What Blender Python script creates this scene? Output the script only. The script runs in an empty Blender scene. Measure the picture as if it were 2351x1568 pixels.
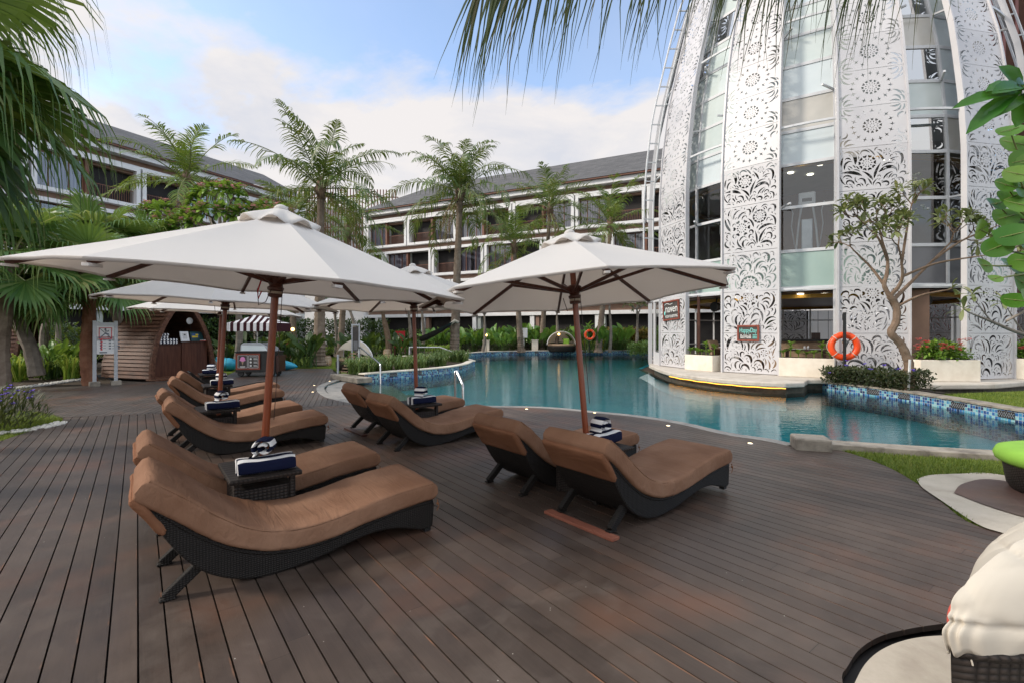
import bpy, bmesh, math, random
from mathutils import Vector, Matrix, Euler, noise
R = math.radians
PI = math.pi
sc = bpy.context.scene
COL = sc.collection
rnd = random.Random(7)

# ---------------------------------------------------------------- survey
# The photograph was surveyed with a 1.55 m high, level camera; G() turns a survey
# reading (2351 px wide frame) into the world point at height z.
FD, CX, YH, H = 1118.0, 1175.5, 761.5, 1.55
def G(x, y, z=0.0):
    Y = FD*(H-z)/(y-YH)
    return Vector(((x-CX)*Y/FD, Y, z))
def AT(x, y, Y):
    return Vector(((x-CX)*Y/FD, Y, H+(YH-y)/FD*Y))
A0 = R(37.6)
def SU(s, u, z=0.0):
    return Vector((s*math.cos(A0)-u*math.sin(A0), s*math.sin(A0)+u*math.cos(A0), z))

# ---------------------------------------------------------------- objects
def tag(o, label=None, cat=None, group=None, kind=None):
    if label: o['label'] = label
    if cat: o['category'] = cat
    if group: o['group'] = group
    if kind: o['kind'] = kind
    return o
def empty(name, loc=(0,0,0), rz=0.0, label=None, cat=None, group=None, rot=None):
    o = bpy.data.objects.new(name, None); COL.objects.link(o)
    o.location = loc; o.rotation_euler = rot if rot else (0,0,rz)
    o.empty_display_size = .1
    return tag(o, label, cat, group)
def copy_tree(o, parent=None):
    c = o.copy(); COL.objects.link(c)
    if parent is not None: c.parent = parent
    for ch in [k for k in o.children]:
        copy_tree(ch, c)
    return c

class MB:
    def __init__(s):
        s.v = []; s.f = []; s.uv = None; s.mi = []
    def add(s, vs, fs, uvs=None, m=0):
        b = len(s.v); s.v.extend([tuple(p) for p in vs])
        for f in fs:
            s.f.append(tuple(i+b for i in f)); s.mi.append(m)
        if uvs is not None:
            if s.uv is None: s.uv = {}
            for k, p in enumerate(uvs): s.uv[b+k] = p
        return s
    def box(s, c, d, rz=0.0, m=0, M=None):
        x, y, z = d[0]/2, d[1]/2, d[2]/2
        pts = [Vector(p) for p in ((-x,-y,-z),(x,-y,-z),(x,y,-z),(-x,y,-z),(-x,-y,z),(x,-y,z),(x,y,z),(-x,y,z))]
        if M is None: M = Matrix.Rotation(rz, 3, 'Z')
        pts = [M @ p + Vector(c) for p in pts]
        return s.add(pts, [(3,2,1,0),(4,5,6,7),(0,1,5,4),(1,2,6,5),(2,3,7,6),(3,0,4,7)], m=m)
    def bar(s, a, b, w, h=None, m=0, up=(0,0,1)):
        a = Vector(a); b = Vector(b); d = b-a; L = d.length
        if L < 1e-6: return s
        d.normalize(); up = Vector(up)
        if abs(d.dot(up)) > .98: up = Vector((0,1,0))
        x = d.cross(up).normalized(); y = x.cross(d).normalized()
        M = Matrix((x, d, y)).transposed()
        return s.box((a+b)/2, (w, L, h or w), m=m, M=M)
    def tube(s, pts, rad, n=8, cap=True, m=0):
        pts = [Vector(p) for p in pts]
        if not hasattr(rad, '__len__'): rad = [rad]*len(pts)
        k = len(pts); vs = []; prev = None
        for i, p in enumerate(pts):
            d = (pts[min(i+1,k-1)]-pts[max(i-1,0)])
            if d.length < 1e-9: d = Vector((0,0,1))
            d.normalize()
            if prev is None:
                up = Vector((0,0,1)) if abs(d.z) < .9 else Vector((1,0,0))
                x = d.cross(up).normalized()
            else:
                x = (prev-d*prev.dot(d))
                if x.length < 1e-6: x = d.cross(Vector((0,1,0)))
                x.normalize()
            prev = x; y = d.cross(x)
            for j in range(n):
                t = 2*PI*j/n
                vs.append(p+(x*math.cos(t)+y*math.sin(t))*rad[i])
        fs = []
        for i in range(k-1):
            for j in range(n):
                a = i*n+j; b = i*n+(j+1)%n
                fs.append((a,b,b+n,a+n))
        if cap:
            fs.append(tuple(range(n-1,-1,-1))); fs.append(tuple((k-1)*n+j for j in range(n)))
        return s.add(vs, fs, m=m)
    def lathe(s, prof, c=(0,0,0), n=24, m=0, a0=0.0, a1=2*PI):
        full = abs(a1-a0-2*PI) < 1e-6
        k = n if full else n+1; vs = []
        for r, z in prof:
            for j in range(k):
                t = a0+(a1-a0)*j/n
                vs.append((c[0]+r*math.cos(t), c[1]+r*math.sin(t), c[2]+z))
        fs = []
        for i in range(len(prof)-1):
            for j in range(n):
                a = i*k+j; b = i*k+(j+1)%k
                fs.append((a,b,b+k,a+k))
        return s.add(vs, fs, m=m)
    def prism(s, poly, z0, z1, m=0):
        n = len(poly)
        vs = [(p[0],p[1],z0) for p in poly]+[(p[0],p[1],z1) for p in poly]
        fs = [tuple(range(n-1,-1,-1)), tuple(range(n,2*n))]
        fs += [(i,(i+1)%n,(i+1)%n+n,i+n) for i in range(n)]
        return s.add(vs, fs, m=m)
    def extr(s, poly, y0, y1, m=0):      # poly in xz, extruded along y
        n = len(poly)
        vs = [(p[0],y0,p[1]) for p in poly]+[(p[0],y1,p[1]) for p in poly]
        fs = [tuple(range(n)), tuple(range(2*n-1,n-1,-1))]
        fs += [((i+1)%n,i,i+n,(i+1)%n+n) for i in range(n)]
        return s.add(vs, fs, m=m)
    def sphere(s, c, r, n=12, k=8, sc=(1,1,1), m=0):
        vs = [(c[0],c[1],c[2]-r*sc[2])]; fs = []
        for i in range(1,k):
            t = PI*i/k-PI/2
            for j in range(n):
                p = 2*PI*j/n
                vs.append((c[0]+r*sc[0]*math.cos(t)*math.cos(p), c[1]+r*sc[1]*math.cos(t)*math.sin(p), c[2]+r*sc[2]*math.sin(t)))
        vs.append((c[0],c[1],c[2]+r*sc[2]))
        for j in range(n):
            fs.append((0,1+(j+1)%n,1+j))
            fs.append((len(vs)-1, 1+(k-2)*n+j, 1+(k-2)*n+(j+1)%n))
        for i in range(k-2):
            for j in range(n):
                a = 1+i*n+j; b = 1+i*n+(j+1)%n
                fs.append((a,b,b+n,a+n))
        return s.add(vs, fs, m=m)
    def torus(s, c, r1, r2, n=32, k=12, M=None, m=0):
        vs = []; fs = []
        for i in range(n):
            a = 2*PI*i/n
            for j in range(k):
                b = 2*PI*j/k
                p = Vector(((r1+r2*math.cos(b))*math.cos(a), (r1+r2*math.cos(b))*math.sin(a), r2*math.sin(b)))
                if M: p = M @ p
                vs.append(p+Vector(c))
        for i in range(n):
            for j in range(k):
                fs.append((i*k+j, ((i+1)%n)*k+j, ((i+1)%n)*k+(j+1)%k, i*k+(j+1)%k))
        return s.add(vs, fs, m=m)
    def strip(s, pts, ws, side, m=0):   # ribbon of centre points
        vs = []; fs = []
        for p, w in zip(pts, ws):
            vs.append(Vector(p)-Vector(side)*w/2); vs.append(Vector(p)+Vector(side)*w/2)
        for i in range(len(pts)-1):
            fs.append((2*i,2*i+1,2*i+3,2*i+2))
        return s.add(vs, fs, m=m)
    def mesh(s, name, mats, smooth=False, fix=True):
        me = bpy.data.meshes.new(name)
        me.from_pydata(s.v, [], s.f)
        if not isinstance(mats, (list, tuple)): mats = [mats]
        for m in mats: me.materials.append(m)
        if len(mats) > 1:
            me.polygons.foreach_set('material_index', s.mi)
        if s.uv is not None:
            l = me.uv_layers.new(name='UVMap')
            for lp in me.loops:
                l.data[lp.index].uv = s.uv.get(lp.vertex_index, (0,0))
        if fix:
            bm = bmesh.new(); bm.from_mesh(me)
            bmesh.ops.recalc_face_normals(bm, faces=bm.faces[:])
            bm.to_mesh(me); bm.free()
        if smooth:
            me.polygons.foreach_set('use_smooth', [True]*len(me.polygons))
            if smooth is not True:
                try: me.set_sharp_from_angle(angle=R(smooth))
                except Exception: pass
        me.update()
        return me
    def build(s, name, mats, parent=None, smooth=False, fix=True, loc=None, bevel=0.0):
        o = bpy.data.objects.new(name, s.mesh(name, mats, smooth, fix)); COL.objects.link(o)
        if parent is not None: o.parent = parent
        if loc is not None: o.location = loc
        if bevel:
            b = o.modifiers.new('bevel','BEVEL'); b.width = bevel; b.segments = 2; b.limit_method = 'ANGLE'; b.angle_limit = R(40)
        return o

def catmull(pts, n=6):
    pts = [Vector(p) for p in pts]; out = []
    for i in range(len(pts)-1):
        p0 = pts[max(i-1,0)]; p1 = pts[i]; p2 = pts[i+1]; p3 = pts[min(i+2,len(pts)-1)]
        for k in range(n):
            t = k/n
            out.append(.5*((2*p1)+(p2-p0)*t+(2*p0-5*p1+4*p2-p3)*t*t+(3*p1-p0-3*p2+p3)*t**3))
    out.append(pts[-1]); return out
def lerp(a, b, t): return a+(b-a)*t
def interp(tab, x):
    if x <= tab[0][0]: return tab[0][1]
    for (x0,y0),(x1,y1) in zip(tab, tab[1:]):
        if x <= x1: return y0+(y1-y0)*(x-x0)/(x1-x0)
    return tab[-1][1]

# ---------------------------------------------------------------- materials
class N:
    def __init__(s, name):
        s.m = bpy.data.materials.new(name); s.m.use_nodes = True
        s.t = s.m.node_tree; s.t.nodes.clear()
        s.out = s.t.nodes.new('ShaderNodeOutputMaterial')
    def n(s, typ, **kw):
        d = s.t.nodes.new(typ)
        for k, v in kw.items():
            if k.startswith('i_'):
                key = k[2:]
                d.inputs[int(key) if key.isdigit() else key.replace('_',' ')].default_value = v
            else: setattr(d, k, v)
        return d
    def l(s, a, b):
        s.t.links.new(a, b)
    def math(s, op, a, b=None, c=None):
        d = s.n('ShaderNodeMath', operation=op)
        for i, x in enumerate((a,b,c)):
            if x is None: continue
            if isinstance(x, (int,float)): d.inputs[i].default_value = x
            else: s.l(x, d.inputs[i])
        return d.outputs[0]
    def mix(s, fac, a, b, mode='MIX'):
        d = s.n('ShaderNodeMix', data_type='RGBA', blend_type=mode)
        for i, x in ((0,fac),(6,a),(7,b)):
            if isinstance(x, (int,float)): d.inputs[i].default_value = x
            elif isinstance(x, (tuple,list)): d.inputs[i].default_value = tuple(x)+(1,) if len(x)==3 else tuple(x)
            else: s.l(x, d.inputs[i])
        return d.outputs[2]
    def coord(s, kind='Object', scale=(1,1,1), rot=(0,0,0)):
        t = s.n('ShaderNodeTexCoord'); m = s.n('ShaderNodeMapping')
        m.inputs['Scale'].default_value = scale; m.inputs['Rotation'].default_value = rot
        s.l(t.outputs[kind], m.inputs[0]); return m.outputs[0]
    def noise(s, vec, scale=5, detail=3, rough=.5, dist=0):
        d = s.n('ShaderNodeTexNoise', i_Scale=scale, i_Detail=detail, i_Roughness=rough, i_Distortion=dist)
        s.l(vec, d.inputs['Vector']); return d.outputs['Fac']
    def ramp(s, fac, stops, interp='LINEAR'):
        d = s.n('ShaderNodeValToRGB'); cr = d.color_ramp; cr.interpolation = interp
        while len(cr.elements) < len(stops): cr.elements.new(.5)
        for e, (p, c) in zip(cr.elements, stops):
            e.position = p; e.color = tuple(c)+(1,) if len(c)==3 else c
        s.l(fac, d.inputs[0]); return d.outputs[0]
    def bump(s, h, strength=.3, dist=.01):
        d = s.n('ShaderNodeBump', i_Strength=strength, i_Distance=dist)
        s.l(h, d.inputs['Height']); return d.outputs[0]
    def pbr(s, color, rough=.6, metal=0.0, spec=.5, normal=None):
        d = s.n('ShaderNodeBsdfPrincipled')
        for key, x in (('Base Color',color),('Roughness',rough),('Metallic',metal),('Specular IOR Level',spec)):
            if isinstance(x, (int,float)): d.inputs[key].default_value = x
            elif isinstance(x, (tuple,list)): d.inputs[key].default_value = tuple(x)+(1,)
            else: s.l(x, d.inputs[key])
        if normal is not None: s.l(normal, d.inputs['Normal'])
        s.bsdf = d
        return d.outputs[0]
    def done(s, sh):
        s.l(sh, s.out.inputs[0]); return s.m

def mat(name, c1, c2=None, scale=6, rough=.6, metal=0.0, spec=.4, bump=0.0, bscale=None, bdist=.005, stretch=(1,1,1), coord='Object', lo=.35, hi=.65):
    n = N(name); v = n.coord(coord, stretch)
    f = n.noise(v, scale, 4, .6)
    col = n.ramp(f, ((lo, c1), (hi, c2 or tuple(x*.8 for x in c1))))
    nm = None
    if bump:
        nm = n.bump(n.noise(v, bscale or scale*4, 3, .6), bump, bdist)
    return n.done(n.pbr(col, rough, metal, spec, nm))

def leafmat(name, c1, c2, trans=.3, rough=.45, tip=None):
    n = N(name)
    g = n.n('ShaderNodeNewGeometry')
    v = n.coord('Object')
    f = n.math('ADD', n.math('MULTIPLY', g.outputs['Random Per Island'], .6), n.math('MULTIPLY', n.noise(v, 1.2, 3), .4))
    stops = [(.2, c1), (.75, c2)]
    if tip: stops = [(.2, c1), (.66, c2), (.9, tip)]
    col = n.ramp(f, stops)
    p = n.pbr(col, rough, 0, .35)
    t = n.n('ShaderNodeBsdfTranslucent'); n.l(n.mix(.35, col, (.35,.42,.05)), t.inputs[0])
    mx = n.n('ShaderNodeMixShader', i_0=trans); n.l(p, mx.inputs[1]); n.l(t.outputs[0], mx.inputs[2])
    return n.done(mx.outputs[0])

def emit(name, col, st):
    n = N(name); e = n.n('ShaderNodeEmission'); e.inputs[0].default_value = tuple(col)+(1,); e.inputs[1].default_value = st
    return n.done(e.outputs[0])

def m_deck(name, ang, base=((.031,.022,.018),(.086,.061,.048)), pitch=.117):
    n = N(name)
    v = n.coord('Object', rot=(0,0,-ang))     # x' along v (across the boards), y' along the boards
    sp = n.n('ShaderNodeSeparateXYZ'); n.l(v, sp.inputs[0])
    bi = n.math('FLOOR', n.math('DIVIDE', sp.outputs[0], pitch))
    wn = n.n('ShaderNodeTexWhiteNoise', noise_dimensions='1D'); n.l(bi, wn.inputs['W'])
    # butt joints: one every 2.4 m, offset per board
    yy = n.math('ADD', n.math('DIVIDE', sp.outputs[1], 2.6), n.math('MULTIPLY', wn.outputs[0], 7.3))
    seg = n.math('FLOOR', yy); fr = n.math('FRACT', yy)
    joint = n.math('LESS_THAN', fr, .0011)
    wn2 = n.n('ShaderNodeTexWhiteNoise', noise_dimensions='2D')
    cb = n.n('ShaderNodeCombineXYZ'); n.l(bi, cb.inputs[0]); n.l(seg, cb.inputs[1]); n.l(cb.outputs[0], wn2.inputs['Vector'])
    # grain, stretched along the boards, shifted per board
    gv = n.n('ShaderNodeCombineXYZ')
    n.l(n.math('MULTIPLY', sp.outputs[0], 38), gv.inputs[0]); n.l(n.math('MULTIPLY', sp.outputs[1], 2.2), gv.inputs[1]); n.l(n.math('MULTIPLY', wn2.outputs[0], 40), gv.inputs[2])
    grain = n.noise(gv.outputs[0], 1.6, 6, .65, .3)
    big = n.noise(v, .75, 4, .6); mid = n.noise(v, 5.5, 5, .65)
    f = n.math('ADD', n.math('ADD', n.math('MULTIPLY', wn2.outputs[0], .22), n.math('MULTIPLY', big, .70)), n.math('ADD', n.math('MULTIPLY', grain, .22), n.math('MULTIPLY', mid, .28)))
    col = n.ramp(f, ((.48, base[0]), (.92, base[1])))
    # reddish worn patches and dusty bloom
    red = n.math('MULTIPLY', n.ramp(n.noise(v, .9, 3, .6), ((.52,(0,0,0)),(.7,(1,1,1)))), .7)
    col = n.mix(red, col, (.125,.060,.037))
    dust = n.math('MULTIPLY', n.ramp(n.noise(v, 2.6, 6, .7, .6), ((.5,(0,0,0)),(.78,(1,1,1)))), .42)
    col = n.mix(dust, col, (.135,.108,.09))
    # orange worn arrises here and there along the edges of boards
    ed = n.math('ABSOLUTE', n.math('SUBTRACT', n.math('FRACT', n.math('DIVIDE', sp.outputs[0], pitch)), .5))
    worn = n.math('MULTIPLY', n.math('GREATER_THAN', ed, .435), n.ramp(n.noise(v, 1.1, 4, .7), ((.56,(0,0,0)),(.66,(.75,.75,.75)))))
    col = n.mix(worn, col, (.22,.10,.05))
    # specks of litter
    vo = n.n('ShaderNodeTexVoronoi', i_Scale=9.0); n.l(v, vo.inputs['Vector'])
    speck = n.math('MULTIPLY', n.math('LESS_THAN', vo.outputs['Distance'], .032), n.math('GREATER_THAN', n.noise(v, 3.1, 2), .52))
    col = n.mix(n.math('MULTIPLY', speck, .8), col, (.5,.47,.42))
    col = n.mix(joint, col, (.008,.006,.005))
    rough = n.math('ADD', n.math('MULTIPLY', mid, .25), n.math('ADD', n.math('MULTIPLY', dust, .25), .33))
    h = n.math('ADD', n.math('MULTIPLY', grain, .6), n.math('MULTIPLY', mid, .4))
    return n.done(n.pbr(col, rough, 0, .55, n.bump(h, .25, .004)))

def m_rattan(name, c1=(.006,.005,.0045), c2=(.026,.021,.018), cell=.016):
    n = N(name); tc = n.n('ShaderNodeTexCoord')
    sp = n.n('ShaderNodeSeparateXYZ'); n.l(tc.outputs['Object'], sp.inputs[0])
    k = PI/cell
    a = n.math('SINE', n.math('MULTIPLY', n.math('ADD', sp.outputs[0], n.math('MULTIPLY', sp.outputs[1], 1.0)), k))
    b = n.math('SINE', n.math('MULTIPLY', n.math('ADD', sp.outputs[2], n.math('MULTIPLY', sp.outputs[1], .35)), k*1.25))
    w = n.math('MULTIPLY', a, b)
    h = n.math('ABSOLUTE', w)
    col = n.mix(h, c1, c2)
    col = n.mix(n.math('MULTIPLY', n.noise(tc.outputs['Object'], 7, 3), .5), col, c1)
    return n.done(n.pbr(col, .55, 0, .22, n.bump(h, .7, .006)))

def m_cushion(name, c1, c2):
    n = N(name); v = n.coord('Object')
    w = n.noise(n.coord('Object', (14,2.0,9)), 1.0, 4, .55, 1.2)
    f = n.noise(v, 2.5, 3)
    fine = n.noise(v, 420, 2)
    col = n.ramp(n.math('ADD', n.math('MULTIPLY', f, .75), n.math('MULTIPLY', fine, .25)), ((.35, c1), (.68, c2)))
    h = n.math('ADD', w, n.math('MULTIPLY', fine, .06))
    return n.done(n.pbr(col, .85, 0, .2, n.bump(h, .42, .03)))

def m_cloth(name, col=(.80,.79,.76), trans=.25, wr=.15):
    n = N(name); v = n.coord('Object')
    wv = n.noise(n.coord('Object', (1,1,1)), 3.2, 4, .6, .4)
    weave = n.noise(v, 300, 2)
    c = n.mix(n.math('MULTIPLY', n.noise(v, 1.7, 4), .35), col, tuple(x*.88 for x in col))
    nm = n.bump(n.math('ADD', wv, n.math('MULTIPLY', weave, .03)), wr, .03)
    d = n.pbr(c, .9, 0, .15, nm)
    t = n.n('ShaderNodeBsdfTranslucent'); n.l(n.mix(.5, c, (.74,.63,.52)), t.inputs[0])
    mx = n.n('ShaderNodeMixShader', i_0=trans); n.l(d, mx.inputs[1]); n.l(t.outputs[0], mx.inputs[2])
    return n.done(mx.outputs[0])

def m_wood(name, c1, c2, rough=.35, spec=.5, stretch=(18,18,1.2)):
    n = N(name); v = n.coord('Object', stretch)
    f = n.noise(v, 1.5, 5, .6, .4)
    col = n.ramp(f, ((.3, c1), (.7, c2)))
    return n.done(n.pbr(col, rough, 0, spec, n.bump(f, .15, .003)))

def m_glass(name, tint=(.75,.8,.8), refl=1.0, rough=.02):
    n = N(name)
    fr = n.n('ShaderNodeFresnel', i_IOR=1.6)
    g = n.n('ShaderNodeBsdfGlossy', i_Roughness=rough); g.inputs[0].default_value = (1,1,1,1)
    t = n.n('ShaderNodeBsdfTransparent'); t.inputs[0].default_value = tuple(tint)+(1,)
    mx = n.n('ShaderNodeMixShader'); n.l(n.math('MULTIPLY', n.math('ADD', fr.outputs[0], .05), refl), mx.inputs[0])
    n.l(t.outputs[0], mx.inputs[1]); n.l(g.outputs[0], mx.inputs[2])
    return n.done(mx.outputs[0])

def m_water(name):
    n = N(name)
    v = n.coord('Object', (1,1,1))
    h1 = n.noise(n.coord('Object', (2.2,5.5,1)), 1.5, 3, .5)
    h2 = n.noise(n.coord('Object', (3.0,9,1)), 3.2, 2, .5)
    nm = n.bump(n.math('ADD', h1, n.math('MULTIPLY', h2, .4)), .10, .05)
    fr = n.n('ShaderNodeFresnel', i_IOR=1.5); n.l(nm, fr.inputs['Normal'])
    g = n.n('ShaderNodeBsdfGlossy', i_Roughness=.035); n.l(nm, g.inputs['Normal'])
    t = n.n('ShaderNodeBsdfTransparent'); t.inputs[0].default_value = (.62,.88,.90,1)
    mx = n.n('ShaderNodeMixShader'); n.l(n.math('MULTIPLY', fr.outputs[0], 1.05), mx.inputs[0])
    n.l(t.outputs[0], mx.inputs[1]); n.l(g.outputs[0], mx.inputs[2])
    return n.done(mx.outputs[0])

def m_tiles(name, cell=.062):
    n = N(name); tc = n.n('ShaderNodeTexCoord')
    mp = n.n('ShaderNodeMapping'); mp.inputs['Scale'].default_value = (1/cell,1/cell,1); n.l(tc.outputs['UV'], mp.inputs[0])
    sp = n.n('ShaderNodeSeparateXYZ'); n.l(mp.outputs[0], sp.inputs[0])
    fl = n.n('ShaderNodeVectorMath', operation='FLOOR'); n.l(mp.outputs[0], fl.inputs[0])
    wn = n.n('ShaderNodeTexWhiteNoise', noise_dimensions='2D'); n.l(fl.outputs[0], wn.inputs['Vector'])
    col = n.ramp(wn.outputs[0], ((0,(.012,.016,.07)),(.17,(.02,.05,.2)),(.34,(.03,.13,.36)),(.52,(.06,.26,.46)),(.7,(.16,.42,.5)),(.86,(.30,.55,.56))), 'CONSTANT')
    col = n.mix(n.math('MULTIPLY', n.noise(mp.outputs[0], 1.7, 4), .45), col, (.05,.11,.2))
    fx = n.math('ABSOLUTE', n.math('SUBTRACT', n.math('FRACT', sp.outputs[0]), .5))
    fy = n.math('ABSOLUTE', n.math('SUBTRACT', n.math('FRACT', sp.outputs[1]), .5))
    gr = n.math('GREATER_THAN', n.math('MAXIMUM', fx, fy), .45)
    col = n.mix(gr, col, (.42,.46,.45))
    rough = n.math('ADD', n.math('MULTIPLY', gr, .5), .15)
    return n.done(n.pbr(col, rough, 0, .5))

def m_roof(name):
    n = N(name); tc = n.n('ShaderNodeTexCoord')
    mp = n.n('ShaderNodeMapping'); mp.inputs['Scale'].default_value = (1.1,3.2,1); n.l(tc.outputs['UV'], mp.inputs[0])
    br = n.n('ShaderNodeTexBrick', offset=.37, i_Scale=1.0); n.l(mp.outputs[0], br.inputs['Vector'])
    br.inputs['Color1'].default_value = (.045,.048,.052,1); br.inputs['Color2'].default_value = (.105,.105,.11,1); br.inputs['Mortar'].default_value = (.05,.05,.052,1)
    br.inputs['Mortar Size'].default_value = .04; br.inputs['Brick Width'].default_value = .8; br.inputs['Row Height'].default_value = .9
    col = n.mix(n.math('MULTIPLY', n.noise(mp.outputs[0], 2.3, 5, .7), .7), br.outputs[0], (.125,.12,.12))
    return n.done(n.pbr(col, .85, 0, .2, n.bump(br.outputs['Fac'], .4, .02)))

def m_stripe(name, axis, period, duty, c1, c2, off=0.0, rough=.9):
    n = N(name); tc = n.n('ShaderNodeTexCoord'); sp = n.n('ShaderNodeSeparateXYZ'); n.l(tc.outputs['Object'], sp.inputs[0])
    f = n.math('LESS_THAN', n.math('FRACT', n.math('ADD', n.math('DIVIDE', sp.outputs[axis], period), off)), duty)
    col = n.mix(f, c1, c2)
    nm = n.bump(n.noise(tc.outputs['Object'], 260, 3), .5, .004)
    return n.done(n.pbr(col, rough, 0, .1, nm))

def m_grass(name):
    n = N(name); v = n.coord('Object')
    f = n.math('ADD', n.math('MULTIPLY', n.noise(v, 60, 5, .7), .5), n.math('MULTIPLY', n.noise(v, 1.3, 4), .5))
    col = n.ramp(f, ((.3,(.045,.075,.010)),(.52,(.115,.16,.022)),(.72,(.19,.20,.05))))
    return n.done(n.pbr(col, .9, 0, .1, n.bump(n.noise(v, 120, 3), .8, .02)))

def m_stone(name, c1, c2, c3, scale=3, rough=.8):
    n = N(name); v = n.coord('Object')
    a = n.noise(v, scale, 6, .65, .3); b = n.noise(v, scale*14, 4, .6)
    col = n.ramp(a, ((.3,c1),(.5,c2),(.72,c3)))
    col = n.mix(n.math('MULTIPLY', b, .35), col, tuple(x*.6 for x in c2))
    return n.done(n.pbr(col, rough, 0, .25, n.bump(b, .35, .006)))

M = {}
M['deck'] = m_deck('deck_boards', A0)
M['deckfar'] = m_deck('deck_boards_far', R(18.5), ((.045,.037,.034),(.088,.070,.061)))
M['deckdark'] = m_deck('terrace_boards', R(60), ((.07,.04,.035),(.12,.075,.062)), .22)
M['rattan'] = m_rattan('dark_rattan')
M['rattan2'] = m_rattan('brown_rattan', (.010,.008,.007), (.055,.043,.037), .03)
M['cushion'] = m_cushion('brown_canvas', (.165,.080,.045), (.275,.155,.098))
M['flap'] = m_cushion('brown_canvas_flap', (.165,.070,.035), (.225,.105,.058))
M['canopy'] = m_cloth('white_canopy', (.75,.745,.74), .5, .16)
M['cream'] = m_cloth('cream_canvas', (.58,.53,.45), .15, .10)
M['polewood'] = m_wood('varnished_red_wood', (.15,.030,.010), (.29,.072,.024), .28, .55)
M['ribwood'] = m_wood('dark_red_wood', (.055,.018,.012), (.10,.036,.022), .4, .4)
M['plankred'] = m_wood('red_plank', (.17,.055,.036), (.28,.11,.07), .7, .2, (6,1.5,6))
M['brownwood'] = m_wood('hut_wood', (.048,.019,.011), (.16,.072,.044), .6, .3, (2,9,9))
M['darkwood'] = m_wood('dark_furniture_wood', (.03,.012,.009), (.07,.03,.022), .4, .4)
M['counter'] = m_wood('counter_wood', (.04,.014,.009), (.11,.042,.026), .5, .35, (9,9,1))
M['navy'] = (.009,.012,.036)
M['towel'] = m_stripe('towel_stripes', 1, .115, .5, (.78,.78,.78), M['navy'], .22)
M['towelroll'] = m_stripe('towel_roll_stripes', 0, .09, .5, (.78,.78,.78), M['navy'], .1)
M['white'] = mat('white_paint', (.72,.72,.72), (.64,.64,.645), 2.5, .45, bump=.05)
M['whitewall'] = mat('white_render', (.74,.74,.74), (.64,.65,.66), 1.4, .8, bump=.15, bscale=60)
M['panel'] = mat('white_metal_panel', (.56,.55,.56), (.49,.485,.505), 1.0, .38, spec=.5)
M['framew'] = mat('white_aluminium', (.62,.63,.65), (.54,.55,.57), 3, .4, spec=.5)
M['beige'] = mat('beige_stone', (.76,.70,.60), (.66,.59,.49), 3, .75, bump=.1, bscale=40)
M['brownwall'] = mat('brown_render', (.26,.165,.12), (.22,.135,.10), 1.5, .8)
M['browntrim'] = mat('brown_trim', (.17,.075,.048), (.13,.055,.036), 3, .6)
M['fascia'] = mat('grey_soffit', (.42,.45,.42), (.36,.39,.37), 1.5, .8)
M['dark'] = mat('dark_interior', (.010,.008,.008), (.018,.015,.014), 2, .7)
M['black'] = mat('black_plastic', (.012,.012,.013), (.02,.02,.02), 8, .4)
M['steel'] = mat('stainless_steel', (.62,.62,.62), (.5,.5,.5), 9, .22, metal=1.0)
M['galv'] = mat('grey_metal', (.45,.47,.5), (.38,.4,.43), 6, .4, metal=.4)
M['concrete'] = m_stone('weathered_stone', (.10,.085,.07), (.27,.24,.20), (.38,.34,.28), 4)
M['coping'] = m_stone('grey_coping', (.16,.155,.15), (.25,.24,.225), (.33,.31,.28), 3)
M['pale'] = m_stone('pale_paving', (.34,.29,.24), (.45,.40,.33), (.52,.46,.39), 2.2)
M['tile'] = m_tiles('blue_mosaic')
M['pooltile'] = mat('pool_floor', (.035,.37,.44), (.06,.48,.54), 1.2, .5)
M['poolsand'] = mat('shallow_floor', (.15,.19,.15), (.20,.23,.17), 1.5, .6)
M['water'] = m_water('pool_water')
M['grass'] = m_grass('lawn_grass')
M['soil'] = m_stone('soil', (.03,.022,.016), (.06,.044,.03), (.10,.075,.05), 2, .95)
M['glass'] = m_glass('window_glass', (.88,.9,.9))
M['glassdim'] = m_glass('tower_glass', (.86,.90,.90), .8)
M['roof'] = m_roof('grey_shingles')
M['teal'] = mat('frosted_teal_glass', (.36,.47,.43), (.30,.41,.38), .5, .25, spec=.5)
M['greyglass'] = mat('frosted_grey_glass', (.10,.10,.11), (.14,.14,.15), .5, .25, spec=.5)
M['blind'] = mat('pale_blind', (.70,.78,.79), (.80,.84,.83), .7, .8)
M['blind2'] = mat('beige_blind', (.62,.60,.56), (.70,.67,.63), .7, .8)
M['curtain'] = m_stripe('mauve_curtain', 0, .22, .5, (.22,.19,.26), (.38,.34,.42), 0, .9)
M['sheer'] = m_stripe('sheer_curtain', 0, .3, .5, (.75,.83,.84), (.62,.74,.75), 0, .9)
M['orange'] = mat('orange_plastic', (.85,.085,.012), (.75,.065,.01), 5, .4)
M['red'] = mat('red_plastic', (.5,.01,.02), (.42,.01,.02), 5, .5)
M['redcush'] = mat('coral_cushion', (.62,.11,.08), (.52,.09,.07), 5, .8, bump=.1)
M['lime'] = mat('lime_cushion', (.22,.43,.05), (.19,.37,.045), 4, .8, bump=.15, bscale=30)
M['turq'] = mat('turquoise_vinyl', (.03,.36,.52), (.02,.26,.42), 3, .5, bump=.2, bscale=12)
M['chairfab'] = mat('beige_leather', (.36,.25,.16), (.30,.2,.13), 5, .6)
M['gold'] = mat('golden_cove', (.65,.38,.07), (.55,.3,.05), 2, .5)
M['trunk'] = m_stone('palm_trunk', (.10,.075,.055), (.20,.155,.12), (.30,.25,.20), 3, .9)
M['trunkred'] = m_stone('reddish_palm_trunk', (.12,.05,.03), (.22,.10,.06), (.30,.17,.11), 3, .9)
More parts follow.
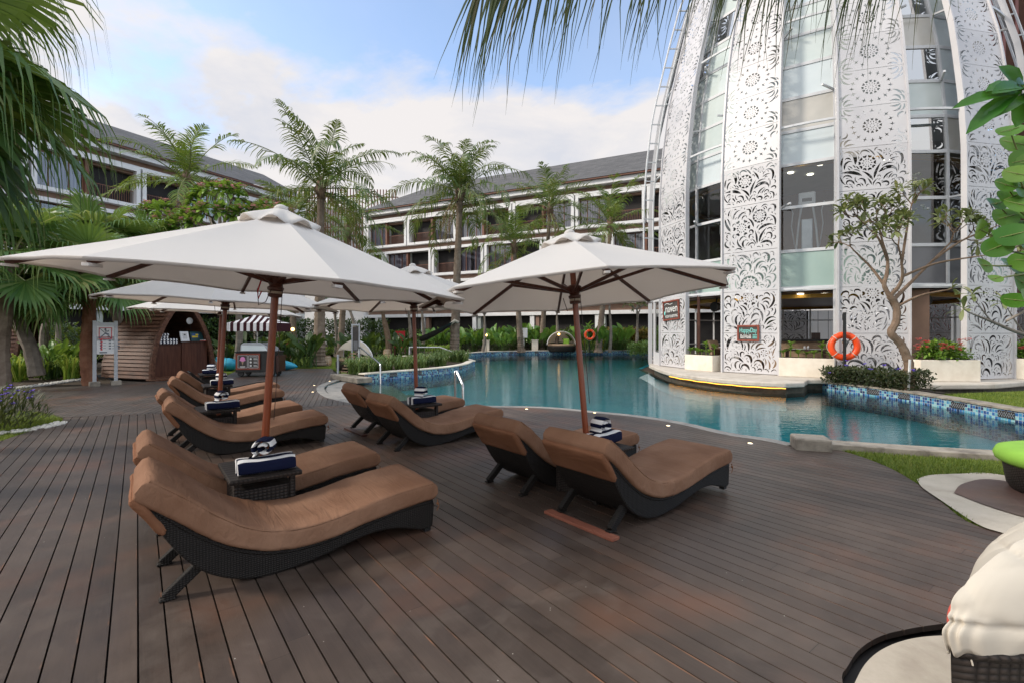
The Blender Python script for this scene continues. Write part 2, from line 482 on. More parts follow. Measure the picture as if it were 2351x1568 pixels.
M['bark'] = m_stone('grey_bark', (.13,.11,.09), (.22,.19,.16), (.32,.28,.24), 5, .9)
M['barkbr'] = m_stone('brown_bark', (.11,.075,.05), (.19,.13,.09), (.26,.19,.14), 6, .9)
M['palm'] = leafmat('coconut_leaf', (.038,.082,.015), (.115,.165,.038), .25, .42, (.20,.17,.05))
M['palmyoung'] = leafmat('young_coconut_leaf', (.05,.12,.018), (.14,.21,.035), .3, .42, (.26,.24,.05))
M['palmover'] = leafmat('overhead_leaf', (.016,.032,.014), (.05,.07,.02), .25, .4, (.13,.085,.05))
M['fan'] = leafmat('fan_palm_leaf', (.04,.11,.025), (.10,.19,.045), .3, .42, (.36,.35,.14))
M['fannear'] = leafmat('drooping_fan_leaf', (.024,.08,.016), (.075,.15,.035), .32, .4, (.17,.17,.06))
M['frang'] = leafmat('frangipani_leaf', (.09,.21,.03), (.24,.38,.06), .3, .45)
M['frangdull'] = leafmat('pale_frangipani_leaf', (.085,.115,.045), (.19,.215,.085), .25, .5, (.24,.22,.10))
M['bigleaf'] = leafmat('heliconia_leaf', (.05,.15,.025), (.16,.30,.05), .35, .4)
M['darkleaf'] = leafmat('dark_leaf', (.018,.05,.014), (.05,.10,.025), .25, .45)
M['strap'] = leafmat('strap_leaf', (.13,.27,.03), (.32,.44,.07), .38, .45, (.5,.47,.1))
M['lily'] = leafmat('lily_leaf', (.045,.10,.025), (.12,.19,.055), .28, .45, (.26,.28,.12))
M['hedge'] = leafmat('hedge_leaf', (.03,.075,.015), (.085,.15,.03), .25, .5)
M['yellowleaf'] = leafmat('yellow_leaf', (.18,.26,.02), (.42,.44,.04), .3, .5)
M['purpleleaf'] = leafmat('purple_leaf', (.035,.035,.03), (.085,.075,.065), .2, .5)
M['rusty'] = leafmat('croton_leaf', (.10,.12,.02), (.30,.17,.05), .3, .5)
M['ruellia'] = leafmat('ruellia_leaf', (.022,.034,.016), (.055,.07,.03), .2, .55, (.09,.075,.05))
M['seagrape'] = leafmat('seagrape_leaf', (.03,.125,.014), (.09,.23,.03), .4, .32, (.20,.30,.08))
M['lance'] = leafmat('lanceolate_leaf', (.018,.10,.012), (.05,.18,.02), .35, .3)
M['blade'] = leafmat('grass_blade', (.06,.11,.012), (.17,.23,.03), .3, .6, (.28,.26,.07))
M['pink'] = mat('pink_petals', (.75,.36,.42), (.80,.55,.55), 20, .7)
M['coral'] = mat('coral_petals', (.80,.16,.17), (.75,.28,.26), 20, .7)
M['violet'] = mat('violet_petals', (.18,.10,.62), (.25,.16,.7), 20, .7)
M['pebble'] = m_stone('white_pebble', (.45,.44,.42), (.58,.57,.54), (.68,.66,.63), 6, .8)
M['glow'] = emit('warm_glow', (1.0,.55,.18), 2.5)
M['led'] = emit('led_rope', (1.0,.42,.06), 1.6)
M['lampw'] = emit('downlight', (1.0,.9,.7), 2.5)
M['decklamp'] = emit('deck_light', (1.0,.72,.38), 2.5)
# ================================================================ setting
def poly_mesh(name, poly, z, m, parent=None):
    b = MB(); b.add([(p[0],p[1],z) for p in poly], [tuple(range(len(poly)))])
    o = b.build(name, m, parent, fix=False)
    bm = bmesh.new(); bm.from_mesh(o.data)
    bmesh.ops.triangulate(bm, faces=bm.faces[:])
    for f in bm.faces:
        f.normal_update()
        if f.normal.z < 0: f.normal_flip()
    bm.to_mesh(o.data); bm.free()
    return o
def planks(name, poly, ang, pitch, gap, z, th, m):
    bm = bmesh.new()
    f = bm.faces.new([bm.verts.new((p[0],p[1],z)) for p in poly])
    bm.normal_update()
    if f.normal.z < 0: f.normal_flip()
    bmesh.ops.triangulate(bm, faces=bm.faces[:])
    vx = Vector((math.cos(ang), math.sin(ang), 0))
    ds = [Vector((p[0],p[1],0)).dot(vx) for p in poly]
    i0 = int(math.floor(min(ds)/pitch)); i1 = int(math.ceil(max(ds)/pitch))
    for i in range(i0, i1+1):
        for off in (0, gap):
            bmesh.ops.bisect_plane(bm, geom=bm.verts[:]+bm.edges[:]+bm.faces[:], plane_co=vx*(i*pitch+off)+Vector((0,0,z)), plane_no=vx, dist=1e-5)
    kill = []
    for f in bm.faces:
        d = f.calc_center_median().dot(vx)/pitch
        if (d-math.floor(d))*pitch < gap: kill.append(f)
    bmesh.ops.delete(bm, geom=kill, context='FACES')
    r = bmesh.ops.extrude_face_region(bm, geom=bm.faces[:])
    bmesh.ops.translate(bm, vec=(0,0,-th), verts=[e for e in r['geom'] if isinstance(e, bmesh.types.BMVert)])
    bmesh.ops.recalc_face_normals(bm, faces=bm.faces[:])
    me = bpy.data.meshes.new(name); bm.to_mesh(me); bm.free(); me.materials.append(m)
    o = bpy.data.objects.new(name, me); COL.objects.link(o)
    return o
def g2(x, y, z=0): 
    p = G(x, y, z); return (p.x, p.y)
def offset(line, d):        # offset a polyline to its left by d
    out = []
    for i, p in enumerate(line):
        a = Vector(line[max(i-1,0)][:2]); b = Vector(line[min(i+1,len(line)-1)][:2])
        t = (b-a).normalized(); out.append((p[0]-t.y*d, p[1]+t.x*d))
    return out
def smooth2(pts, n=5):
    return [(p.x,p.y) for p in catmull([(p[0],p[1],0) for p in pts], n)]
def ribbon(b, line, z0, z1, m=0, u0=0.0):   # vertical wall along a polyline with metric uv
    u = u0; vs = []; uv = []
    for i, p in enumerate(line):
        if i: u += math.hypot(p[0]-line[i-1][0], p[1]-line[i-1][1])
        vs += [(p[0],p[1],z0),(p[0],p[1],z1)]; uv += [(u,z0),(u,z1)]
    b.add(vs, [(2*i,2*i+2,2*i+3,2*i+1) for i in range(len(line)-1)], uv, m)
def slab(b, la, lb, z0, z1, m=0):    # slab between two parallel polylines
    n = len(la); vs = []
    for p, q in zip(la, lb): vs += [(p[0],p[1],z0),(q[0],q[1],z0),(q[0],q[1],z1),(p[0],p[1],z1)]
    fs = []
    for i in range(n-1):
        a = 4*i; c = a+4
        for k in range(4): fs.append((a+k, a+(k+1)%4, c+(k+1)%4, c+k))
    fs += [(3,2,1,0), (4*n-4,4*n-3,4*n-2,4*n-1)]
    b.add(vs, fs, m=m)

WZ = -.045      # water level
near_edge = smooth2([g2(836,869),g2(788,871),g2(751,883),g2(745,893),g2(755,904),g2(777,913),g2(830,924),g2(900,929.5),g2(1000,931),g2(1176,931.5),g2(1273,935),g2(1360,943),g2(1463,953),g2(1569,969),g2(1676,993),g2(1764,1006),g2(1828,1019)])
wall_near = smooth2([g2(1828,1019),g2(1900,1021),g2(2000,1028),g2(2150,1038),g2(2300,1046),(7.0,5.98),(8.2,5.9)])
far_right = smooth2([(9.2,6.6),g2(2351,972,WZ),g2(2200,943,WZ),g2(2050,916,WZ),g2(1940,901,WZ),g2(1826,885,WZ)])
plat_edge = smooth2([(6.94,12.35),(6.3,12.75),(5.7,13.5),(5.3,14.5),(5.08,15.6),(5.15,17.2),(5.4,19.2)])
far_edge = smooth2([(5.6,21.5),(7.6,26.2),g2(1505,813,WZ),g2(1300,812.5,WZ),g2(1150,814,WZ),g2(1085,818,WZ),g2(1040,823,WZ),g2(960,824,WZ)])
island = smooth2([(-6.0,27.0),(-3.6,26.3),(-2.35,24.3),(-1.72,22.4),g2(1084,843,WZ),g2(1070,850.5,WZ),g2(1030,858.5,WZ),g2(960,866,WZ),g2(890,872,WZ),g2(836,878,WZ)])
pool_poly = near_edge+wall_near[1:]+far_right+plat_edge+far_edge+island
# terrain sheet with the pool cut out
def terrain():
    bm = bmesh.new()
    def loop(pts, z):
        vs = [bm.verts.new((p[0],p[1],z)) for p in pts]
        for a, b in zip(vs, vs[1:]+vs[:1]): bm.edges.new((a,b))
    loop([(-400,-400),(400,-400),(400,400),(-400,400)], -.13)
    loop(pool_poly, -.13)
    bmesh.ops.triangle_fill(bm, use_beauty=True, use_dissolve=False, edges=bm.edges[:])
    def ins(pt):
        c = False; x, y = pt
        for (x0,y0),(x1,y1) in zip(pool_poly, pool_poly[1:]+pool_poly[:1]):
            if (y0 > y) != (y1 > y) and x < (x1-x0)*(y-y0)/(y1-y0)+x0: c = not c
        return c
    kill = [f for f in bm.faces if ins(f.calc_center_median()[:2])]
    bmesh.ops.delete(bm, geom=kill, context='FACES')
    for f in bm.faces:
        f.normal_update()
        if f.normal.z < 0: f.normal_flip()
    me = bpy.data.meshes.new('ground'); bm.to_mesh(me); bm.free(); me.materials.append(M['soil'])
    o = bpy.data.objects.new('ground', me); COL.objects.link(o); return tag(o, kind='structure')
terrain()
# pool basin
poly_mesh('pool_floor', [(p[0],p[1]) for p in pool_poly], -.46, M['pooltile'])['kind'] = 'structure'
b = MB(); ribbon(b, near_edge, -1.4, -.03); ribbon(b, wall_near, -1.4, -.03)
tag(b.build('pool_side', M['pooltile'], fix=False), kind='structure')
# shallow ledge along the deck side and the beach entry
led = near_edge; wid = [interp([(0,1.2),(len(led)*.25,2.6),(len(led)*.45,2.2),(len(led)*.62,.9),(len(led)-1,.35)], i) for i in range(len(led))]
inner = []
for i, p in enumerate(led):
    a = Vector(led[max(i-1,0)]); c = Vector(led[min(i+1,len(led)-1)]); t = (c-a).normalized()
    inner.append((p[0]-t.y*wid[i], p[1]+t.x*wid[i]))
k0 = 16
b = MB(); slab(b, led[k0:], inner[k0:], -1.4, -.24)
tag(b.build('pool_step', M['poolsand']), kind='structure')
beach = [g2(836,869.5),g2(790,871.5),g2(753,883),g2(747,893),g2(757,903.5),g2(779,912),g2(832,923),g2(850,920),g2(815,905),g2(800,893),g2(812,880),g2(840,873)]
poly_mesh('beach_entry', beach, -.025, M['coping'])['kind'] = 'structure'
bs = [g2(812,878,-.1),g2(800,893,-.1),g2(815,906,-.1),g2(850,922,-.1),g2(940,927,-.1),g2(935,905,-.1),g2(900,884,-.1)]
poly_mesh('pool_step', bs, -.13, M['poolsand'])['kind'] = 'structure'
w = poly_mesh('water', [(p[0],p[1]) for p in pool_poly], WZ, M['water']); w['kind'] = 'structure'
# coping along the deck side
cop_in = near_edge; cop_out = offset(near_edge, -.20)
b = MB(); slab(b, cop_in, cop_out, -.1, .004); tag(b.build('pool_coping', M['coping']), 'flat grey stone edging between the timber deck and the pool', 'edging')

# ---- decks
seamA, seamB = Vector(g2(143,958)), Vector(g2(808,929))
sd = (seamB-seamA).normalized()
lawnL = smooth2([g2(143,959),g2(141,966),g2(120,975),g2(90,984),g2(60,992),g2(0,1012)])
right_edge = smooth2([g2(1838,1027),g2(1885,1024),g2(1960,1042),g2(2040,1072),g2(2110,1112),g2(2160,1150),g2(2240,1205),(3.95,3.5),(3.75,3.05),(3.1,2.72),g2(2170,1430),g2(2075,1445),g2(2020,1460),g2(1975,1488),g2(1948,1526),g2(1935,1568),(1.34,1.8),(1.4,1.3),(1.75,.85),(2.5,.5)])
ci = min(range(len(cop_out)), key=lambda i: (Vector(cop_out[i])-seamB).length)
d1 = [tuple(seamA)]+lawnL[1:]+[(-9.5,5.2),(-10,0),(-9,-5),(7,-5),(7,.3)]+right_edge[::-1]+cop_out[ci:][::-1]+[tuple(seamB)]
tag(planks('deck', d1, A0, .117, .0085, 0.0, .03, M['deck']), kind='structure')
leftfar = [tuple(seamA), g2(120,950), g2(80,944), g2(0,938), g2(-60,935), g2(-60,905), g2(0,899), g2(110,890), g2(210,884), g2(280,878), g2(345,876), g2(420,872), g2(500,866), g2(520,862), g2(540,852), g2(620,846), g2(700,846), g2(762,846), g2(766,853), g2(776,860), g2(800,868)]
d2 = leftfar+cop_out[7:ci+1]+[tuple(seamB)]
tag(planks('deck', d2, R(18.5), .117, .0085, 0.002, .03, M['deckfar']), kind='structure')
under = MB(); under.add([(p[0],p[1],-.055) for p in ((-16,-6),(7,-6),(7,1.5),(4,4),(2.4,7.4),(-3.6,10.2),(-5,14),(-7,22),(-16,18))], [tuple(range(9))])
tag(under.build('deck_base', M['dark']), kind='structure')

# ---- lawns, beds, paving
LZ = -.035
back_lawn = [g2(500,868),g2(540,854),g2(620,847),g2(700,847),g2(764,847),g2(790,858),(-6.0,20),(-4.5,24.5),(-6,27),(-9,31),(-14,31),(-14,24)]
poly_mesh('lawn', back_lawn, LZ, M['grass'])['kind'] = 'structure'
far_lawn = [(-6,27),(-3.6,26.3),(-2.9,29),(-3,32),(-8,33),(-9,31)]
poly_mesh('lawn', far_lawn, LZ+.006, M['grass'])['kind'] = 'structure'
left_lawn = lawnL+[(-9.5,5.4),(-12,6.5),(-14,10.6),g2(-60,936),g2(0,939),g2(80,945),g2(120,951)]
poly_mesh('lawn', left_lawn, -.012, M['grass'])['kind'] = 'structure'
re_part = [p for p in right_edge if p[1] > 3.6]
right_lawn = [(p[0]+.01,p[1]+.01) for p in re_part]+[(5.2,3.2),(8,3.0),(8,5.7)]+wall_near[1:][::-1]
poly_mesh('lawn', right_lawn, -.012, M['grass'])['kind'] = 'structure'
strip = [(p[0],p[1]) for p in far_right[::-1]]
bank = offset(strip, .35)
poly_mesh('lawn', [(10.2,11.5),(13.3,12.2),(17,13.2),(17,6),(10.2,6.6)]+[p for p in bank if 7.0 < p[1] < 11.2][::-1], .09, M['grass'])['kind'] = 'structure'
ring = [g2(2105,1102),g2(2135,1092),g2(2200,1089),g2(2290,1090),(5.6,4.55),(6.4,3.6),(5.4,2.7),(4.4,2.9),(3.9,3.55),g2(2300,1225),g2(2240,1203),g2(2160,1150),g2(2118,1121)]
poly_mesh('paving', smooth2(ring+[ring[0]])[:-1], .012, M['pale'])['kind'] = 'structure'
tp = [g2(2190,1135),g2(2215,1112),g2(2300,1106),(5.3,4.2),(5.8,3.6),(5.2,3.15),(4.6,3.3),g2(2330,1185)]
poly_mesh('terrace', smooth2(tp+[tp[0]])[:-1], .02, M['deckdark'])['kind'] = 'structure'
pv = [g2(1960,1568),g2(1985,1522),g2(2020,1490),g2(2070,1468),g2(2130,1457),(2.35,2.5),(3.0,2.5),(3.55,2.1),(3.6,1.4),(3.1,.8),(2.3,.75),(1.7,1.05),(1.42,1.5)]
poly_mesh('paving', smooth2(pv+[pv[0]])[:-1], -.006, M['pale'])['kind'] = 'structure'
bed = [g2(-60,906),g2(0,901),g2(110,891),g2(210,885),g2(270,880),(-14,16.8),(-24,20),(-24,12)]
poly_mesh('planting_bed', bed, -.02, M['soil'])['kind'] = 'structure'

# ---- pool walls: tiled, with a stone capping; each run a thing with its overflow grilles
def pool_wall(name, line, z0, z1, cap, label, grilles=(), capm='beige'):
    root = empty(name, (0,0,0), 0, label, 'pool wall')
    b = MB(); ribbon(b, line, z0, z1); b.build('tiling', M['tile'], root, fix=False)
    b = MB(); slab(b, offset(line, .03), offset(line, -cap), z1, z1+.045); b.build('capping', M[capm], root, bevel=.008)
    for fr in grilles:
        i = int(fr*(len(line)-2)); p = Vector(line[i]); q = Vector(line[i+1]); t = (q-p).normalized(); nn = Vector((-t.y,t.x))
        a = math.atan2(t.y, t.x); c = p+nn*.006
        b = MB(); b.box((c.x,c.y,z1-.085),(.30,.02,.12),a)
        fo = b.build('grille', M['dark'], root)
        b = MB()
        for k in range(7):
            for s_ in (1,-1):
                cc = c+nn*.012+t*(-.14+k*.046)
                b.bar((cc.x-t.x*.03*s_,cc.y-t.y*.03*s_,z1-.13),(cc.x+t.x*.03*s_,cc.y+t.y*.03*s_,z1-.04),.006,.004)
        b.build('lattice', M['galv'], fo)
    return root
pool_wall('pool_wall', far_right, -.6, .15, .30, 'long blue mosaic pool wall with pale capping below the purple flower bed', (.16,.28,.45,.62,.74), 'concrete')
pool_wall('pool_wall', far_edge[5:], -.6, .17, .30, 'far blue mosaic pool wall in front of the leafy garden', (.15,.24,.33,.42,.5,.58))
pool_wall('island_wall', island, -.6, .20, .26, 'curved blue mosaic wall around the lily bed between beach entry and pool', (.62,.80,.9))
b = MB(); slab(b, wall_near, offset(wall_near, -.30), -.12, .075)
root = empty('pool_wall', (0,0,0), 0, 'low stained stone wall between the pool and the near lawn', 'pool wall')
b.build('masonry', M['concrete'], root, bevel=.012)
p = G(1855,1010,.1)
b = MB(); b.box((p.x+.02,p.y-.02,.03),(.42,.36,.25),R(-18)); b.build('end_block', M['concrete'], root, bevel=.025)
b = MB(); l0 = [g2(700,862.5),g2(760,864),g2(836,871)]; bb = MB()
ik = MB(); ik.bar(G(775,863,.07), G(838,873,.07), .5, .16); tag(ik.build('stone_kerb', M['concrete'], bevel=.02), 'short weathered stone kerb joining the deck to the lily bed wall', 'kerb')
ip = [p for p in island]+[g2(838,874)]+[g2(800,862),(-6.2,19.5),(-6.6,23),(-6.3,26)]
poly_mesh('planting_bed', ip, .17, M['soil'])['kind'] = 'structure'
garden = far_edge[6:]+[(-4,32),(-14,32),(-24,26),(-30,40),(-14,56),(20,40),(14,27.5)]
poly_mesh('planting_bed', garden, .10, M['soil'])['kind'] = 'structure'
wedge = [p for p in bank if p[1] > 9.9]+[(8.6,13.6),(9.4,12.9),(10.3,12.0),(10.2,11.2)]
poly_mesh('planting_bed', wedge, .12, M['soil'])['kind'] = 'structure'

# ---- deck lights
for i, (x, y) in enumerate(((721.5,883),(718,898),(757,873),(1209,937.5),(1365,946),(1534,975.5),(1722,1016))):
    c = G(x, y+1.5, .002)
    b = MB(); b.lathe([(0,.002),(.030,.002),(.030,.006),(.042,.006),(.044,0)], c, 16)
    o = b.build('deck_light', M['steel']); 
    tag(o, 'small lit round light set flush in the timber deck', 'deck light', 'round lights set into the deck')
    b = MB(); b.lathe([(0,.0075),(.028,.0065)], c, 14); b.build('lens', M['decklamp'], o)
# ================================================================ poolside furniture
def cushion_mesh(path, half, th, seed, name, crown=.008, r=.032, ends=(0.03,0.03)):
    pts = catmull([(x,0,z) for x,z in path], 7); n = len(pts); b = MB()
    prof = []
    for k in range(7):
        a = PI/2*k/6; prof.append((half-r+r*math.sin(a), th-r+r*math.cos(a)))
    for k in range(7):
        a = PI/2*k/6; prof.append((half-r+r*math.cos(a), r-r*math.sin(a)))
    top = [(half*t, th) for t in (0,.2,.4,.6,.8)]; bot = [(half*t, 0) for t in (.8,.5,0)]
    right = top+prof+bot
    ring = right+[(-x,z) for x,z in right[1:-1]][::-1]
    m = len(ring); vs = []
    L = 0; acc = [0]
    for i in range(1,n): L += (pts[i]-pts[i-1]).length; acc.append(L)
    for i, p in enumerate(pts):
        t = (pts[min(i+1,n-1)]-pts[max(i-1,0)]).normalized(); nz = Vector((-t.z,0,t.x))
        d0 = acc[i]; d1 = L-acc[i]; e = min(d0/.05,1)*min(d1/.05,1); sq = lerp(.55,1,math.sqrt(max(0,1-(1-e)**2)))
        for (y,z) in ring:
            zz = (z-th/2)*sq+th/2
            if z > th*.6: zz += crown*(1-(y/half)**2)
            q = p+nz*zz+Vector((0,y*lerp(.965,1,sq),0))
            bend = math.exp(-((q.x-.42)/.32)**2)
            w = noise.noise((q.x*7+seed*9, q.y*5, q.z*5))*.008+noise.noise((q.x*24+seed, q.y*7, seed*3.0))*(.0025+.0045*bend)
            q += nz*w+Vector((0,w*.8*(1 if y>0 else -1),0))
            vs.append(q)
    fs = []
    for i in range(n-1):
        for j in range(m):
            a = i*m+j; c = i*m+(j+1)%m
            fs.append((a,c,c+m,a+m))
    fs.append(tuple(range(m-1,-1,-1))); fs.append(tuple((n-1)*m+j for j in range(m)))
    b.add(vs, fs)
    # stitched piping along the upper side edges
    for s_ in (1,-1):
        pl = []
        for i, p in enumerate(pts[1:-1]):
            t = (pts[min(i+2,n-1)]-pts[i]).normalized(); nz = Vector((-t.z,0,t.x))
            pl.append(p+nz*(th-.010)+Vector((0,s_*(half-.008),0)))
        b.tube(pl, .0055, 5)
    return b
LPATH = [(-.165,.625),(0,.50),(.17,.355),(.34,.235),(.52,.162),(.72,.132),(.92,.14),(1.15,.178),(1.42,.222),(1.74,.246)]
def lounger_proto(seed, bare=False):
    root = empty('sun_lounger')
    shell = [(-.145,.60),(-.10,.598),(.0,.492),(.16,.343),(.33,.222),(.51,.147),(.71,.118),(.92,.127),(1.16,.165),(1.42,.208),(1.70,.226),(1.715,.215),(1.70,.035),(1.62,.028),(1.52,.055),(1.38,.092),(1.2,.098),(1.02,.066),(.84,.026),(.66,.004),(.52,.0),(.40,.018),(.28,.065),(.17,.14),(.07,.255),(-.02,.40),(-.10,.545)]
    def dense(poly):
        up = catmull([(x,0,z) for x,z in poly[1:11]], 4); lo = catmull([(x,0,z) for x,z in poly[12:]], 4)
        return [poly[0]]+[(p.x,p.z) for p in up]+[poly[11]]+[(p.x,p.z) for p in lo]
    b = MB(); b.extr(dense(shell), -.325, .325); b.build('rattan_body', M['rattan'], root, bevel=.014)
    b = MB()
    for s_ in (1,-1):
        b.tube([(p.x,s_*.315,p.z+.004) for p in catmull([(x,0,z) for x,z in shell[1:11]],4)], .014, 6)
    b.build('rim', M['rattan'], root, smooth=True)
    for s_ in (1,-1):
        b = MB(); b.bar((.0,s_*.268,.012),(.235,s_*.268,.215),.05,.06); b.box((.012,s_*.268,.008),(.085,.056,.016))
        b.build('leg', M['rattan'], root, bevel=.008)
    for s_ in (1,-1):
        b = MB(); b.box((1.665,s_*.28,.018),(.05,.05,.036)); b.build('foot', M['black'], root)
    if not bare:
        cu = cushion_mesh(LPATH, .345, .138, seed, 'cushion').build('cushion', M['cushion'], root, smooth=55)
        fb = cushion_mesh([(-.176,.606),(-.108,.505),(-.030,.385)], .338, .056, seed+3, 'flap', 0, .03)
        fl = fb.build('head_flap', M['flap'], cu, smooth=55); fl.location = (0,0,0)
        b = MB(); p = Vector((1.735,-.33,.24)); b.tube([p,p+Vector((.012,-.006,-.05)),p+Vector((-.006,-.004,-.085))],.004,4); b.sphere(p+Vector((0,-.006,-.03)),.012,6,4)
        b.build('tie', M['flap'], cu)
    return root
protos = [lounger_proto(1.0), lounger_proto(2.7), lounger_proto(4.1)]
GL = 'brown cushioned rattan loungers on the deck'
LNG = [  # s0, u, rotation offset, prototype, label
 (.13,3.72,-.4,0,'brown cushioned lounger nearest the camera, beside the first table of the left row'),
 (.14,4.86,.6,1,'brown cushioned lounger second from the camera, behind the table with the coiled towel'),
 (.41,7.40,-1.0,2,'brown cushioned lounger in the left row, in front of the second parasol pole'),
 (.38,8.62,.5,0,'brown cushioned lounger in the left row, just behind the second parasol pole'),
 (.61,10.86,-.5,1,'brown cushioned lounger in the left row, fifth from the camera'),
 (.82,12.25,.8,2,'last brown cushioned lounger of the left row, next to the bare dark one'),
 (2.66,6.20,2.5,0,'brown cushioned lounger by the pool, in front of the towel table at the mosaic entry'),
 (2.72,7.42,1.0,1,'brown cushioned lounger by the pool with a dark plank under its legs'),
 (2.88,3.86,2.0,2,'brown cushioned lounger on the right, left of the parasol pole, standing straight on the deck'),
 (2.86,2.76,1.0,1,'brown cushioned lounger on the right with a red plank under its legs'),
]
used = set()
for s0, u0, ro, k, lab in LNG:
    o = protos[k] if k not in used else copy_tree(protos[k]); used.add(k)
    o.location = SU(s0, u0, .001); o.rotation_euler = (0,0,A0+R(ro))
    tag(o, lab, 'sun lounger', GL)
o = lounger_proto(6.0, True); o.location = SU(1.1,13.95,.001); o.rotation_euler = (0,0,A0)
tag(o, 'bare dark rattan lounger without a cushion at the far end of the left row', 'sun lounger')
for (s0,u0,m,lab,z) in ((2.86,2.76,'plankred','red painted plank under the legs of the right front lounger',.03),(2.72,7.42,'darkwood','dark plank under the legs of a poolside lounger',.03)):
    b = MB(); b.box((.0,0,.012),(.085,.74,.024))
    pk = b.build('plank', M[m], bevel=.004); pk.location = SU(s0-.055,u0,.001); pk.rotation_euler = (0,0,A0+R(1.5)); tag(pk, lab, 'plank')
# legs resting on the plank: lift those loungers by the plank's thickness
for o in COL.objects:
    if o.name.startswith('sun_lounger') and 'plank under' in o.get('label',''): o.location.z += .024

# ---- side tables with towels
def table_proto():
    root = empty('side_table')
    b = MB(); b.box((0,0,.455),(.50,.64,.035)); b.build('tabletop', M['rattan2'], root, bevel=.01)
    b = MB(); b.box((0,0,.19),(.40,.50,.36)); b.build('rattan_box', M['rattan2'], root, bevel=.01)
    for sx in (1,-1):
        for sy in (1,-1):
            b = MB(); b.box((sx*.19,sy*.24,.22),(.045,.045,.44)); b.build('leg', M['rattan2'], root, bevel=.006)
    return root
def towel_fold(seed):
    b = MB(); n = 22; L = .40; W = .20; vs = []
    ring = []
    for k in range(28):
        a = 2*PI*k/28; c, s_ = math.cos(a), math.sin(a)
        ring.append((math.copysign(abs(c)**.45, c)*W/2, math.copysign(abs(s_)**.55, s_)*.052+.052))
    for i in range(n):
        x = -L/2+L*i/(n-1); e = 1-.10*(abs(x)/(L/2))**8
        for (y,z) in ring:
            w = noise.noise((x*8+seed, y*12, z*20))*.008
            vs.append((x+noise.noise((seed, y*30, z*30))*.006, y*e+w, max(.0,z*e+w*(z>.02))+.012*(x/L*2)**2*(z>.05)))
    m = len(ring)
    fs = [(i*m+j, i*m+(j+1)%m, (i+1)*m+(j+1)%m, (i+1)*m+j) for i in range(n-1) for j in range(m)]
    fs += [tuple(range(m-1,-1,-1)), tuple((n-1)*m+j for j in range(m))]
    b.add(vs, fs)
    return b
def towel_coil(seed):           # a rolled towel curled round like a shell
    b = MB(); pts = []; n = 56
    for i in range(n):
        t = i/(n-1); a = t*PI*3.1+seed; r = .016+.060*t
        pts.append(Vector((r*math.cos(a)*1.05, .006*math.sin(a*2), .080+r*math.sin(a)*.95)))
    pts += [pts[-1]+Vector((-.02,.0,-.045)), pts[-1]+Vector((-.045,.0,-.07))]
    vs = []; m = 8; W = .085
    for i, p in enumerate(pts):
        d = (pts[min(i+1,len(pts)-1)]-pts[max(i-1,0)]).normalized(); nn = Vector((-d.z,0,d.x))
        for k in range(m):
            a = 2*PI*k/m
            wv = noise.noise((p.x*30+seed,k*.7,p.z*30))*.006
            q = p+nn*(.0125*math.sin(a)+wv)+Vector((0,W*math.copysign(abs(math.cos(a))**.6,math.cos(a))*(1-.25*abs(math.sin(i*.31+seed))*.4),0))
            q.z = max(q.z, .002)
            vs.append(q)
    fs = [(i*m+j, i*m+(j+1)%m, (i+1)*m+(j+1)%m, (i+1)*m+j) for i in range(len(pts)-1) for j in range(m)]
    fs += [tuple(range(m-1,-1,-1)), tuple((len(pts)-1)*m+j for j in range(m))]
    b.add(vs, fs)
    return b
M['coil'] = m_stripe('coil_stripes', 2, .075, .5, (.78,.78,.78), M['navy'], .3)
tp0 = table_proto(); fold0 = towel_fold(1).build('folded_towel', M['towel'], smooth=60); coil0 = towel_coil(.4).build('rolled_towel', M['coil'], smooth=60)
TB = [((.775,4.33),'between the two nearest loungers'),((.90,8.03),'by the second parasol of the left row'),((1.29,11.58),'third along the left row'),((1.50,14.75),'farthest along the left row by the hut'),((3.40,6.78),'between the two loungers at the pool entry'),((3.46,3.25),'between the two loungers on the right')]
for i, ((s, u), wh) in enumerate(TB):
    o = tp0 if i == 0 else copy_tree(tp0); o.location = SU(s,u,.001); o.rotation_euler = (0,0,A0)
    tag(o, 'dark rattan side table, '+wh, 'side table', 'rattan side tables beside the loungers')
    ds, du, rz = ((.0,-.16,4),(.03,-.14,8),(.06,-.12,3),(.0,-.1,0),(-.02,-.14,10),(.10,-.05,14))[i]
    f = fold0 if i == 0 else copy_tree(fold0); f.location = SU(s+ds+.02,u+du,.4745); f.rotation_euler = (0,0,A0+R(rz-6))
    tag(f, 'folded navy striped towel on the table '+wh, 'towel', 'folded striped towels on the side tables')
    c = coil0 if i == 0 else copy_tree(coil0); c.location = SU(s+ds+.02,u+du+.02,.578); c.rotation_euler = (0,0,A0+R((-25,10,40,60,35,-5)[i]))
    tag(c, 'curled navy striped towel atop another, '+wh, 'towel', 'rolled striped towels on the side tables')

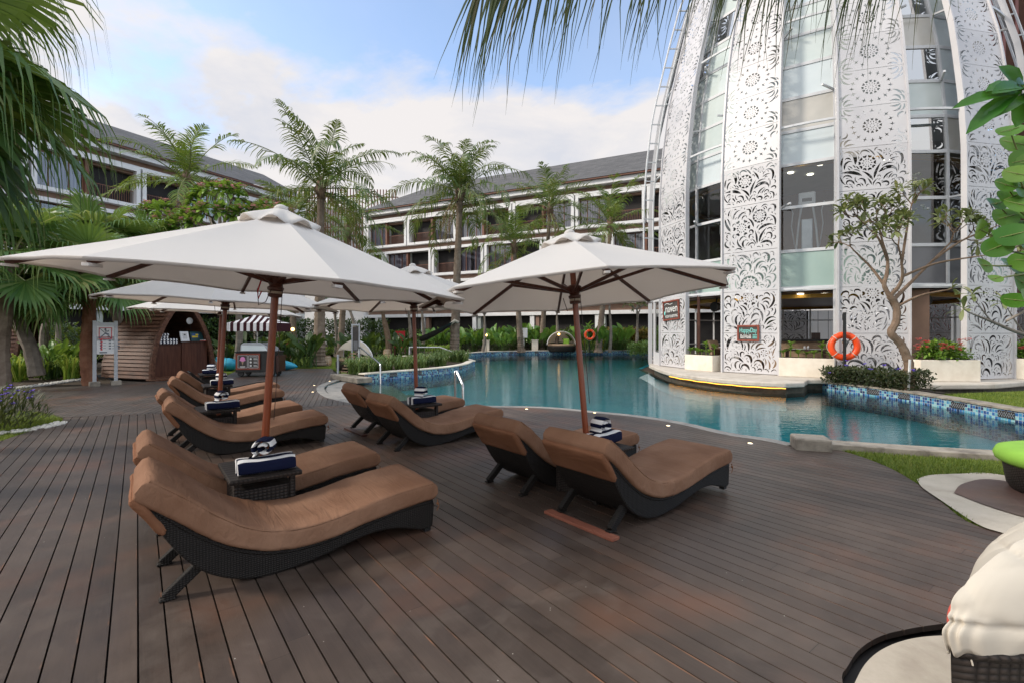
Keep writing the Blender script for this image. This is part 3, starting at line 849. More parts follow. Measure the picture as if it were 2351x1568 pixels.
# ---- parasols
def parasol(loc, az, tilt_dir, tilt, r, zr, rot0, label, cord=False):
    root = empty('parasol', loc, 0, label, 'parasol', 'white parasols over the loungers')
    ax = Vector((-math.sin(tilt_dir), math.cos(tilt_dir), 0))
    root.rotation_mode = 'QUATERNION'
    from mathutils import Quaternion
    root.rotation_quaternion = Quaternion(ax, tilt)
    zt = zr+.60; z0 = .05
    b = MB(); b.tube([(0,0,z0),(0,0,zr*.55),(0,0,zt)], .029, 14); b.build('pole', M['polewood'], root, smooth=40)
    b = MB(); b.lathe([(.03,-.10),(.052,-.095),(.055,-.075),(.040,-.065),(.043,-.05),(.060,-.04),(.062,-.02),(.045,-.008),(.05,.0),(.068,.03),(.075,.07),(.05,.085),(.03,.09)], (0,0,zr+.02), 18); hb = b.build('hub', M['ribwood'], root, smooth=40)
    b = MB(); b.torus((0,0,zr-.035),.05,.006,18,6); b.torus((0,0,zr-.045),.05,.006,18,6); b.build('cord_ring', M['cream'], hb)
    hubT = zr+.575
    for k in range(8):
        a = rot0+k*PI/4; dx, dy = math.cos(a), math.sin(a)
        b = MB(); e = Vector((dx*(r-.03),dy*(r-.03),zr-.012)); s_ = Vector((dx*.05,dy*.05,hubT-.045))
        b.bar(s_, e, .022, .032); rb = b.build('rib', M['ribwood'], root)
        b = MB(); mid = s_.lerp(e,.52); b.bar((dx*.055,dy*.055,zr+.045), mid-Vector((0,0,.018)), .02, .03); b.build('strut', M['ribwood'], rb)
    # canopy
    b = MB(); nr, ns = 10, 8; vs = []; tot = 8*ns
    for i in range(nr+1):
        t = i/nr
        for j in range(tot):
            k, f = divmod(j, ns); f /= ns
            a = rot0+k*PI/4; a2 = a+PI/4
            rr = lerp(.16, r, t)
            p = Vector((math.cos(a),math.sin(a),0)).lerp(Vector((math.cos(a2),math.sin(a2),0)), f)*rr
            sag = math.sin(PI*f)
            p *= 1-.028*sag*t**3
            z = lerp(hubT-.05, zr+.012, t)-.016*sag*math.sin(PI*min(t*1.05,1))*1.6+.012*sag*t**4
            z += noise.noise((p.x*2.5+loc[0],p.y*2.5,1.0))*.008*t
            vs.append((p.x,p.y,z))
    fs = [(i*tot+j, i*tot+(j+1)%tot, (i+1)*tot+(j+1)%tot, (i+1)*tot+j) for i in range(nr) for j in range(tot)]
    base = len(vs)
    for j in range(tot):
        x,y,z = vs[nr*tot+j]; q = .997
        vs.append((x*q,y*q,z-.019))
    fs += [(nr*tot+j, nr*tot+(j+1)%tot, base+(j+1)%tot, base+j) for j in range(tot)]
    b.add(vs, fs)
    cn = b.build('canopy', M['canopy'], root, smooth=12, fix=False)
    sol = cn.modifiers.new('thick','SOLIDIFY'); sol.thickness = .004; sol.offset = 0
    for k in range(8):
        a = rot0+k*PI/4; c = Vector((math.cos(a)*(r-.05),math.sin(a)*(r-.05),zr-.026))
        b = MB(); b.box(c, (.075,.04,.016), a); b.build('corner_pocket', M['canopy'], cn)
    # scalloped vent cap
    b = MB(); vs = []; nr2, n2 = 7, 64
    for i in range(nr2+1):
        t = i/nr2; rr = lerp(.03,.295,t)
        for j in range(n2):
            a = 2*PI*j/n2+rot0; wv = math.cos(8*a-8*rot0)
            rj = rr*(1-.03*t*wv)
            z = hubT+.045-.118*t**1.25-(.024*wv+.006)*t**2.2+noise.noise((a*2,t*3,loc[0]))*.010*t
            vs.append((rj*math.cos(a), rj*math.sin(a), z))
    fs = [(i*n2+j, i*n2+(j+1)%n2, (i+1)*n2+(j+1)%n2, (i+1)*n2+j) for i in range(nr2) for j in range(n2)]
    b.add(vs, fs); b.sphere((0,0,hubT+.045), .055, 14, 8, (1,1,.8))
    v = b.build('vent', M['canopy'], cn, smooth=50, fix=False)
    sol = v.modifiers.new('thick','SOLIDIFY'); sol.thickness = .006
    b = MB(); b.tube([(.055,0,zr+.02),(.058,.004,zr-.5),(.06,.0,zr-1.05)], .003, 4)
    b.tube([(0,-.055,zr),(-.03,-.08,zr-.12),(-.09,-.07,zr-.15),(-.12,-.05,zr-.02)], .0035, 4)
    b.build('cord', M['darkwood'], root)
    if cord:
        b = MB(); b.tube([(-.10,-.03,zr+.06),(-.115,-.05,zr-.04),(-.10,-.06,zr-.10),(-.085,-.05,zr-.04)], .006, 5); b.build('red_cord', M['red'], root)
    return root
def lean(p, dx_dir, deg): return p
P = [SU(*TB[i][0]) for i in (0,1,2,4,5)]
parasol(P[0], 0, R(-5), R(4.2), 1.545, 1.905, R(217.9), 'large white parasol nearest the camera over the two front loungers', True)
parasol(P[1], 0, R(10), R(3.2), 1.53, 1.93, R(205), 'white parasol second in the left row, pole behind a towel table')
parasol(P[2], 0, R(5), R(2.5), 1.53, 1.93, R(212), 'white parasol farthest in the left row, mostly hidden under the others')
parasol(P[3], 0, R(175), R(1.8), 1.53, 1.93, R(222), 'white parasol over the poolside lounger pair, half hidden behind the front two')
parasol(P[4], 0, R(146), R(5.2), 1.53, 1.905, R(271), 'white parasol on the right with its brown ribs showing underneath')
# ================================================================ the round tower
TW = empty('round_tower', (11.8,19.27,0), R(-31.5), 'egg shaped white tower of cut metal screens and glass beside the pool', 'tower')
M['pane1'] = mat('pale_teal_pane', (.46,.53,.52), (.55,.60,.585), .6, .12, spec=.6)  # opaque pane colours with blinds and sky reflections painted in
M['pane2'] = mat('beige_pane', (.40,.39,.36), (.52,.50,.46), .6, .12, spec=.6)
M['pane3'] = mat('pale_blue_pane', (.58,.64,.66), (.50,.57,.60), .6, .12, spec=.6)
M['daylightpane'] = m_cloth('white_daylight_pane', (.8,.82,.82), .75, 0)  # white translucent panes imitate the bright daylight behind the rear windows
M['glasssky'] = m_glass('reflective_glass', (.45,.5,.52), 4.0, .03)
M['palestone'] = m_stone('pale_terrace_stone', (.38,.34,.29), (.52,.47,.41), (.60,.56,.50), 2.5)
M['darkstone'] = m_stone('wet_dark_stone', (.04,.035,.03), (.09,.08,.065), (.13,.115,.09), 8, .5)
TROT = Matrix.Rotation(R(-31.5), 4, 'Z'); TLOC = Vector((11.8,19.27,0))
def tl(phi, r, z):           # tower-local point
    return Vector((r*math.sin(R(phi)), -r*math.cos(R(phi)), z))
def tw(phi, r, z): return TROT @ tl(phi, r, z)+TLOC
RP = [(0,6.15),(6.5,6.15),(8.04,6.05),(9.99,5.81),(11.5,5.46),(12.65,5.18),(14.3,4.75),(15.7,4.15),(17.5,3.0),(18.8,1.6),(19.4,.5)]
def TR(z): return interp(RP, z)
PZ = [.27,1.5,2.79,4.03,5.47,6.67,7.82,8.90,9.95,11.03,12.08,13.1,14.1,15.0,15.8]
PC = [14.0+29.2*k for k in range(-3,3)]
HALF = 7.75
def stroke(p, ang, L, curv, dcurv, w, n=12):
    pts = []; x, y = p; a = ang; k = curv
    st = L/n
    for i in range(n+1):
        pts.append((x,y,a)); x += math.cos(a)*st; y += math.sin(a)*st; a += k*st; k += dcurv*st
    le = []; ri = []
    for i, (x,y,a) in enumerate(pts):
        t = i/n; ww = w*(math.sin(PI*min(1,t*1.02+.0))**.8*(1.25-.7*t)+.04)*.5
        le.append((x-math.sin(a)*ww, y+math.cos(a)*ww)); ri.append((x+math.sin(a)*ww, y-math.cos(a)*ww))
    return le+ri[::-1]
def blob(c, a, rl, rw, n=10, heart=0):
    out = []
    for i in range(n):
        t = 2*PI*i/n; x = rl*math.cos(t); y = rw*math.sin(t)*(1+.35*math.cos(t))
        if heart: x -= heart*rl*math.exp(-(math.sin(t)/.35)**2)*(1 if math.cos(t) > 0 else 0)
        out.append((c[0]+x*math.cos(a)-y*math.sin(a), c[1]+x*math.sin(a)+y*math.cos(a)))
    return out
def star4(c, a, r):
    out = []
    for i in range(8):
        rr = r if i%2 == 0 else r*.36
        if i in (0,4): rr *= 1.25
        t = a+i*PI/4; out.append((c[0]+rr*math.cos(t), c[1]+rr*math.sin(t)))
    return out
class Cut:
    def __init__(s, W, Hh, seed):
        s.W = W; s.H = Hh; s.polys = []; s.grid = {}; s.r = random.Random(seed); s.cell = .05
    def dense(s, poly):
        out = []
        for (x0,y0),(x1,y1) in zip(poly, poly[1:]+poly[:1]):
            k = max(1, int(math.hypot(x1-x0,y1-y0)/.02))
            for i in range(k): out.append((x0+(x1-x0)*i/k, y0+(y1-y0)*i/k))
        return out
    def try_add(s, poly, gap=.017, mar=.045, force=False):
        d = s.dense(poly)
        if not force:
            for x, y in d:
                if not (mar < x < s.W-mar and mar < y < s.H-mar): return False
                gx, gy = int(x/s.cell), int(y/s.cell)
                for i in (-1,0,1):
                    for j in (-1,0,1):
                        for (px,py) in s.grid.get((gx+i,gy+j), ()):
                            if (px-x)**2+(py-y)**2 < gap*gap: return False
        s.polys.append(poly)
        for x, y in d: s.grid.setdefault((int(x/s.cell),int(y/s.cell)), []).append((x,y))
        # block the inside of fat shapes
        cx = sum(p[0] for p in poly)/len(poly); cy = sum(p[1] for p in poly)/len(poly)
        s.grid.setdefault((int(cx/s.cell),int(cy/s.cell)), []).append((cx,cy))
        return True
    def flower(s, c, r, n=10):
        for i in range(n):
            a = 2*PI*i/n
            s.try_add(blob((c[0]+math.cos(a)*r*.80, c[1]+math.sin(a)*r*.80), a, r*.17, r*.21, 10, .5), .004)
            s.try_add(blob((c[0]+math.cos(a)*r*.45, c[1]+math.sin(a)*r*.45), a, r*.10, r*.07, 7), .003)
        for i in range(6):
            a = 2*PI*i/6
            s.try_add(blob((c[0]+math.cos(a)*r*.20, c[1]+math.sin(a)*r*.20), a, r*.05, r*.04, 6), .002)
    def fill(s, tries, flow=None):
        for t in range(tries):
            f = t/tries; sz = lerp(.56, .085, f**.7); r = s.r
            p = (r.uniform(0,s.W), r.uniform(0,s.H))
            a = r.uniform(0,2*PI) if flow is None else flow(p)+r.uniform(-.7,.7)
            L = sz*r.uniform(.6,1.15); curl = r.random() < .55
            cv = r.choice((-1,1))*(r.uniform(.5,1.6) if curl else r.uniform(.3,1.5))/L
            s.try_add(stroke(p, a, L, cv, cv*(r.uniform(2.5,6.5)/L if curl else r.uniform(-.5,1)/L), L*r.uniform(.085,.155)+.011), .016)
def screen_polys(kind, W, Hh, seed):
    c = Cut(W, Hh, seed)
    if kind == 'mandala':
        m = (W*.5, Hh*.5)
        for i in range(12):
            a = 2*PI*i/12
            c.try_add(blob((m[0]+math.cos(a)*.185*1.12, m[1]+math.sin(a)*.185), a, .042, .034, 9, .6), .004)
            c.try_add(blob((m[0]+math.cos(a+.26)*.115*1.12, m[1]+math.sin(a+.26)*.115), a+.26, .026, .013, 6), .004)
        for i in range(7):
            a = 2*PI*i/7; c.try_add(blob((m[0]+math.cos(a)*.055, m[1]+math.sin(a)*.055), a, .016, .012, 6), .003)
        for i in range(16):
            a = 2*PI*i/16
            c.try_add(star4((m[0]+math.cos(a)*.42*1.13, m[1]+math.sin(a)*.41), a, .060), .004)
        r = random.Random(seed)
        for t in range(150):
            f = t/150; L = lerp(.30,.09,f)
            x, y = r.uniform(.03,.40), r.uniform(.03,.42)
            if x/.36+y/.36 > 1.0: continue
            a = r.uniform(-.4,1.9); cv = r.choice((-1,1))*r.uniform(2,7)
            for sx in (0,1):
                for sy in (0,1):
                    pl = [(W-px if sx else px, Hh-py if sy else py) for px,py in stroke((x,y), a, L, cv, cv*3, L*.16+.008)]
                    if any((px-m[0])**2/1.2+(py-m[1])**2 < .46**2 for px,py in pl): break
                    if not c.try_add(pl, .013, .03): break
                else: continue
                break
    else:
        if kind == 'one': c.flower((W*.42,Hh*.62), .23, 10); c.flower((W*.70,Hh*.84), .10, 7)
        if kind == 'two': c.flower((W*.36,Hh*.52), .28, 12); c.flower((W*.68,Hh*.72), .22, 11)
        if kind == 'low': c.flower((W*.5,Hh*.07+.12), .30, 12)
        if kind == 'high': c.flower((W*.5,Hh*.96-.14), .28, 12)
        if kind == 'base': c.flower((W*.20,Hh*.55), .085, 6); c.flower((W*.31,Hh*.64), .06, 6); c.flower((W*.76,Hh*.52), .11, 7); c.flower((W*.82,Hh*.85), .08, 6)
        c.fill(3400, lambda p: math.atan2(p[1]+.2, (p[0]-W*.5)*.8))
    return c.polys
def screen_mesh(name, kind, seed, z0, z1):
    r0, r1 = TR(z0), TR(z1); w0 = 2*r0*math.sin(R(HALF)); w1 = 2*r1*math.sin(R(HALF))
    W = 1.66; Hh = math.hypot(z1-z0, r1-r0)
    cu = bpy.data.curves.new('tmp','CURVE'); cu.dimensions = '2D'; cu.fill_mode = 'BOTH'; cu.extrude = .004
    def spl(poly):
        s = cu.splines.new('POLY'); s.points.add(len(poly)-1); s.use_cyclic_u = True
        for pt, (x,y) in zip(s.points, poly): pt.co = (x,y,0,1)
    e = .006
    spl([(e,e),(W-e,e),(W-e,Hh-e),(e,Hh-e)])
    for p in screen_polys(kind, W, Hh, seed): spl(p)
    ob = bpy.data.objects.new('tmp', cu); COL.objects.link(ob)
    me = bpy.data.meshes.new_from_object(ob.evaluated_get(bpy.context.evaluated_depsgraph_get()))
    bpy.data.objects.remove(ob); bpy.data.curves.remove(cu)
    me.name = name
    for v in me.vertices:
        x, y, t = v.co.x/W-.5, v.co.y/Hh, v.co.z
        w = lerp(w0,w1,y)
        v.co = (x*w, -lerp(r0,r1,y)*math.cos(R(HALF))-t-.02, lerp(z0,z1,y))
    me.materials.clear(); me.materials.append(M['panel'])
    return me
bpy.context.view_layer.update()
KIND = ['base','high','low','two','one']+['mandala']*9
for i in range(len(PZ)-1):
    me = screen_mesh('screen_panel', KIND[i], 11 if KIND[i] == 'mandala' else 20+i, PZ[i], PZ[i+1])
    for c in (PC if i > 1 else PC+[PC[-1]+29.2*j for j in (1,2,3,4)]):
        if i > 9 and c > 40: continue
        o = bpy.data.objects.new('screen_panel', me); COL.objects.link(o); o.parent = TW; o.rotation_euler = (0,0,R(c))
# vertical frames at both edges of every strip of screens
for c in PC:
    for s_ in (-1,1):
        b = MB(); n = 22; pts = [tl(c+s_*(HALF+.15), TR(z)+.0, z) for z in [lerp(.2,15.8,k/n) for k in range(n+1)]]
        for p, q in zip(pts, pts[1:]): b.bar(p, q, .05, .15, up=tl(c,1,0))
        b.build('frame_fin', M['panel'], TW)
# outrigger ladders behind the panels
for c in (PC[0]+14.6-29.2*0, PC[-1]+14.6):
    b = MB(); n = 16; zs = [lerp(4.5,16.5,k/n) for k in range(n+1)]
    for rr in (.05,.42):
        pts = [tl(c, TR(z)+rr, z) for z in zs]
        b.tube(pts, .035, 6)
    for k, z in enumerate(zs): b.bar(tl(c,TR(z)+.05,z), tl(c,TR(z)+.42,z), .04)
    b.build('outrigger', M['framew'], TW)
# inner glass skin
FP = 14.6; GZ = [2.86,3.98,5.30,6.60,7.62,8.66,9.70,10.72,11.76,12.8,13.9,15.0]
def TRI(z): return TR(z)-.52
mulls = [-.9+FP*(k+.5) for k in range(-6,6)]
for k, a in enumerate(mulls[:-1]):
    b = mulls[k+1]
    g = MB(); fr = MB(); bl = MB()
    for i, (z0,z1) in enumerate(zip(GZ, GZ[1:])):
        q = [tl(a,TRI(z0),z0), tl(b,TRI(z0),z0), tl(b,TRI(z1),z1), tl(a,TRI(z1),z1)]
        if i == 0:
            sp_ = MB(); sp_.add(q, [(0,1,2,3)]); 
            sp_.build('spandrel', M['greyglass'] if k in (7,8) else M['teal'], TW)
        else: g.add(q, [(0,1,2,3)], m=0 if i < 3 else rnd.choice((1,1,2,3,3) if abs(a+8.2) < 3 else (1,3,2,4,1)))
        fr.bar(q[0], q[1], .06, .09)
        if i in (0,): fr.bar(q[0]+Vector((0,0,-.04)), q[1]+Vector((0,0,-.04)), .10, .10)
        if i >= 40:
            ins = [tl(a+.2,TRI(z0)-.09,z0+.05), tl(b-.2,TRI(z0)-.09,z0+.05), tl(b-.2,TRI(z1)-.09,z1-.05), tl(a+.2,TRI(z1)-.09,z1-.05)]
            cut = rnd.choice((0,0,.18,.45))
            if cut: ins[2] = ins[1].lerp(ins[2],1-cut); ins[3] = ins[0].lerp(ins[3],1-cut)
            mi = rnd.choice((0,0,0,1))
            bl.add(ins, [(0,1,2,3)], m=mi)
    zz = GZ[1:]
    for z0,z1 in zip(GZ,GZ[1:]): fr.bar(tl(a,TRI(z0),z0), tl(a,TRI(z1),z1), .07, .09, up=tl(a,1,0))
    gl = g.build('glazing', [M['glassdim'],M['pane1'],M['pane2'],M['pane3'],M['glasssky']], TW, fix=False)
    fr.build('mullion', M['framew'], TW)
# ring beams tying screens to glass, with struts
for z in (2.80,7.62,11.0):
    b = MB(); pts = [tl(a, TR(z)-.06, z) for a in range(-76,78,4)]
    for p, q in zip(pts,pts[1:]): b.bar(p,q,.06,.06)
    b.build('ring_beam', M['framew'], TW)
for a in mulls[1:-1]:
    for z in (5.30,8.66,10.72,12.8):
        b = MB(); b.bar(tl(a,TRI(z),z), tl(a+(3.5 if int(z*10)%2 else -3.5),TR(z)-.06,z+.03), .05, .05); b.build('strut', M['framew'], TW)
# floors, ceilings, core
def disc(name, z0, z1, r, m, n=48):
    b = MB(); b.lathe([(0,z0),(r,z0),(r,z1),(0,z1)], (0,0,0), n); return b.build(name, m, TW)
disc('floor_slab', 2.74, 3.9, 5.5, M['darkwood'])
disc('floor_slab', 6.95, 7.5, 5.45, M['fascia'])
disc('floor_slab', 10.6, 10.95, 4.95, M['fascia'])
disc('floor_slab', 14.0, 14.3, 4.2, M['fascia'])
b = MB(); b.lathe([(0,3.9),(1.7,3.9),(1.7,14),(0,14)], (0,1.2,0), 20); b.build('core', M['brownwall'], TW)
b = MB(); b.lathe([(5.75,2.8),(5.75,8),(5.3,10.5),(4.7,12.5),(3.8,14.8),(2.4,16.6),(.3,18.2)], (0,0,0), 40, a0=R(-5), a1=R(185)); b.build('rear_wall', M['whitewall'], TW, fix=False)
b = MB(); b.lathe([(4.05,15.2),(3.3,16.6),(1.8,18.2),(.2,19.0)], (0,0,0), 40); b.build('dome_cap', M['panel'], TW, smooth=True)
b = MB(); b.lathe([(4.4,6.80),(4.6,6.80),(4.6,6.93),(4.4,6.93)], (0,0,0), 40); b.build('ceiling_cove', M['gold'], TW)
b = MB(); b.lathe([(4.6,2.60),(4.8,2.60),(4.8,2.72),(4.6,2.72)], (0,0,0), 40); b.build('ceiling_cove', M['gold'], TW)
for z, lst in ((6.93,((-3,4.6),(4,4.0),(-9,3.6),(22,4.6),(31,4.0),(-28,4.4),(0,3.0))),(2.72,((-3,4.9),(5,4.4),(-26,4.9),(30,4.9)))):
    b = MB()
    for a, r in lst:
        c = tl(a,r,z); b.lathe([(0,-.012),(.085,-.012),(.10,0)], c, 10)
    b.build('downlight', M['lampw'], TW)
# restaurant back: white framed windows in the lower rear, brown partition by the right gap
b = MB()
for a in range(96,265,12): b.bar(tl(a,5.6,.27), tl(a,5.6,2.75), .07, .07)
for z in (.95,2.1,2.7):
    for a in range(96,264,12): b.bar(tl(a,5.6,z), tl(a+12,5.6,z), .05, .05)
b.build('rear_window_frame', M['framew'], TW)
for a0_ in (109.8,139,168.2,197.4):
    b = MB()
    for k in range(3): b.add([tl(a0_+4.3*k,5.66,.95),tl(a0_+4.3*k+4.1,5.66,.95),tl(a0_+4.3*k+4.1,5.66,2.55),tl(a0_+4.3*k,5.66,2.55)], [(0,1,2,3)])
    b.build('rear_glazing', M['daylightpane'], TW, fix=False)
b = MB(); b.bar(tl(26,5.2,1.5), tl(31.5,5.5,1.5), .08, 2.5); b.build('partition', M['brownwall'], TW)
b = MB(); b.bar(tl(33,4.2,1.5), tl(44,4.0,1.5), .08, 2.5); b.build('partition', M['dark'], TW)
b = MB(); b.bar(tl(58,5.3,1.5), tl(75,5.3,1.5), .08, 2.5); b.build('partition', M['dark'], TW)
for a in (-36.6,-22.6,-8.2,6.3,21.0):
    b = MB(); b.bar(tl(a,5.62,.27), tl(a,5.62,2.85), .09, .09); b.build('post', M['browntrim'] if a in (-36.6,) else M['framew'], TW)
# side glass of the left bay at ground level
b = MB(); b.add([tl(-60,6.1,.75),tl(-53.5,6.1,.75),tl(-53.5,6.1,2.7),tl(-60,6.1,2.7)], [(0,1,2,3)]); sg = b.build('side_glazing', M['glass'], TW, fix=False)
b = MB()
for a_ in (-60.3,-53.4): b.bar(tl(a_,6.1,.27), tl(a_,6.1,2.75), .09, .09)
b.bar(tl(-60.3,6.1,2.75), tl(-53.4,6.1,2.75), .08, .08); b.bar(tl(-60.3,6.1,.5), tl(-53.4,6.1,.5), .07, .5)
b.build('side_frame', M['panel'], TW)

# platform under the tower
plat = plat_edge[::-1][::-1]+[(6.5,22.6),(8.5,25.5),(13,26.5),(17.5,24),(19,19),(16.5,14.2),(13.4,12.7),(12,12.1),(10.4,12.0),(9.7,12.6),(9.0,13.25),(8.1,13.3),(7.5,12.5)]
b = MB(); b.prism(plat, .13, .255); o = b.build('tower_platform', M['palestone'], bevel=.03)
b = MB(); cx, cy = 11.0, 18.8
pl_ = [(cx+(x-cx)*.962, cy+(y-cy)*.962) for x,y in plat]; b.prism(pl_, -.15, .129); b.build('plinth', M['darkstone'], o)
b = MB(); b.prism(pl_, -1.3, -.151); b.build('plinth', M['pooltile'], o)
tag(o, 'pale stone terrace slab overhanging the water under the tower', 'platform')
b = MB(); edge = [(x+(x-cx)*-.012, y+(y-cy)*-.012) for x,y in plat_edge]
b.tube([(x,y,.105+.006*math.sin(i*1.7)) for i,(x,y) in enumerate(edge[:-9])], .011, 6)
tag(b.build('rope_light', M['led'], smooth=True), 'glowing amber rope light along the edge of the tower terrace', 'rope light')

# planters standing between the screens
def planter(a, wdt, r, h=.52, lab='', depth=.42):
    c = tw(a, r, .256); root = empty('planter_box', c, R(-31.5+a), lab, 'planter')
    b = MB(); b.box((0,0,h/2),(wdt,depth,h)); b.build('box', M['beige'], root, bevel=.015)
    b = MB(); b.box((0,0,h+.002),(wdt-.08,depth-.08,.02)); b.build('earth', M['soil'], root)
    return c+Vector((0,0,h)), R(-31.5+a), wdt
PL = [planter(-30.3, 1.15, 6.12, .52, 'stone planter of green succulents left of the screen with the turquoise sign'),
      planter(-.9, 1.36, 6.12, .54, 'stone planter of small green succulents left of the orange lifebuoy'),
      planter(28.2, 1.5, 6.35, .56, 'stone planter of pink flowers right of the leaning frangipani trunk', .5),
      planter(57.5, 1.4, 6.25, .56, 'stone planter of pink flowers at the right edge, partly cut off')]

# restaurant furniture
def dining_table(p, rz, lab):
    root = empty('dining_table', p, rz, lab, 'table')
    b = MB(); b.box((0,0,.72),(1.15,.75,.05)); b.build('tabletop', M['darkwood'], root, bevel=.008)
    for sx in (1,-1):
        for sy in (1,-1):
            b = MB(); b.box((sx*.5,sy*.3,.345),(.08,.08,.69)); b.build('leg', M['darkwood'], root)
    b = MB(); b.box((-.25,.05,.75),(.42,.3,.012)); b.box((.3,.05,.75),(.38,.3,.012)); b.build('placemat', M['white'], root)
    b = MB(); b.lathe([(.02,0),(.03,.0),(.035,.06),(.02,.1),(0,.1)],(-.02,.0,.745),10); b.lathe([(.02,0),(.03,.0),(.035,.06),(.02,.1),(0,.1)],(.07,.03,.745),10); b.build('cruet', M['white'], root)
def dining_chair(p, rz, lab):
    root = empty('dining_chair', p, rz, lab, 'chair')
    b = MB(); b.box((0,0,.42),(.5,.5,.12)); b.build('seat', M['chairfab'], root, bevel=.03)
    b = MB(); prof = catmull([(.20,0,.38),(.22,0,.62),(.29,0,.85),(.37,0,.99)],4); bk = [(p_.x,p_.z) for p_ in prof]; b.extr(bk+[(x+.09,z) for x,z in bk[::-1]], -.27, .27); b.build('backrest', M['chairfab'], root, bevel=.02)
    for sx in (1,-1):
        for sy in (1,-1):
            b = MB(); b.box((sx*.2,sy*.2,.18),(.05,.05,.36)); b.build('leg', M['darkwood'], root)
Zp = .257
def tz(a, r): return tw(a, r, Zp)
dining_table(tz(-1.5,4.75), R(-31), 'dark dining table seen through the opening left of the orange lifebuoy')
dining_table(tz(-27,5.0), R(-58), 'dark dining table seen through the opening with the red vase')
dining_chair(tz(4.5,4.9), R(-15), 'beige curved dining chair left of the orange lifebuoy')
dining_chair(tz(-8.5,4.5), R(150), 'beige dining chair left of the table near the lifebuoy')
dining_chair(tz(-31.5,5.0), R(125), 'beige dining chair next to the screen with the red framed white sign')
dining_chair(tz(-20.5,4.6), R(-50), 'beige dining chair half hidden behind the screen with the turquoise sign')
def bar_counter(a0, a1, r, lab):
    root = empty('bar_counter', TLOC, R(-31.5), lab, 'counter')
    k = 6; la = [tl(lerp(a0,a1,i/k), r, 0) for i in range(k+1)]; lb = [tl(lerp(a0,a1,i/k), r-.5, 0) for i in range(k+1)]
    b = MB(); slab(b, la, lb, .257, 1.22); b.build('front', M['chairfab'], root)
    la = [tl(lerp(a0,a1,i/k), r+.12, 0) for i in range(k+1)]; lb = [tl(lerp(a0,a1,i/k), r-.6, 0) for i in range(k+1)]
    b = MB(); slab(b, la, lb, 1.222, 1.29); b.build('top', M['black'], root)
bar_counter(-36, 12, 3.3, 'long beige bar counter with a black top inside the tower')
def on_counter(a, r): return tw(a, r, 1.291)
b = MB(); b.lathe([(.10,0),(.11,.02),(.045,.06),(.05,.45),(.11,.62),(.12,.64),(.045,.55)], on_counter(-33.5,3.1), 14); tag(b.build('vase', M['red'], smooth=True), 'tall red vase on the bar counter', 'vase')
b = MB(); b.lathe([(.02,0),(.08,0),(.02,.02),(.02,.25),(.12,.3),(.16,.8),(.1,.8)], on_counter(-24,3.1), 14); tag(b.build('vase', M['hedge'], smooth=True), 'green vase on a thin stem on the bar counter', 'vase')
b = MB(); b.box((0,0,.11),(.26,.05,.22)); o = b.build('menu_stand', M['darkwood']); o.location = on_counter(3,3.1); o.rotation_euler = (0,0,R(-31)); tag(o, 'dark upright board on the bar counter behind the lifebuoy', 'board')
for (a, r, z, lab) in ((-35.2,5.0,2.42,'round black speaker under the ceiling behind the screen with the white sign'),(33,5.2,2.45,'round black speaker in the opening above the pink flowers')):
    root = empty('speaker', tw(a,r,z), R(-31.5+a), lab, 'speaker')
    b = MB(); Mx = Matrix.Rotation(R(90),3,'X'); n0 = len(b.v); b.lathe([(0,-.14),(.14,-.14),(.18,.04),(.17,.06),(0,.05)], (0,0,0), 20); b.v = [tuple(Mx @ Vector(p)) for p in b.v]; b.build('housing', M['black'], root, smooth=40)
    b = MB(); b.bar((0,.05,.1),(0,.1,.32),.04); b.build('bracket', M['black'], root)

# gym machines on the first floor
def elliptical(p, rz):
    root = empty('elliptical_trainer', p, rz, 'grey elliptical trainer standing behind the middle tower window', 'gym machine')
    b = MB(); b.box((0,0,.1),(.55,1.3,.12)); b.box((0,-.3,.6),(.30,.22,1.0)); b.build('base', M['galv'], root, bevel=.02)
    b = MB()
    for s_ in (1,-1): b.tube([(s_*.30,-.30,.1),(s_*.22,-.34,1.0),(s_*.13,-.36,1.62)], .03, 8)
    b.tube([(-.13,-.36,1.62),(.13,-.36,1.62)], .03, 8); b.build('frame', M['framew'], root, smooth=40)
    b = MB(); b.box((0,-.40,1.72),(.46,.08,.40)); c_ = b.build('console', M['framew'], root, bevel=.04)
    b = MB(); b.box((0,-.445,1.68),(.26,.012,.10)); b.build('screen', M['black'], c_)
    for s_ in (1,-1):
        b = MB(); b.tube([(s_*.33,.1,.3),(s_*.42,-.2,.95),(s_*.38,-.25,1.35),(s_*.45,-.3,1.62)], .018, 6); b.build('handle', M['framew'], root, smooth=40)
def treadmill(p, rz, lab):
    root = empty('treadmill', p, rz, lab, 'gym machine')
    b = MB(); b.box((0,.5,.12),(.75,1.7,.16)); b.build('deck', M['black'], root, bevel=.02)
    for s_ in (1,-1):
        b = MB(); b.tube([(s_*.36,-.2,.1),(s_*.36,-.05,.6),(s_*.35,-.25,1.25)], .07, 8); b.build('upright', M['framew'], root, smooth=40)
    b = MB(); b.box((0,-.27,1.32),(.8,.10,.34)); b.build('console', M['galv'], root, bevel=.03)
elliptical(tw(-1.0,4.7,3.905), R(-31.5))
treadmill(tw(-25,4.7,3.905), R(-85), 'grey treadmill behind the left tower window, closer to the screen')
treadmill(tw(-32,4.4,3.905), R(-85), 'grey treadmill behind the left tower window, farther back')

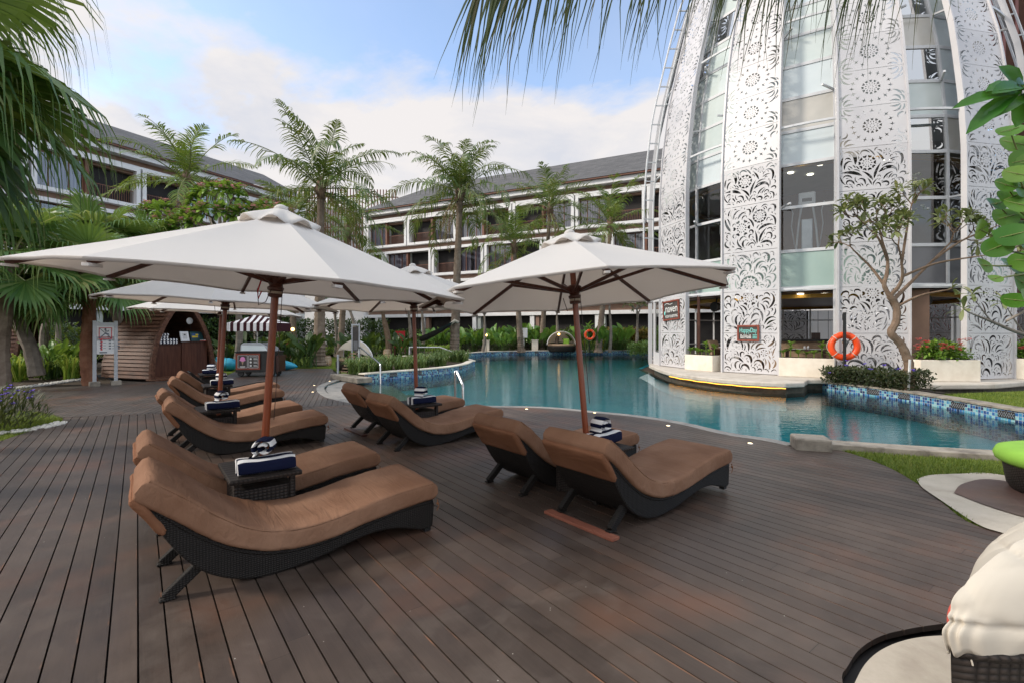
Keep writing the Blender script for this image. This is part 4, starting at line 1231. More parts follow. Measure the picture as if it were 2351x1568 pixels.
# hand lettered signboards hung on the screens
def text_mesh(body, size, m, parent, loc, rot, sx=1.0, ext=.002, name='lettering', shear=0.0, spacing=1.0):
    cu = bpy.data.curves.new('txt','FONT'); cu.body = body; cu.size = size; cu.extrude = ext; cu.align_x = 'CENTER'; cu.shear = shear; cu.space_character = spacing
    o = bpy.data.objects.new('txt', cu); COL.objects.link(o)
    me = bpy.data.meshes.new_from_object(o.evaluated_get(bpy.context.evaluated_depsgraph_get()))
    bpy.data.objects.remove(o); bpy.data.curves.remove(cu)
    me.materials.clear(); me.materials.append(m)
    r = bpy.data.objects.new(name, me); COL.objects.link(r); r.parent = parent; r.location = loc; r.rotation_euler = rot; r.scale = (sx,1,1)
    return r
M['slate'] = mat('slate_board', (.07,.06,.055), (.045,.04,.038), 4, .7)
M['chalk'] = mat('white_lettering', (.8,.8,.78), None, 4, .8)
M['aqua'] = mat('turquoise_lettering', (.25,.72,.66), None, 4, .8)
M['signframe'] = mat('red_brown_frame', (.25,.06,.035), (.17,.04,.025), 8, .6)
def sign(a, z, wd, ht, lab, tilt=0):
    c = tw(a, TR(z)*math.cos(R(HALF))/math.cos(R(a-min(PC, key=lambda q: abs(q-a))))+.055, z)
    pc = min(PC, key=lambda q: abs(q-a))
    root = empty('signboard', c, 0, lab, 'sign', rot=(0,R(tilt),R(-31.5+pc)))
    b = MB(); b.box((0,0,0),(wd,.03,ht)); b.build('board', M['slate'], root)
    b = MB(); t = .055
    for s_ in (1,-1):
        b.box((0,-.012,s_*(ht/2)),(wd+t,.05,t)); b.box((s_*(wd/2),-.012,0),(t,.05,ht-t))
    b.build('frame', M['signframe'], root, bevel=.006)
    return root
s1 = sign(-44.8, 2.32, .98, .66, 'slate signboard with white lettering in a red brown frame', -3)
text_mesh('naven', .40, M['chalk'], s1, (.03,-.018,-.06), (R(90),0,0), .86)
text_mesh('VICENTVLASPOPING', .14, M['chalk'], s1, (.02,-.018,-.26), (R(90),0,0), .62)
b = MB(); b.lathe([(0,0),(.05,0),(.05,.004),(0,.004)],(0,0,0),16); dd = b.build('dot', M['aqua'], s1); dd.location = (-.41,-.018,-.08); dd.rotation_euler = (R(90),0,0); dd.scale = (.8,1.4,1)
b = MB(); b.tube([(p.x,-.02,p.z) for p in catmull([(-.40,0,.22),(-.25,0,.27),(-.05,0,.22),(.12,0,.25)],5)], .012, 5); b.build('flourish', M['chalk'], s1)
s2 = sign(-15.4, 1.50, .60, .44, 'slate signboard with turquoise lettering in a red brown frame', 0)
text_mesh('HappyDay', .20, M['aqua'], s2, (0,-.018,.02), (R(90),0,0), .62)
text_mesh('BaliHai&', .17, M['chalk'], s2, (-.07,-.018,-.16), (R(90),0,0), .56)
b = MB()
for k in range(3): b.box((.20,-.018,-.06-.045*k),(.13,.004,.018))
b.build('lettering', M['aqua'], s2)

# lifebuoys on posts
def lifebuoy(c, face, lab, post_to, r=.30):
    root = empty('lifebuoy', c, face, lab, 'lifebuoy')
    Mx = Matrix.Rotation(R(90),3,'X')
    b = MB(); b.torus((0,0,0), r, .085, 40, 14, Mx); b.build('ring', M['orange'], root, smooth=True)
    b = MB()
    pts = []
    for k in range(41):
        t = 2*PI*k/40; rr = r+.088+.02*math.cos(4*t); pts.append((rr*math.sin(t), -.01, rr*math.cos(t)))
    b.tube(pts, .009, 5); b.build('rope', M['cream'], root)
    for k in range(4):
        t = 2*PI*(k+.5)/4; b = MB(); b.torus((r*math.sin(t),0,r*math.cos(t)), .088, .012, 16, 6, Matrix.Rotation(-t,3,'Y') @ Matrix.Scale(1,3) ); b.build('band', M['cream'], root, smooth=True)
    p0 = Vector((c[0],c[1],0))
    b = MB(); b.box((0,0,0),(.06,.05,post_to[1]-post_to[0])); po = b.build('lifebuoy_post', M['black']); po.location = (c[0]-.02*math.cos(face), c[1]+.13, (post_to[0]+post_to[1])/2)
    return root, po
cb_ = AT(1938,795,13.2)
rt, po = lifebuoy(cb_, R(-20), 'orange lifebuoy with a white rope on a post in front of the white tower screen', (.1,2.06))
po.location = (cb_.x-.07, cb_.y-.12, 1.08); tag(po, 'dark post carrying the orange lifebuoy at the flower bed', 'post')
cb2 = AT(1354,769,33.5)
rt, po = lifebuoy(cb2, 0, 'small orange lifebuoy across the pool in front of the garden', (.1,1.7))
tag(po, 'thin post of the far lifebuoy across the pool', 'post')
# ================================================================ hotel wings
E1 = Vector((.8957,-.4446,0)); E2 = Vector((.4446,.8957,0))
def wing(name, A, dx, length, label, wall_h, floors, bays, roof_back, ridge_h, base, ground, hip=True):
    """A: left end of the facade line as seen from the pool, dx: direction to the right; local x along the facade, local y into the building."""
    rz = math.atan2(dx.y, dx.x)
    root = empty(name, (A.x,A.y,0), rz, label, 'hotel wing')
    L = length
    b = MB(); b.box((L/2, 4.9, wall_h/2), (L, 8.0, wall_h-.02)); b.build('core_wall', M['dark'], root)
    # brown bands between storeys, end walls
    b = MB()
    for z0, z1 in floors['bands']:
        b.box((L/2, .75, (z0+z1)/2), (L, .5, z1-z0))
    b.build('brown_band', M['brownwall'], root)
    b = MB(); b.box((-.15,4.4,wall_h/2),(.3,8.8,wall_h)); b.box((L+.15,4.4,wall_h/2),(.3,8.8,wall_h)); b.build('end_wall', M['whitewall'], root)
    # cornice of white bands and the brown eave
    b = MB(); b.box((L/2,.12,wall_h-.34),(L+.5,.75,.40)); b.box((L/2,.42,wall_h-1.05),(L+.3,.5,.16)); b.build('cornice', M['white'], root)
    b = MB(); b.box((L/2,.05,wall_h-.075),(L+.7,1.1,.12)); b.build('eave', M['browntrim'], root)
    # pitched roof
    e = -.55; D = roof_back; hp = 5.0 if hip else .4
    vs = [(-.4,e,wall_h),(L+.4,e,wall_h),(L+.4-.0,D,ridge_h),(hp,D,ridge_h),(-.4,2*D-e,wall_h),(L+.4,2*D-e,wall_h)]
    sl = math.hypot(D-e, ridge_h-wall_h)
    rb = MB(); rb.add([vs[0],vs[1],vs[2],vs[3]], [(0,1,2,3)], [(0,0),(L,0),(L,sl),(hp,sl)])
    rb.add([vs[4],vs[0],vs[3]], [(0,1,2)], [(0,0),(D*2,0),(D,sl)]); rb.add([vs[5],vs[4],vs[3],vs[2]], [(0,1,2,3)], [(0,0),(L,0),(L,sl),(hp,sl)])
    rb.build('roof', M['roof'], root, fix=False)
    # window boxes
    for (fl, z0, z1, off) in floors['rows']:
        x = off; k = 0
        while x < L-.5:
            x0 = max(x, .05); x1 = min(x+bays, L-.05); x += bays; k += 1
            if x1-x0 < 1.2: continue
            window_box(root, x0+.07, x1-.07, z0, z1, (k+fl)%2, fl)
    ground(root, L)
    return root
def window_box(root, x0, x1, z0, z1, flip, fl):
    t = .26; y0, y1 = .02, .60
    b = MB(); c = (x0+x1)/2; w = x1-x0; h = z1-z0
    b.box((c,(y0+y1)/2,z1-t/2),(w,y1-y0,t)); b.box((c,(y0+y1)/2,z0+t/2),(w,y1-y0,t))
    for xx in (x0+t/2,x1-t/2): b.box((xx,(y0+y1)/2,(z0+z1)/2),(t,y1-y0,h-2*t))
    fr = b.build('window_frame', M['white'], root)
    xa, xb, za, zb = x0+t, x1-t, z0+t, z1-t
    m = xa+(xb-xa)*(.50 if flip else .48)
    bal = (xa,m-.12) if flip else (m+.12,xb); gla = (m+.12,xb) if flip else (xa,m-.12)
    b = MB(); b.box((m,.45,(za+zb)/2),(.22,.5,zb-za)); b.build('post', M['browntrim'], fr)
    # recessed balcony
    b = MB(); yb = 2.0
    b.add([(bal[0],.6,za),(bal[1],.6,za),(bal[1],yb,za),(bal[0],yb,za),(bal[0],.6,zb),(bal[1],.6,zb),(bal[1],yb,zb),(bal[0],yb,zb)], [(0,1,2,3),(7,6,5,4),(0,3,7,4),(1,5,6,2)])
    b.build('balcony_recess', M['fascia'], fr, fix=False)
    b = MB(); b.add([(bal[0],1.98,za),(bal[1],1.98,za),(bal[1],1.98,zb),(bal[0],1.98,zb)], [(0,1,2,3)]); b.build('balcony_door', M['darkwood'], fr, fix=False)
    b = MB()
    for f in (.0,.33,.66,1.0): b.box((lerp(bal[0]+.04,bal[1]-.04,f),1.9,(za+zb)/2),(.06,.06,zb-za))
    n = max(4, int((bal[1]-bal[0])/.14))
    b.build('door_frame', M['browntrim'], fr)
    b = MB()
    for i in range(n+1): b.box((lerp(bal[0],bal[1],i/n),.48,za+.50),(.025,.03,1.0))
    b.box(((bal[0]+bal[1])/2,.48,za+1.0),(bal[1]-bal[0],.05,.05)); b.build('railing', M['browntrim'], fr)
    # glazing with curtains behind
    b = MB(); b.add([(gla[0],.50,za),(gla[1],.50,za),(gla[1],.50,zb),(gla[0],.50,zb)], [(0,1,2,3)]); b.build('glazing', M['glass'], fr, fix=False)
    b = MB()
    for f in (0,.27,.70,1): b.box((lerp(gla[0]+.03,gla[1]-.03,f),.50,(za+zb)/2),(.06,.08,zb-za))
    b.box(((gla[0]+gla[1])/2,.50,zb-.03),(gla[1]-gla[0],.08,.06)); b.build('mullion', M['browntrim'], fr)
    b = MB(); n = 30; vs = []
    for i in range(n+1):
        f = i/n; xx = lerp(gla[0],gla[1],f); yy = .74+.05*math.sin(f*52)+.03*math.sin(f*23+x0)
        vs += [(xx,yy,za),(xx,yy,zb)]
    fs = [(2*i,2*i+2,2*i+3,2*i+1) for i in range(n) if not (flip and .42 < i/n < .56)]
    b.add(vs, fs); b.build('curtain', M['sheer'] if (root.name.startswith('left') and fl == 3 and flip) else M['curtain'], fr, fix=False, smooth=True)
FL = dict(bands=[(3.35,4.0),(6.75,7.3),(10.1,10.65),(13.1,14.3)],
          rows=[(1,3.95,6.8,-1.2),(2,7.25,10.15,-3.6),(3,10.6,13.55,-.55)])
def ground_plain(root, L):
    b = MB(); b.box((L/2,.45,3.2),(L,.9,.32)); b.build('lintel', M['white'], root)
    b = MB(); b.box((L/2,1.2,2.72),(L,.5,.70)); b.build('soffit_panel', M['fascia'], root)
    x = 1.5; i = 0
    while x < L:
        b = MB(); b.box((x,.40,1.6),(.42,.6,3.2)); b.build('column', M['white'], root)
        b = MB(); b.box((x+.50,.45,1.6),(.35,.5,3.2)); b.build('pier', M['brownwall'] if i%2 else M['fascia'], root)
        b = MB(); b.add([(x+.9,1.15,.1),(x+4.9,1.15,.1),(x+4.9,1.15,2.4),(x+.9,1.15,2.4)], [(0,1,2,3)]); g = b.build('ground_glazing', M['glass'], root, fix=False)
        b = MB()
        for f in (0,.3,.55,1): b.box((x+.9+4*f,1.15,1.25),(.08,.1,2.4))
        b.build('mullion', M['browntrim'], g)
        x += 6.2; i += 1
Ar = Vector((-16.2,53.85,0))
wing('right_wing', Ar, E1, 44, 'four storey white hotel wing with grey hipped roof behind the coconut palms', 14.75, FL, 6.2, 6.4, 18.8, 0, ground_plain)
Al = Vector((-26,38.8,0))+E2*(-20); FLl = dict(FL); FLl['rows'] = [(1,3.95,6.8,-2.0),(2,7.25,10.15,-5.0),(3,10.6,13.55,-1.7)]
wing('left_wing', Al, E2, 31.2, 'long white hotel wing on the left running away under a grey roof', 14.7, FLl, 6.2, 6.4, 18.3, 0, ground_plain, hip=False)
# slatted stair tower between the wings
root = empty('stair_tower', (0,0,0), 0, 'brown slatted roof tower standing between the two wings', 'tower')
a = Vector((-30.0,62.0,0)); c = Vector((-21.5,60.3,0)); d = Vector((-14.2,60.8,0))
b = MB(); b.prism([(a.x+.6,a.y+.8),(c.x,c.y+.8),(d.x-.8,d.y+1),(d.x-1,d.y+7),(a.x+1,a.y+8)], 0, 17.0); b.build('core', M['whitewall'], root)
b = MB()
for p, q in ((a,c),(c,d)):
    n = int((q-p).length/.36)
    for i in range(n):
        r = p.lerp(q, i/n); b.box((r.x,r.y,15.4 if p == a else 15.2),(.10,.16,8.4 if p == a else 8.0))
    for z in (18.3,14.5,12.0): b.bar(p+Vector((0,.1,z)), q+Vector((0,.1,z)), .08, .12)
b.build('slats', M['browntrim'], root)
b = MB(); b.tube([(-22.0,61.5,17),(-22.0,61.5,26.5)], .06, 6); b.tube([(-22.0,61.5,23.3),(-21.6,61.5,23.3),(-21.6,61.5,23.8)], .05, 6); b.build('mast', M['galv'], root)
# brown finned wing just visible behind the tower on the right
root = empty('finned_building', (0,0,0), 0, 'dark reddish building with vertical fins at the right edge behind the tower', 'building')
b = MB(); b.box((24,23,9),(7,1,18),R(-40)); b.build('wall', M['browntrim'], root)
b = MB()
for i in range(18):
    p = Vector((21.3,25.2,0)).lerp(Vector((26.6,20.6,0)), i/17)+Vector((-.45,-.5,9)); b.box(p,(.10,.35,18),R(-40))
b.build('fins', mat('maroon_fins', (.10,.035,.035), (.075,.026,.028), 3, .5), root)
# ================================================================ vegetation builders
UP = Vector((0,0,1))
def frond(b, base, az, el, L, n=34, ll=.62, droop=1.25, hang=.55, wd=.034, r=None, rib=True, m=0, fold=.9, mr=1, twist=0.0, start=.12, dense=False, tear=0.0):
    """pinnate palm frond: base point, azimuth, start elevation, length."""
    r = r or rnd
    d = Vector((math.cos(az)*math.cos(el), math.sin(az)*math.cos(el), math.sin(el)))
    pts = [Vector(base)]; st = L/n; k = droop/n
    for i in range(n):
        t = i/n
        h = Vector((d.x,d.y,0)); hl = h.length
        e = math.atan2(d.z, hl)-k*(.35+1.3*t)
        a2 = math.atan2(d.y, d.x)+twist/n
        d = Vector((math.cos(a2)*math.cos(e), math.sin(a2)*math.cos(e), math.sin(e)))
        pts.append(pts[-1]+d*st)
    if rib: b.tube(pts[::3]+[pts[-1]], [lerp(.035,.006,i/(len(pts[::3]))) for i in range(len(pts[::3])+1)], 5, m=mr)
    for i in range(int(n*start), n+1):
        for hh in ((0,.5) if dense else (0,)):
            t = min(1,(i+hh)/n); p = pts[min(i,n)].lerp(pts[min(i+1,n)], hh)
            d = (pts[min(i+1,n)]-pts[max(i-1,0)]).normalized()
            s = d.cross(UP)
            if s.length < .05: s = Vector((math.cos(az+1.57),math.sin(az+1.57),0))
            s.normalize(); up = s.cross(d).normalized()
            lf = ll*math.sin(PI*min(1,.16+.80*t))**.75*r.uniform(.85,1.1)
            for sg in (1,-1):
                if r.random() < .05: continue
                if tear and noise.noise((t*4.5,tear*7.3,sg*3.1)) < -.22: continue
                out = (s*sg*fold+d*(.40+.5*t)+up*(.25-.1*t)+Vector((r.uniform(-.16,.16),r.uniform(-.16,.16),r.uniform(-.22,.12)))).normalized()
                q0 = p; q1 = p+out*lf*.42; o2 = (out-UP*hang*r.uniform(.7,1.3)).normalized()
                q2 = q1+o2*lf*.34; o3 = (o2-UP*hang*r.uniform(.6,1.4)).normalized(); q3 = q2+o3*lf*.26
                w = out.cross(up); 
                w = d-out*d.dot(out)
                if w.length < .05: w = up
                w.normalize()
                b.strip([q0,q1,q2,q3], [wd*.6,wd,wd*.75,wd*.12], w, m)
    return pts
def coconut(base, top, fr_len, nf, label, lean_pts=None, r0=.26, r1=.13, leaf='palm', seed=1, ll=.80, up=1.1, group='coconut palms round the pool', droop=1.3, hang=.5, old=0, crown_sh=True, n=44, elmin=-.25):
    r = random.Random(seed)
    base = Vector(base); top = Vector(top)
    root = empty('coconut_palm', base, 0, label, 'palm tree', group)
    mid = lean_pts or base.lerp(top,.5)
    pts = catmull([base, mid, top], 8); pts = [p-base for p in pts]
    b = MB(); rr = []
    fine = []
    for i in range(len(pts)-1):
        for k in range(5): fine.append(pts[i].lerp(pts[i+1], k/5))
    fine.append(pts[-1]); N_ = len(fine)
    for i in range(N_):
        t = i/(N_-1); q = lerp(r0, r1, min(1,t*1.3)); 
        if t < .06: q *= 1+.45*(1-t/.06)
        rr.append(q*(1.05 if i%2 else .95))
    b.tube(fine, rr, 10); b.build('trunk', M['trunk'], root, smooth=25)
    T = pts[-1]
    if crown_sh:
        b = MB(); b.tube([T-Vector((0,0,.25)),T+Vector((0,0,.35)),T+Vector((0,0,.8))], [r1*1.25,r1*1.55,r1*.6], 8)
        for i in range(14):
            a = r.uniform(0,2*PI); p = T+Vector((math.cos(a)*r1*1.2,math.sin(a)*r1*1.2,r.uniform(-.35,.2)))
            b.bar(p, p+Vector((math.cos(a)*.12,math.sin(a)*.12,r.uniform(.1,.45))), .09, .02)
        b.build('crownshaft', M['barkbr'], root)
    b = MB()
    for i in range(nf):
        t = i/(nf-1); a = i*2.399963+r.uniform(-.25,.25)+seed
        el = lerp(up, elmin, t**1.15)+r.uniform(-.12,.12)
        L = fr_len*lerp(.72,1.0,min(1,t*2.2))*r.uniform(.88,1.1)
        frond(b, T+Vector((0,0,.45-.35*t)), a, el, L, n, ll*fr_len/3.6*r.uniform(.9,1.1), droop*lerp(.75,1.15,t)*r.uniform(.75,1.2), hang*lerp(.7,1.6,t)*r.choice((.7,1,1,1.9)), .043*fr_len/3.6+.006, r, tear=r.uniform(.1,9), twist=r.uniform(-.5,.5))
    b.build('crown', [M[leaf],M['palmrib']], root, fix=False)
    b = MB()
    for i in range(2 if leaf == 'palmyoung' else 4):
        frond(b, T+Vector((0,0,.1)), i*2.1+seed*1.7, r.uniform(-.9,-.4), fr_len*.72, 30, ll*fr_len/3.6*.7, .9, 1.6, .03, r, tear=r.uniform(1,9))
    b.build('dry_fronds', [M['dryfrond'],M['palmrib']], root, fix=False)
    return root
def fan_leaf(b, base, az, el, pet, rad, nseg=34, span=R(230), droop=.45, tilt=0, r=None, m=0, wd=None, hang=.0):
    r = r or rnd
    d = Vector((math.cos(az)*math.cos(el), math.sin(az)*math.cos(el), math.sin(el)))
    h = Vector(base); p1 = h+d*pet*.55; d2 = (d-UP*.25).normalized(); c = p1+d2*pet*.45
    b.tube([h,p1,c], [.020,.014,.010], 4, m=1)
    ax = d2; s = ax.cross(UP)
    if s.length < .05: s = Vector((-math.sin(az),math.cos(az),0))
    s.normalize(); nrm = s.cross(ax).normalized()
    # blade leans over: rotate axis downward
    ax2 = (ax*math.cos(tilt)-nrm*math.sin(tilt)).normalized(); nrm2 = s.cross(ax2).normalized()
    for i in range(nseg):
        f = i/(nseg-1)-.5; t = f*span
        o = ax2*math.cos(t)+s*math.sin(t)+nrm2*(.18*abs(f)*2)
        o.normalize(); L = rad*(1-.30*abs(f)*2*abs(f)*2)*r.uniform(.93,1.05)
        side = (-ax2*math.sin(t)+s*math.cos(t)).normalized()
        w = (wd or 2*math.sin(span/nseg/2)*rad*.62)
        q = [c, c+o*L*.30, c+o*L*.62]; o2 = (o-UP*droop*r.uniform(.7,1.2)).normalized(); q.append(q[-1]+o2*L*.22); o3 = (o2-UP*(droop*1.6+hang)*r.uniform(.7,1.3)).normalized(); q.append(q[-1]+o3*L*.20)
        if hang: q.append(q[-1]+(o3*.3-UP).normalized()*L*hang*.5*r.uniform(.6,1.2))
        ws = [w*.10,w*.62,w*1.05,w*.45,w*.18]+([w*.06] if hang else [])
        sd = side+nrm2*.35*(1 if i%2 else -1)
        b.strip(q, ws, sd.normalized(), m)
def fan_palm(base, htop, nl, rad, pet, label, seed, trunk='trunkred', r0=.19, r1=.14, leaf='fan', droop=.5, hang=.0, top=None, span=R(240), nseg=34, skirt=True, elmin=-.55):
    r = random.Random(seed); base = Vector(base)
    root = empty('fan_palm', base, 0, label, 'palm tree', 'fan palms on the left')
    T = Vector(top)-base if top else Vector((0,0,htop))
    b = MB(); pts = [Vector((0,0,0)).lerp(T,i/24)+Vector((.05*math.sin(i*.3+seed),.05*math.cos(i*.21),0)) for i in range(25)]
    b.tube(pts, [lerp(r0,r1,i/24)*(1.07 if i%2 else .95) for i in range(25)], 10); b.build('trunk', M[trunk], root, smooth=25)
    b = MB()
    if skirt:
        for i in range(26):
            a = r.uniform(0,2*PI); p = T+Vector((math.cos(a)*r1*.9,math.sin(a)*r1*.9,r.uniform(-.55,.1))); b.bar(p, p+Vector((math.cos(a)*.14,math.sin(a)*.14,r.uniform(.05,.35))), .06, .02)
        b.build('leaf_bases', M['barkbr'], root)
    b = MB()
    for i in range(nl):
        t = i/(nl-1); a = i*2.399963+seed
        el = lerp(1.35,elmin,t)+r.uniform(-.1,.1)
        fan_leaf(b, pts[-1]-Vector((0,0,.25*t)), a, el, pet*r.uniform(.85,1.15), rad*r.uniform(.85,1.12), nseg, span, droop, lerp(.15,.7,t), r, hang=hang)
    b.build('crown', [M[leaf],M['palmrib']], root, fix=False)
    return root
def leaf_quad(b, p, d, L, w, up=UP, m=0, curl=.15, fold=.0):
    d = Vector(d).normalized(); s = d.cross(up)
    if s.length < .05: s = Vector((1,0,0))
    s.normalize(); n = s.cross(d)
    P = [p, p+d*L*.28+n*curl*L*.18, p+d*L*.62+n*curl*L*.16, p+d*L-n*curl*L*.12]
    W = [w*.12, w*.85, w, w*.06]
    b.strip(P, W, s, m)
def obovate(b, p, d, L, w, up=UP, m=0, curl=.2):
    """broader leaf with a folded midrib: 2 x 5 faces"""
    d = Vector(d).normalized(); s = d.cross(up)
    if s.length < .05: s = Vector((1,0,0))
    s.normalize(); n = s.cross(d)
    ts = (0,.18,.42,.68,.88,1.0); ws = (.06,.42,.80,1.0,.66,.04); vs = []
    for t, q in zip(ts, ws):
        c = p+d*L*t+n*(curl*L*(t-t*t)*1.6)-n*(curl*L*.25*t*t)
        vs += [c-s*w*q/2+n*w*q*.14, c, c+s*w*q/2+n*w*q*.14]
    fs = []
    for i in range(5): fs += [(3*i,3*i+1,3*i+4,3*i+3),(3*i+1,3*i+2,3*i+5,3*i+4)]
    b.add(vs, fs, m=m)
def flower5(b, p, r_, m, rr):
    for k in range(5):
        a = 2*PI*k/5+rr.random(); d = Vector((math.cos(a),math.sin(a),.55)); leaf_quad(b, p, d, r_, r_*.75, m=m)
def frangipani(base, skeleton, label, seed, leafm='frang', nleaf=9, L=.25, wl=.08, flower=None, fl=.3, r0=.12, depth=3, spread=.75, seglen=.7, name='frangipani_tree', tips=None, bark='bark', group=None):
    """skeleton: list of polylines with radii (world); tips grow recursive forks with leaf rosettes."""
    r = random.Random(seed); base = Vector(base)
    root = empty(name, base, 0, label, 'tree', group)
    b = MB(); lf = MB(); fb = MB()
    def rosette(p, d):
        for k in range(nleaf):
            a = k*2.4+r.random(); s = d.cross(Vector((.3,.2,.9))).normalized(); t_ = s.cross(d)
            o = (s*math.cos(a)+t_*math.sin(a))*r.uniform(.6,1.1)+d*r.uniform(.15,.7)-UP*.12
            obovate(lf, p-d*.03*r.random(), o, L*r.uniform(.7,1.15), wl*r.uniform(.8,1.2), UP, 0)
        if flower and r.random() < fl:
            for k in range(9): flower5(fb, p+d*.14+Vector((r.uniform(-.16,.16),r.uniform(-.16,.16),r.uniform(.0,.16))), .085 if flower == 'pink' else .05, 0, r)
    def grow(p, d, rad, dep):
        L_ = seglen*r.uniform(.6,1.1)*(.72**(depth-dep))
        d2 = (d+Vector((r.uniform(-.2,.2),r.uniform(-.2,.2),r.uniform(.0,.3)))).normalized()
        q = p+d*L_*.5; e = q+d2*L_*.5
        b.tube([p,q,e], [rad,rad*.88,rad*.78], 6)
        if dep <= 0: rosette(e, d2); return
        kk = r.choice((2,2,3)); a0 = r.uniform(0,2*PI)
        s = d2.cross(UP)
        if s.length < .1: s = Vector((1,0,0))
        s.normalize(); t_ = s.cross(d2)
        for k in range(kk):
            a = a0+2*PI*k/kk
            o = (d2+(s*math.cos(a)+t_*math.sin(a))*spread*r.uniform(.7,1.2)+UP*.15).normalized()
            grow(e, o, rad*.74, dep-1)
    for line, ra, rb, dep in skeleton:
        pts = catmull([Vector(p)-base for p in line], 5)
        b.tube(pts, [lerp(ra,rb,i/(len(pts)-1))*(1+.06*math.sin(i*2.1)) for i in range(len(pts))], 8)
        if dep is not None:
            d = (pts[-1]-pts[-3]).normalized(); grow(pts[-1], d, rb*.9, dep)
    b.build('trunk', M[bark], root, smooth=40)
    lf.build('crown', M[leafm], root, fix=False, smooth=True)
    if fb.v: fb.build('blossom', M[flower], root, fix=False)
    return root
def big_plant_mb(r, n, h, L, w):
    b = MB()
    for i in range(n):
        a = i*2.4+r.random(); lean = r.uniform(.12,.55); hh = h*r.uniform(.55,1.0)
        p0 = Vector((r.uniform(-.25,.25),r.uniform(-.25,.25),0)); d = Vector((math.cos(a)*lean,math.sin(a)*lean,1)).normalized()
        p1 = p0+d*hh*.55; b.tube([p0,p1], [.022,.012], 4, m=1)
        dd = (d+Vector((math.cos(a),math.sin(a),0))*r.uniform(.1,.55)).normalized()
        obovate(b, p1, dd, L*r.uniform(.75,1.15), w*r.uniform(.8,1.15), Vector((math.cos(a+2),math.sin(a+2),.9)), 0, r.uniform(.2,.5))
    return b
def strap_mb(r, n, h, w, spread=.7, out=.05):
    b = MB()
    for i in range(n):
        a = r.uniform(0,2*PI); q = r.uniform(.25,1)*spread; hh = h*r.uniform(.6,1.1)
        p = Vector((r.uniform(-out,out),r.uniform(-out,out),0)); dx = Vector((math.cos(a),math.sin(a),0))
        P = [p, p+dx*q*hh*.25+UP*hh*.45, p+dx*q*hh*.62+UP*hh*.78, p+dx*q*hh*1.05+UP*hh*(.86-.35*q)]
        b.strip(P, [w*.8,w,w*.8,w*.1], Vector((-dx.y,dx.x,0)))
    return b
def shrub_mb(r, n, sx, sy, h, L, w, box=False, z0=.0):
    b = MB()
    for i in range(n):
        if box: p = Vector((r.uniform(-sx,sx),r.uniform(-sy,sy),z0+r.uniform(.0,h)))
        else:
            while True:
                q = Vector((r.uniform(-1,1),r.uniform(-1,1),r.uniform(0,1)))
                if .35 < q.length < 1+.25*noise.noise(q*2.5): break
            p = Vector((q.x*sx,q.y*sy,z0+q.z*h))
        d = Vector((r.uniform(-1,1),r.uniform(-1,1),r.uniform(-.3,1.1)))
        leaf_quad(b, p, d, L*r.uniform(.6,1.2), w*r.uniform(.7,1.2), Vector((r.uniform(-.5,.5),r.uniform(-.5,.5),1)))
    return b
M['dryfrond'] = leafmat('dry_frond', (.13,.085,.04), (.28,.20,.10), .2, .7)
M['palmrib'] = mat('palm_midrib', (.20,.22,.07), (.13,.16,.05), 3, .5)

# ================================================================ coconut palms
def pw(x, y, Y): return AT(x,y,Y)
coconut((-16.2,24.5,.0), pw(428,425,24.5), 4.0, 18, 'coconut palm in front of the left wing, above the pink frangipani blossoms', leaf='palmyoung', seed=3, up=1.45, droop=1.1, old=1)
b2 = G(733,838); coconut((b2.x,b2.y,0), pw(737,446,22.6), 4.7, 21, 'tall coconut palm with ragged dark fronds and a thick ringed trunk on the lawn', lean_pts=pw(735,640,22.6), r0=.29, r1=.16, seed=11, up=1.4, droop=1.35, hang=.9)
coconut((-3.55,30,.1), pw(1056,455,30), 5.0, 26, 'coconut palm with long drooping fronds that carries the hammock', lean_pts=pw(1049,640,30), r0=.32, r1=.19, seed=5, up=1.45, droop=1.75, hang=1.0)
coconut((.65,34.5,.1), pw(1181,575,34), 4.4, 17, 'young bright green palm with a broad crown, right of the hammock palm', leaf='palmyoung', seed=8, up=1.35, droop=1.25)
coconut((2.2,36.5,.1), pw(1262,490,36), 4.5, 17, 'slim coconut palm with a long bare trunk between two leafy palms', seed=14, up=1.45, droop=1.3, r0=.22, r1=.14)
coconut((6.0,34,.1), pw(1402,525,34), 4.3, 16, 'coconut palm leaning beside the tower, fronds over the right parasol', leaf='palmyoung', lean_pts=pw(1385,690,34), seed=21, up=1.4, droop=1.15)
coconut((-9.9,28,.1), pw(798,545,28), 3.6, 14, 'short leafy palm behind the tall ragged one', leaf='palmyoung', seed=25, up=1.3, droop=1.2, r0=.2, r1=.13)
coconut((-13.0,29,.1), pw(668,500,29), 3.4, 12, 'short yellowish palm in front of the left wing end, behind the nearest parasol top', leaf='palmyoung', seed=31, up=1.0, droop=1.4, r0=.2, r1=.13)

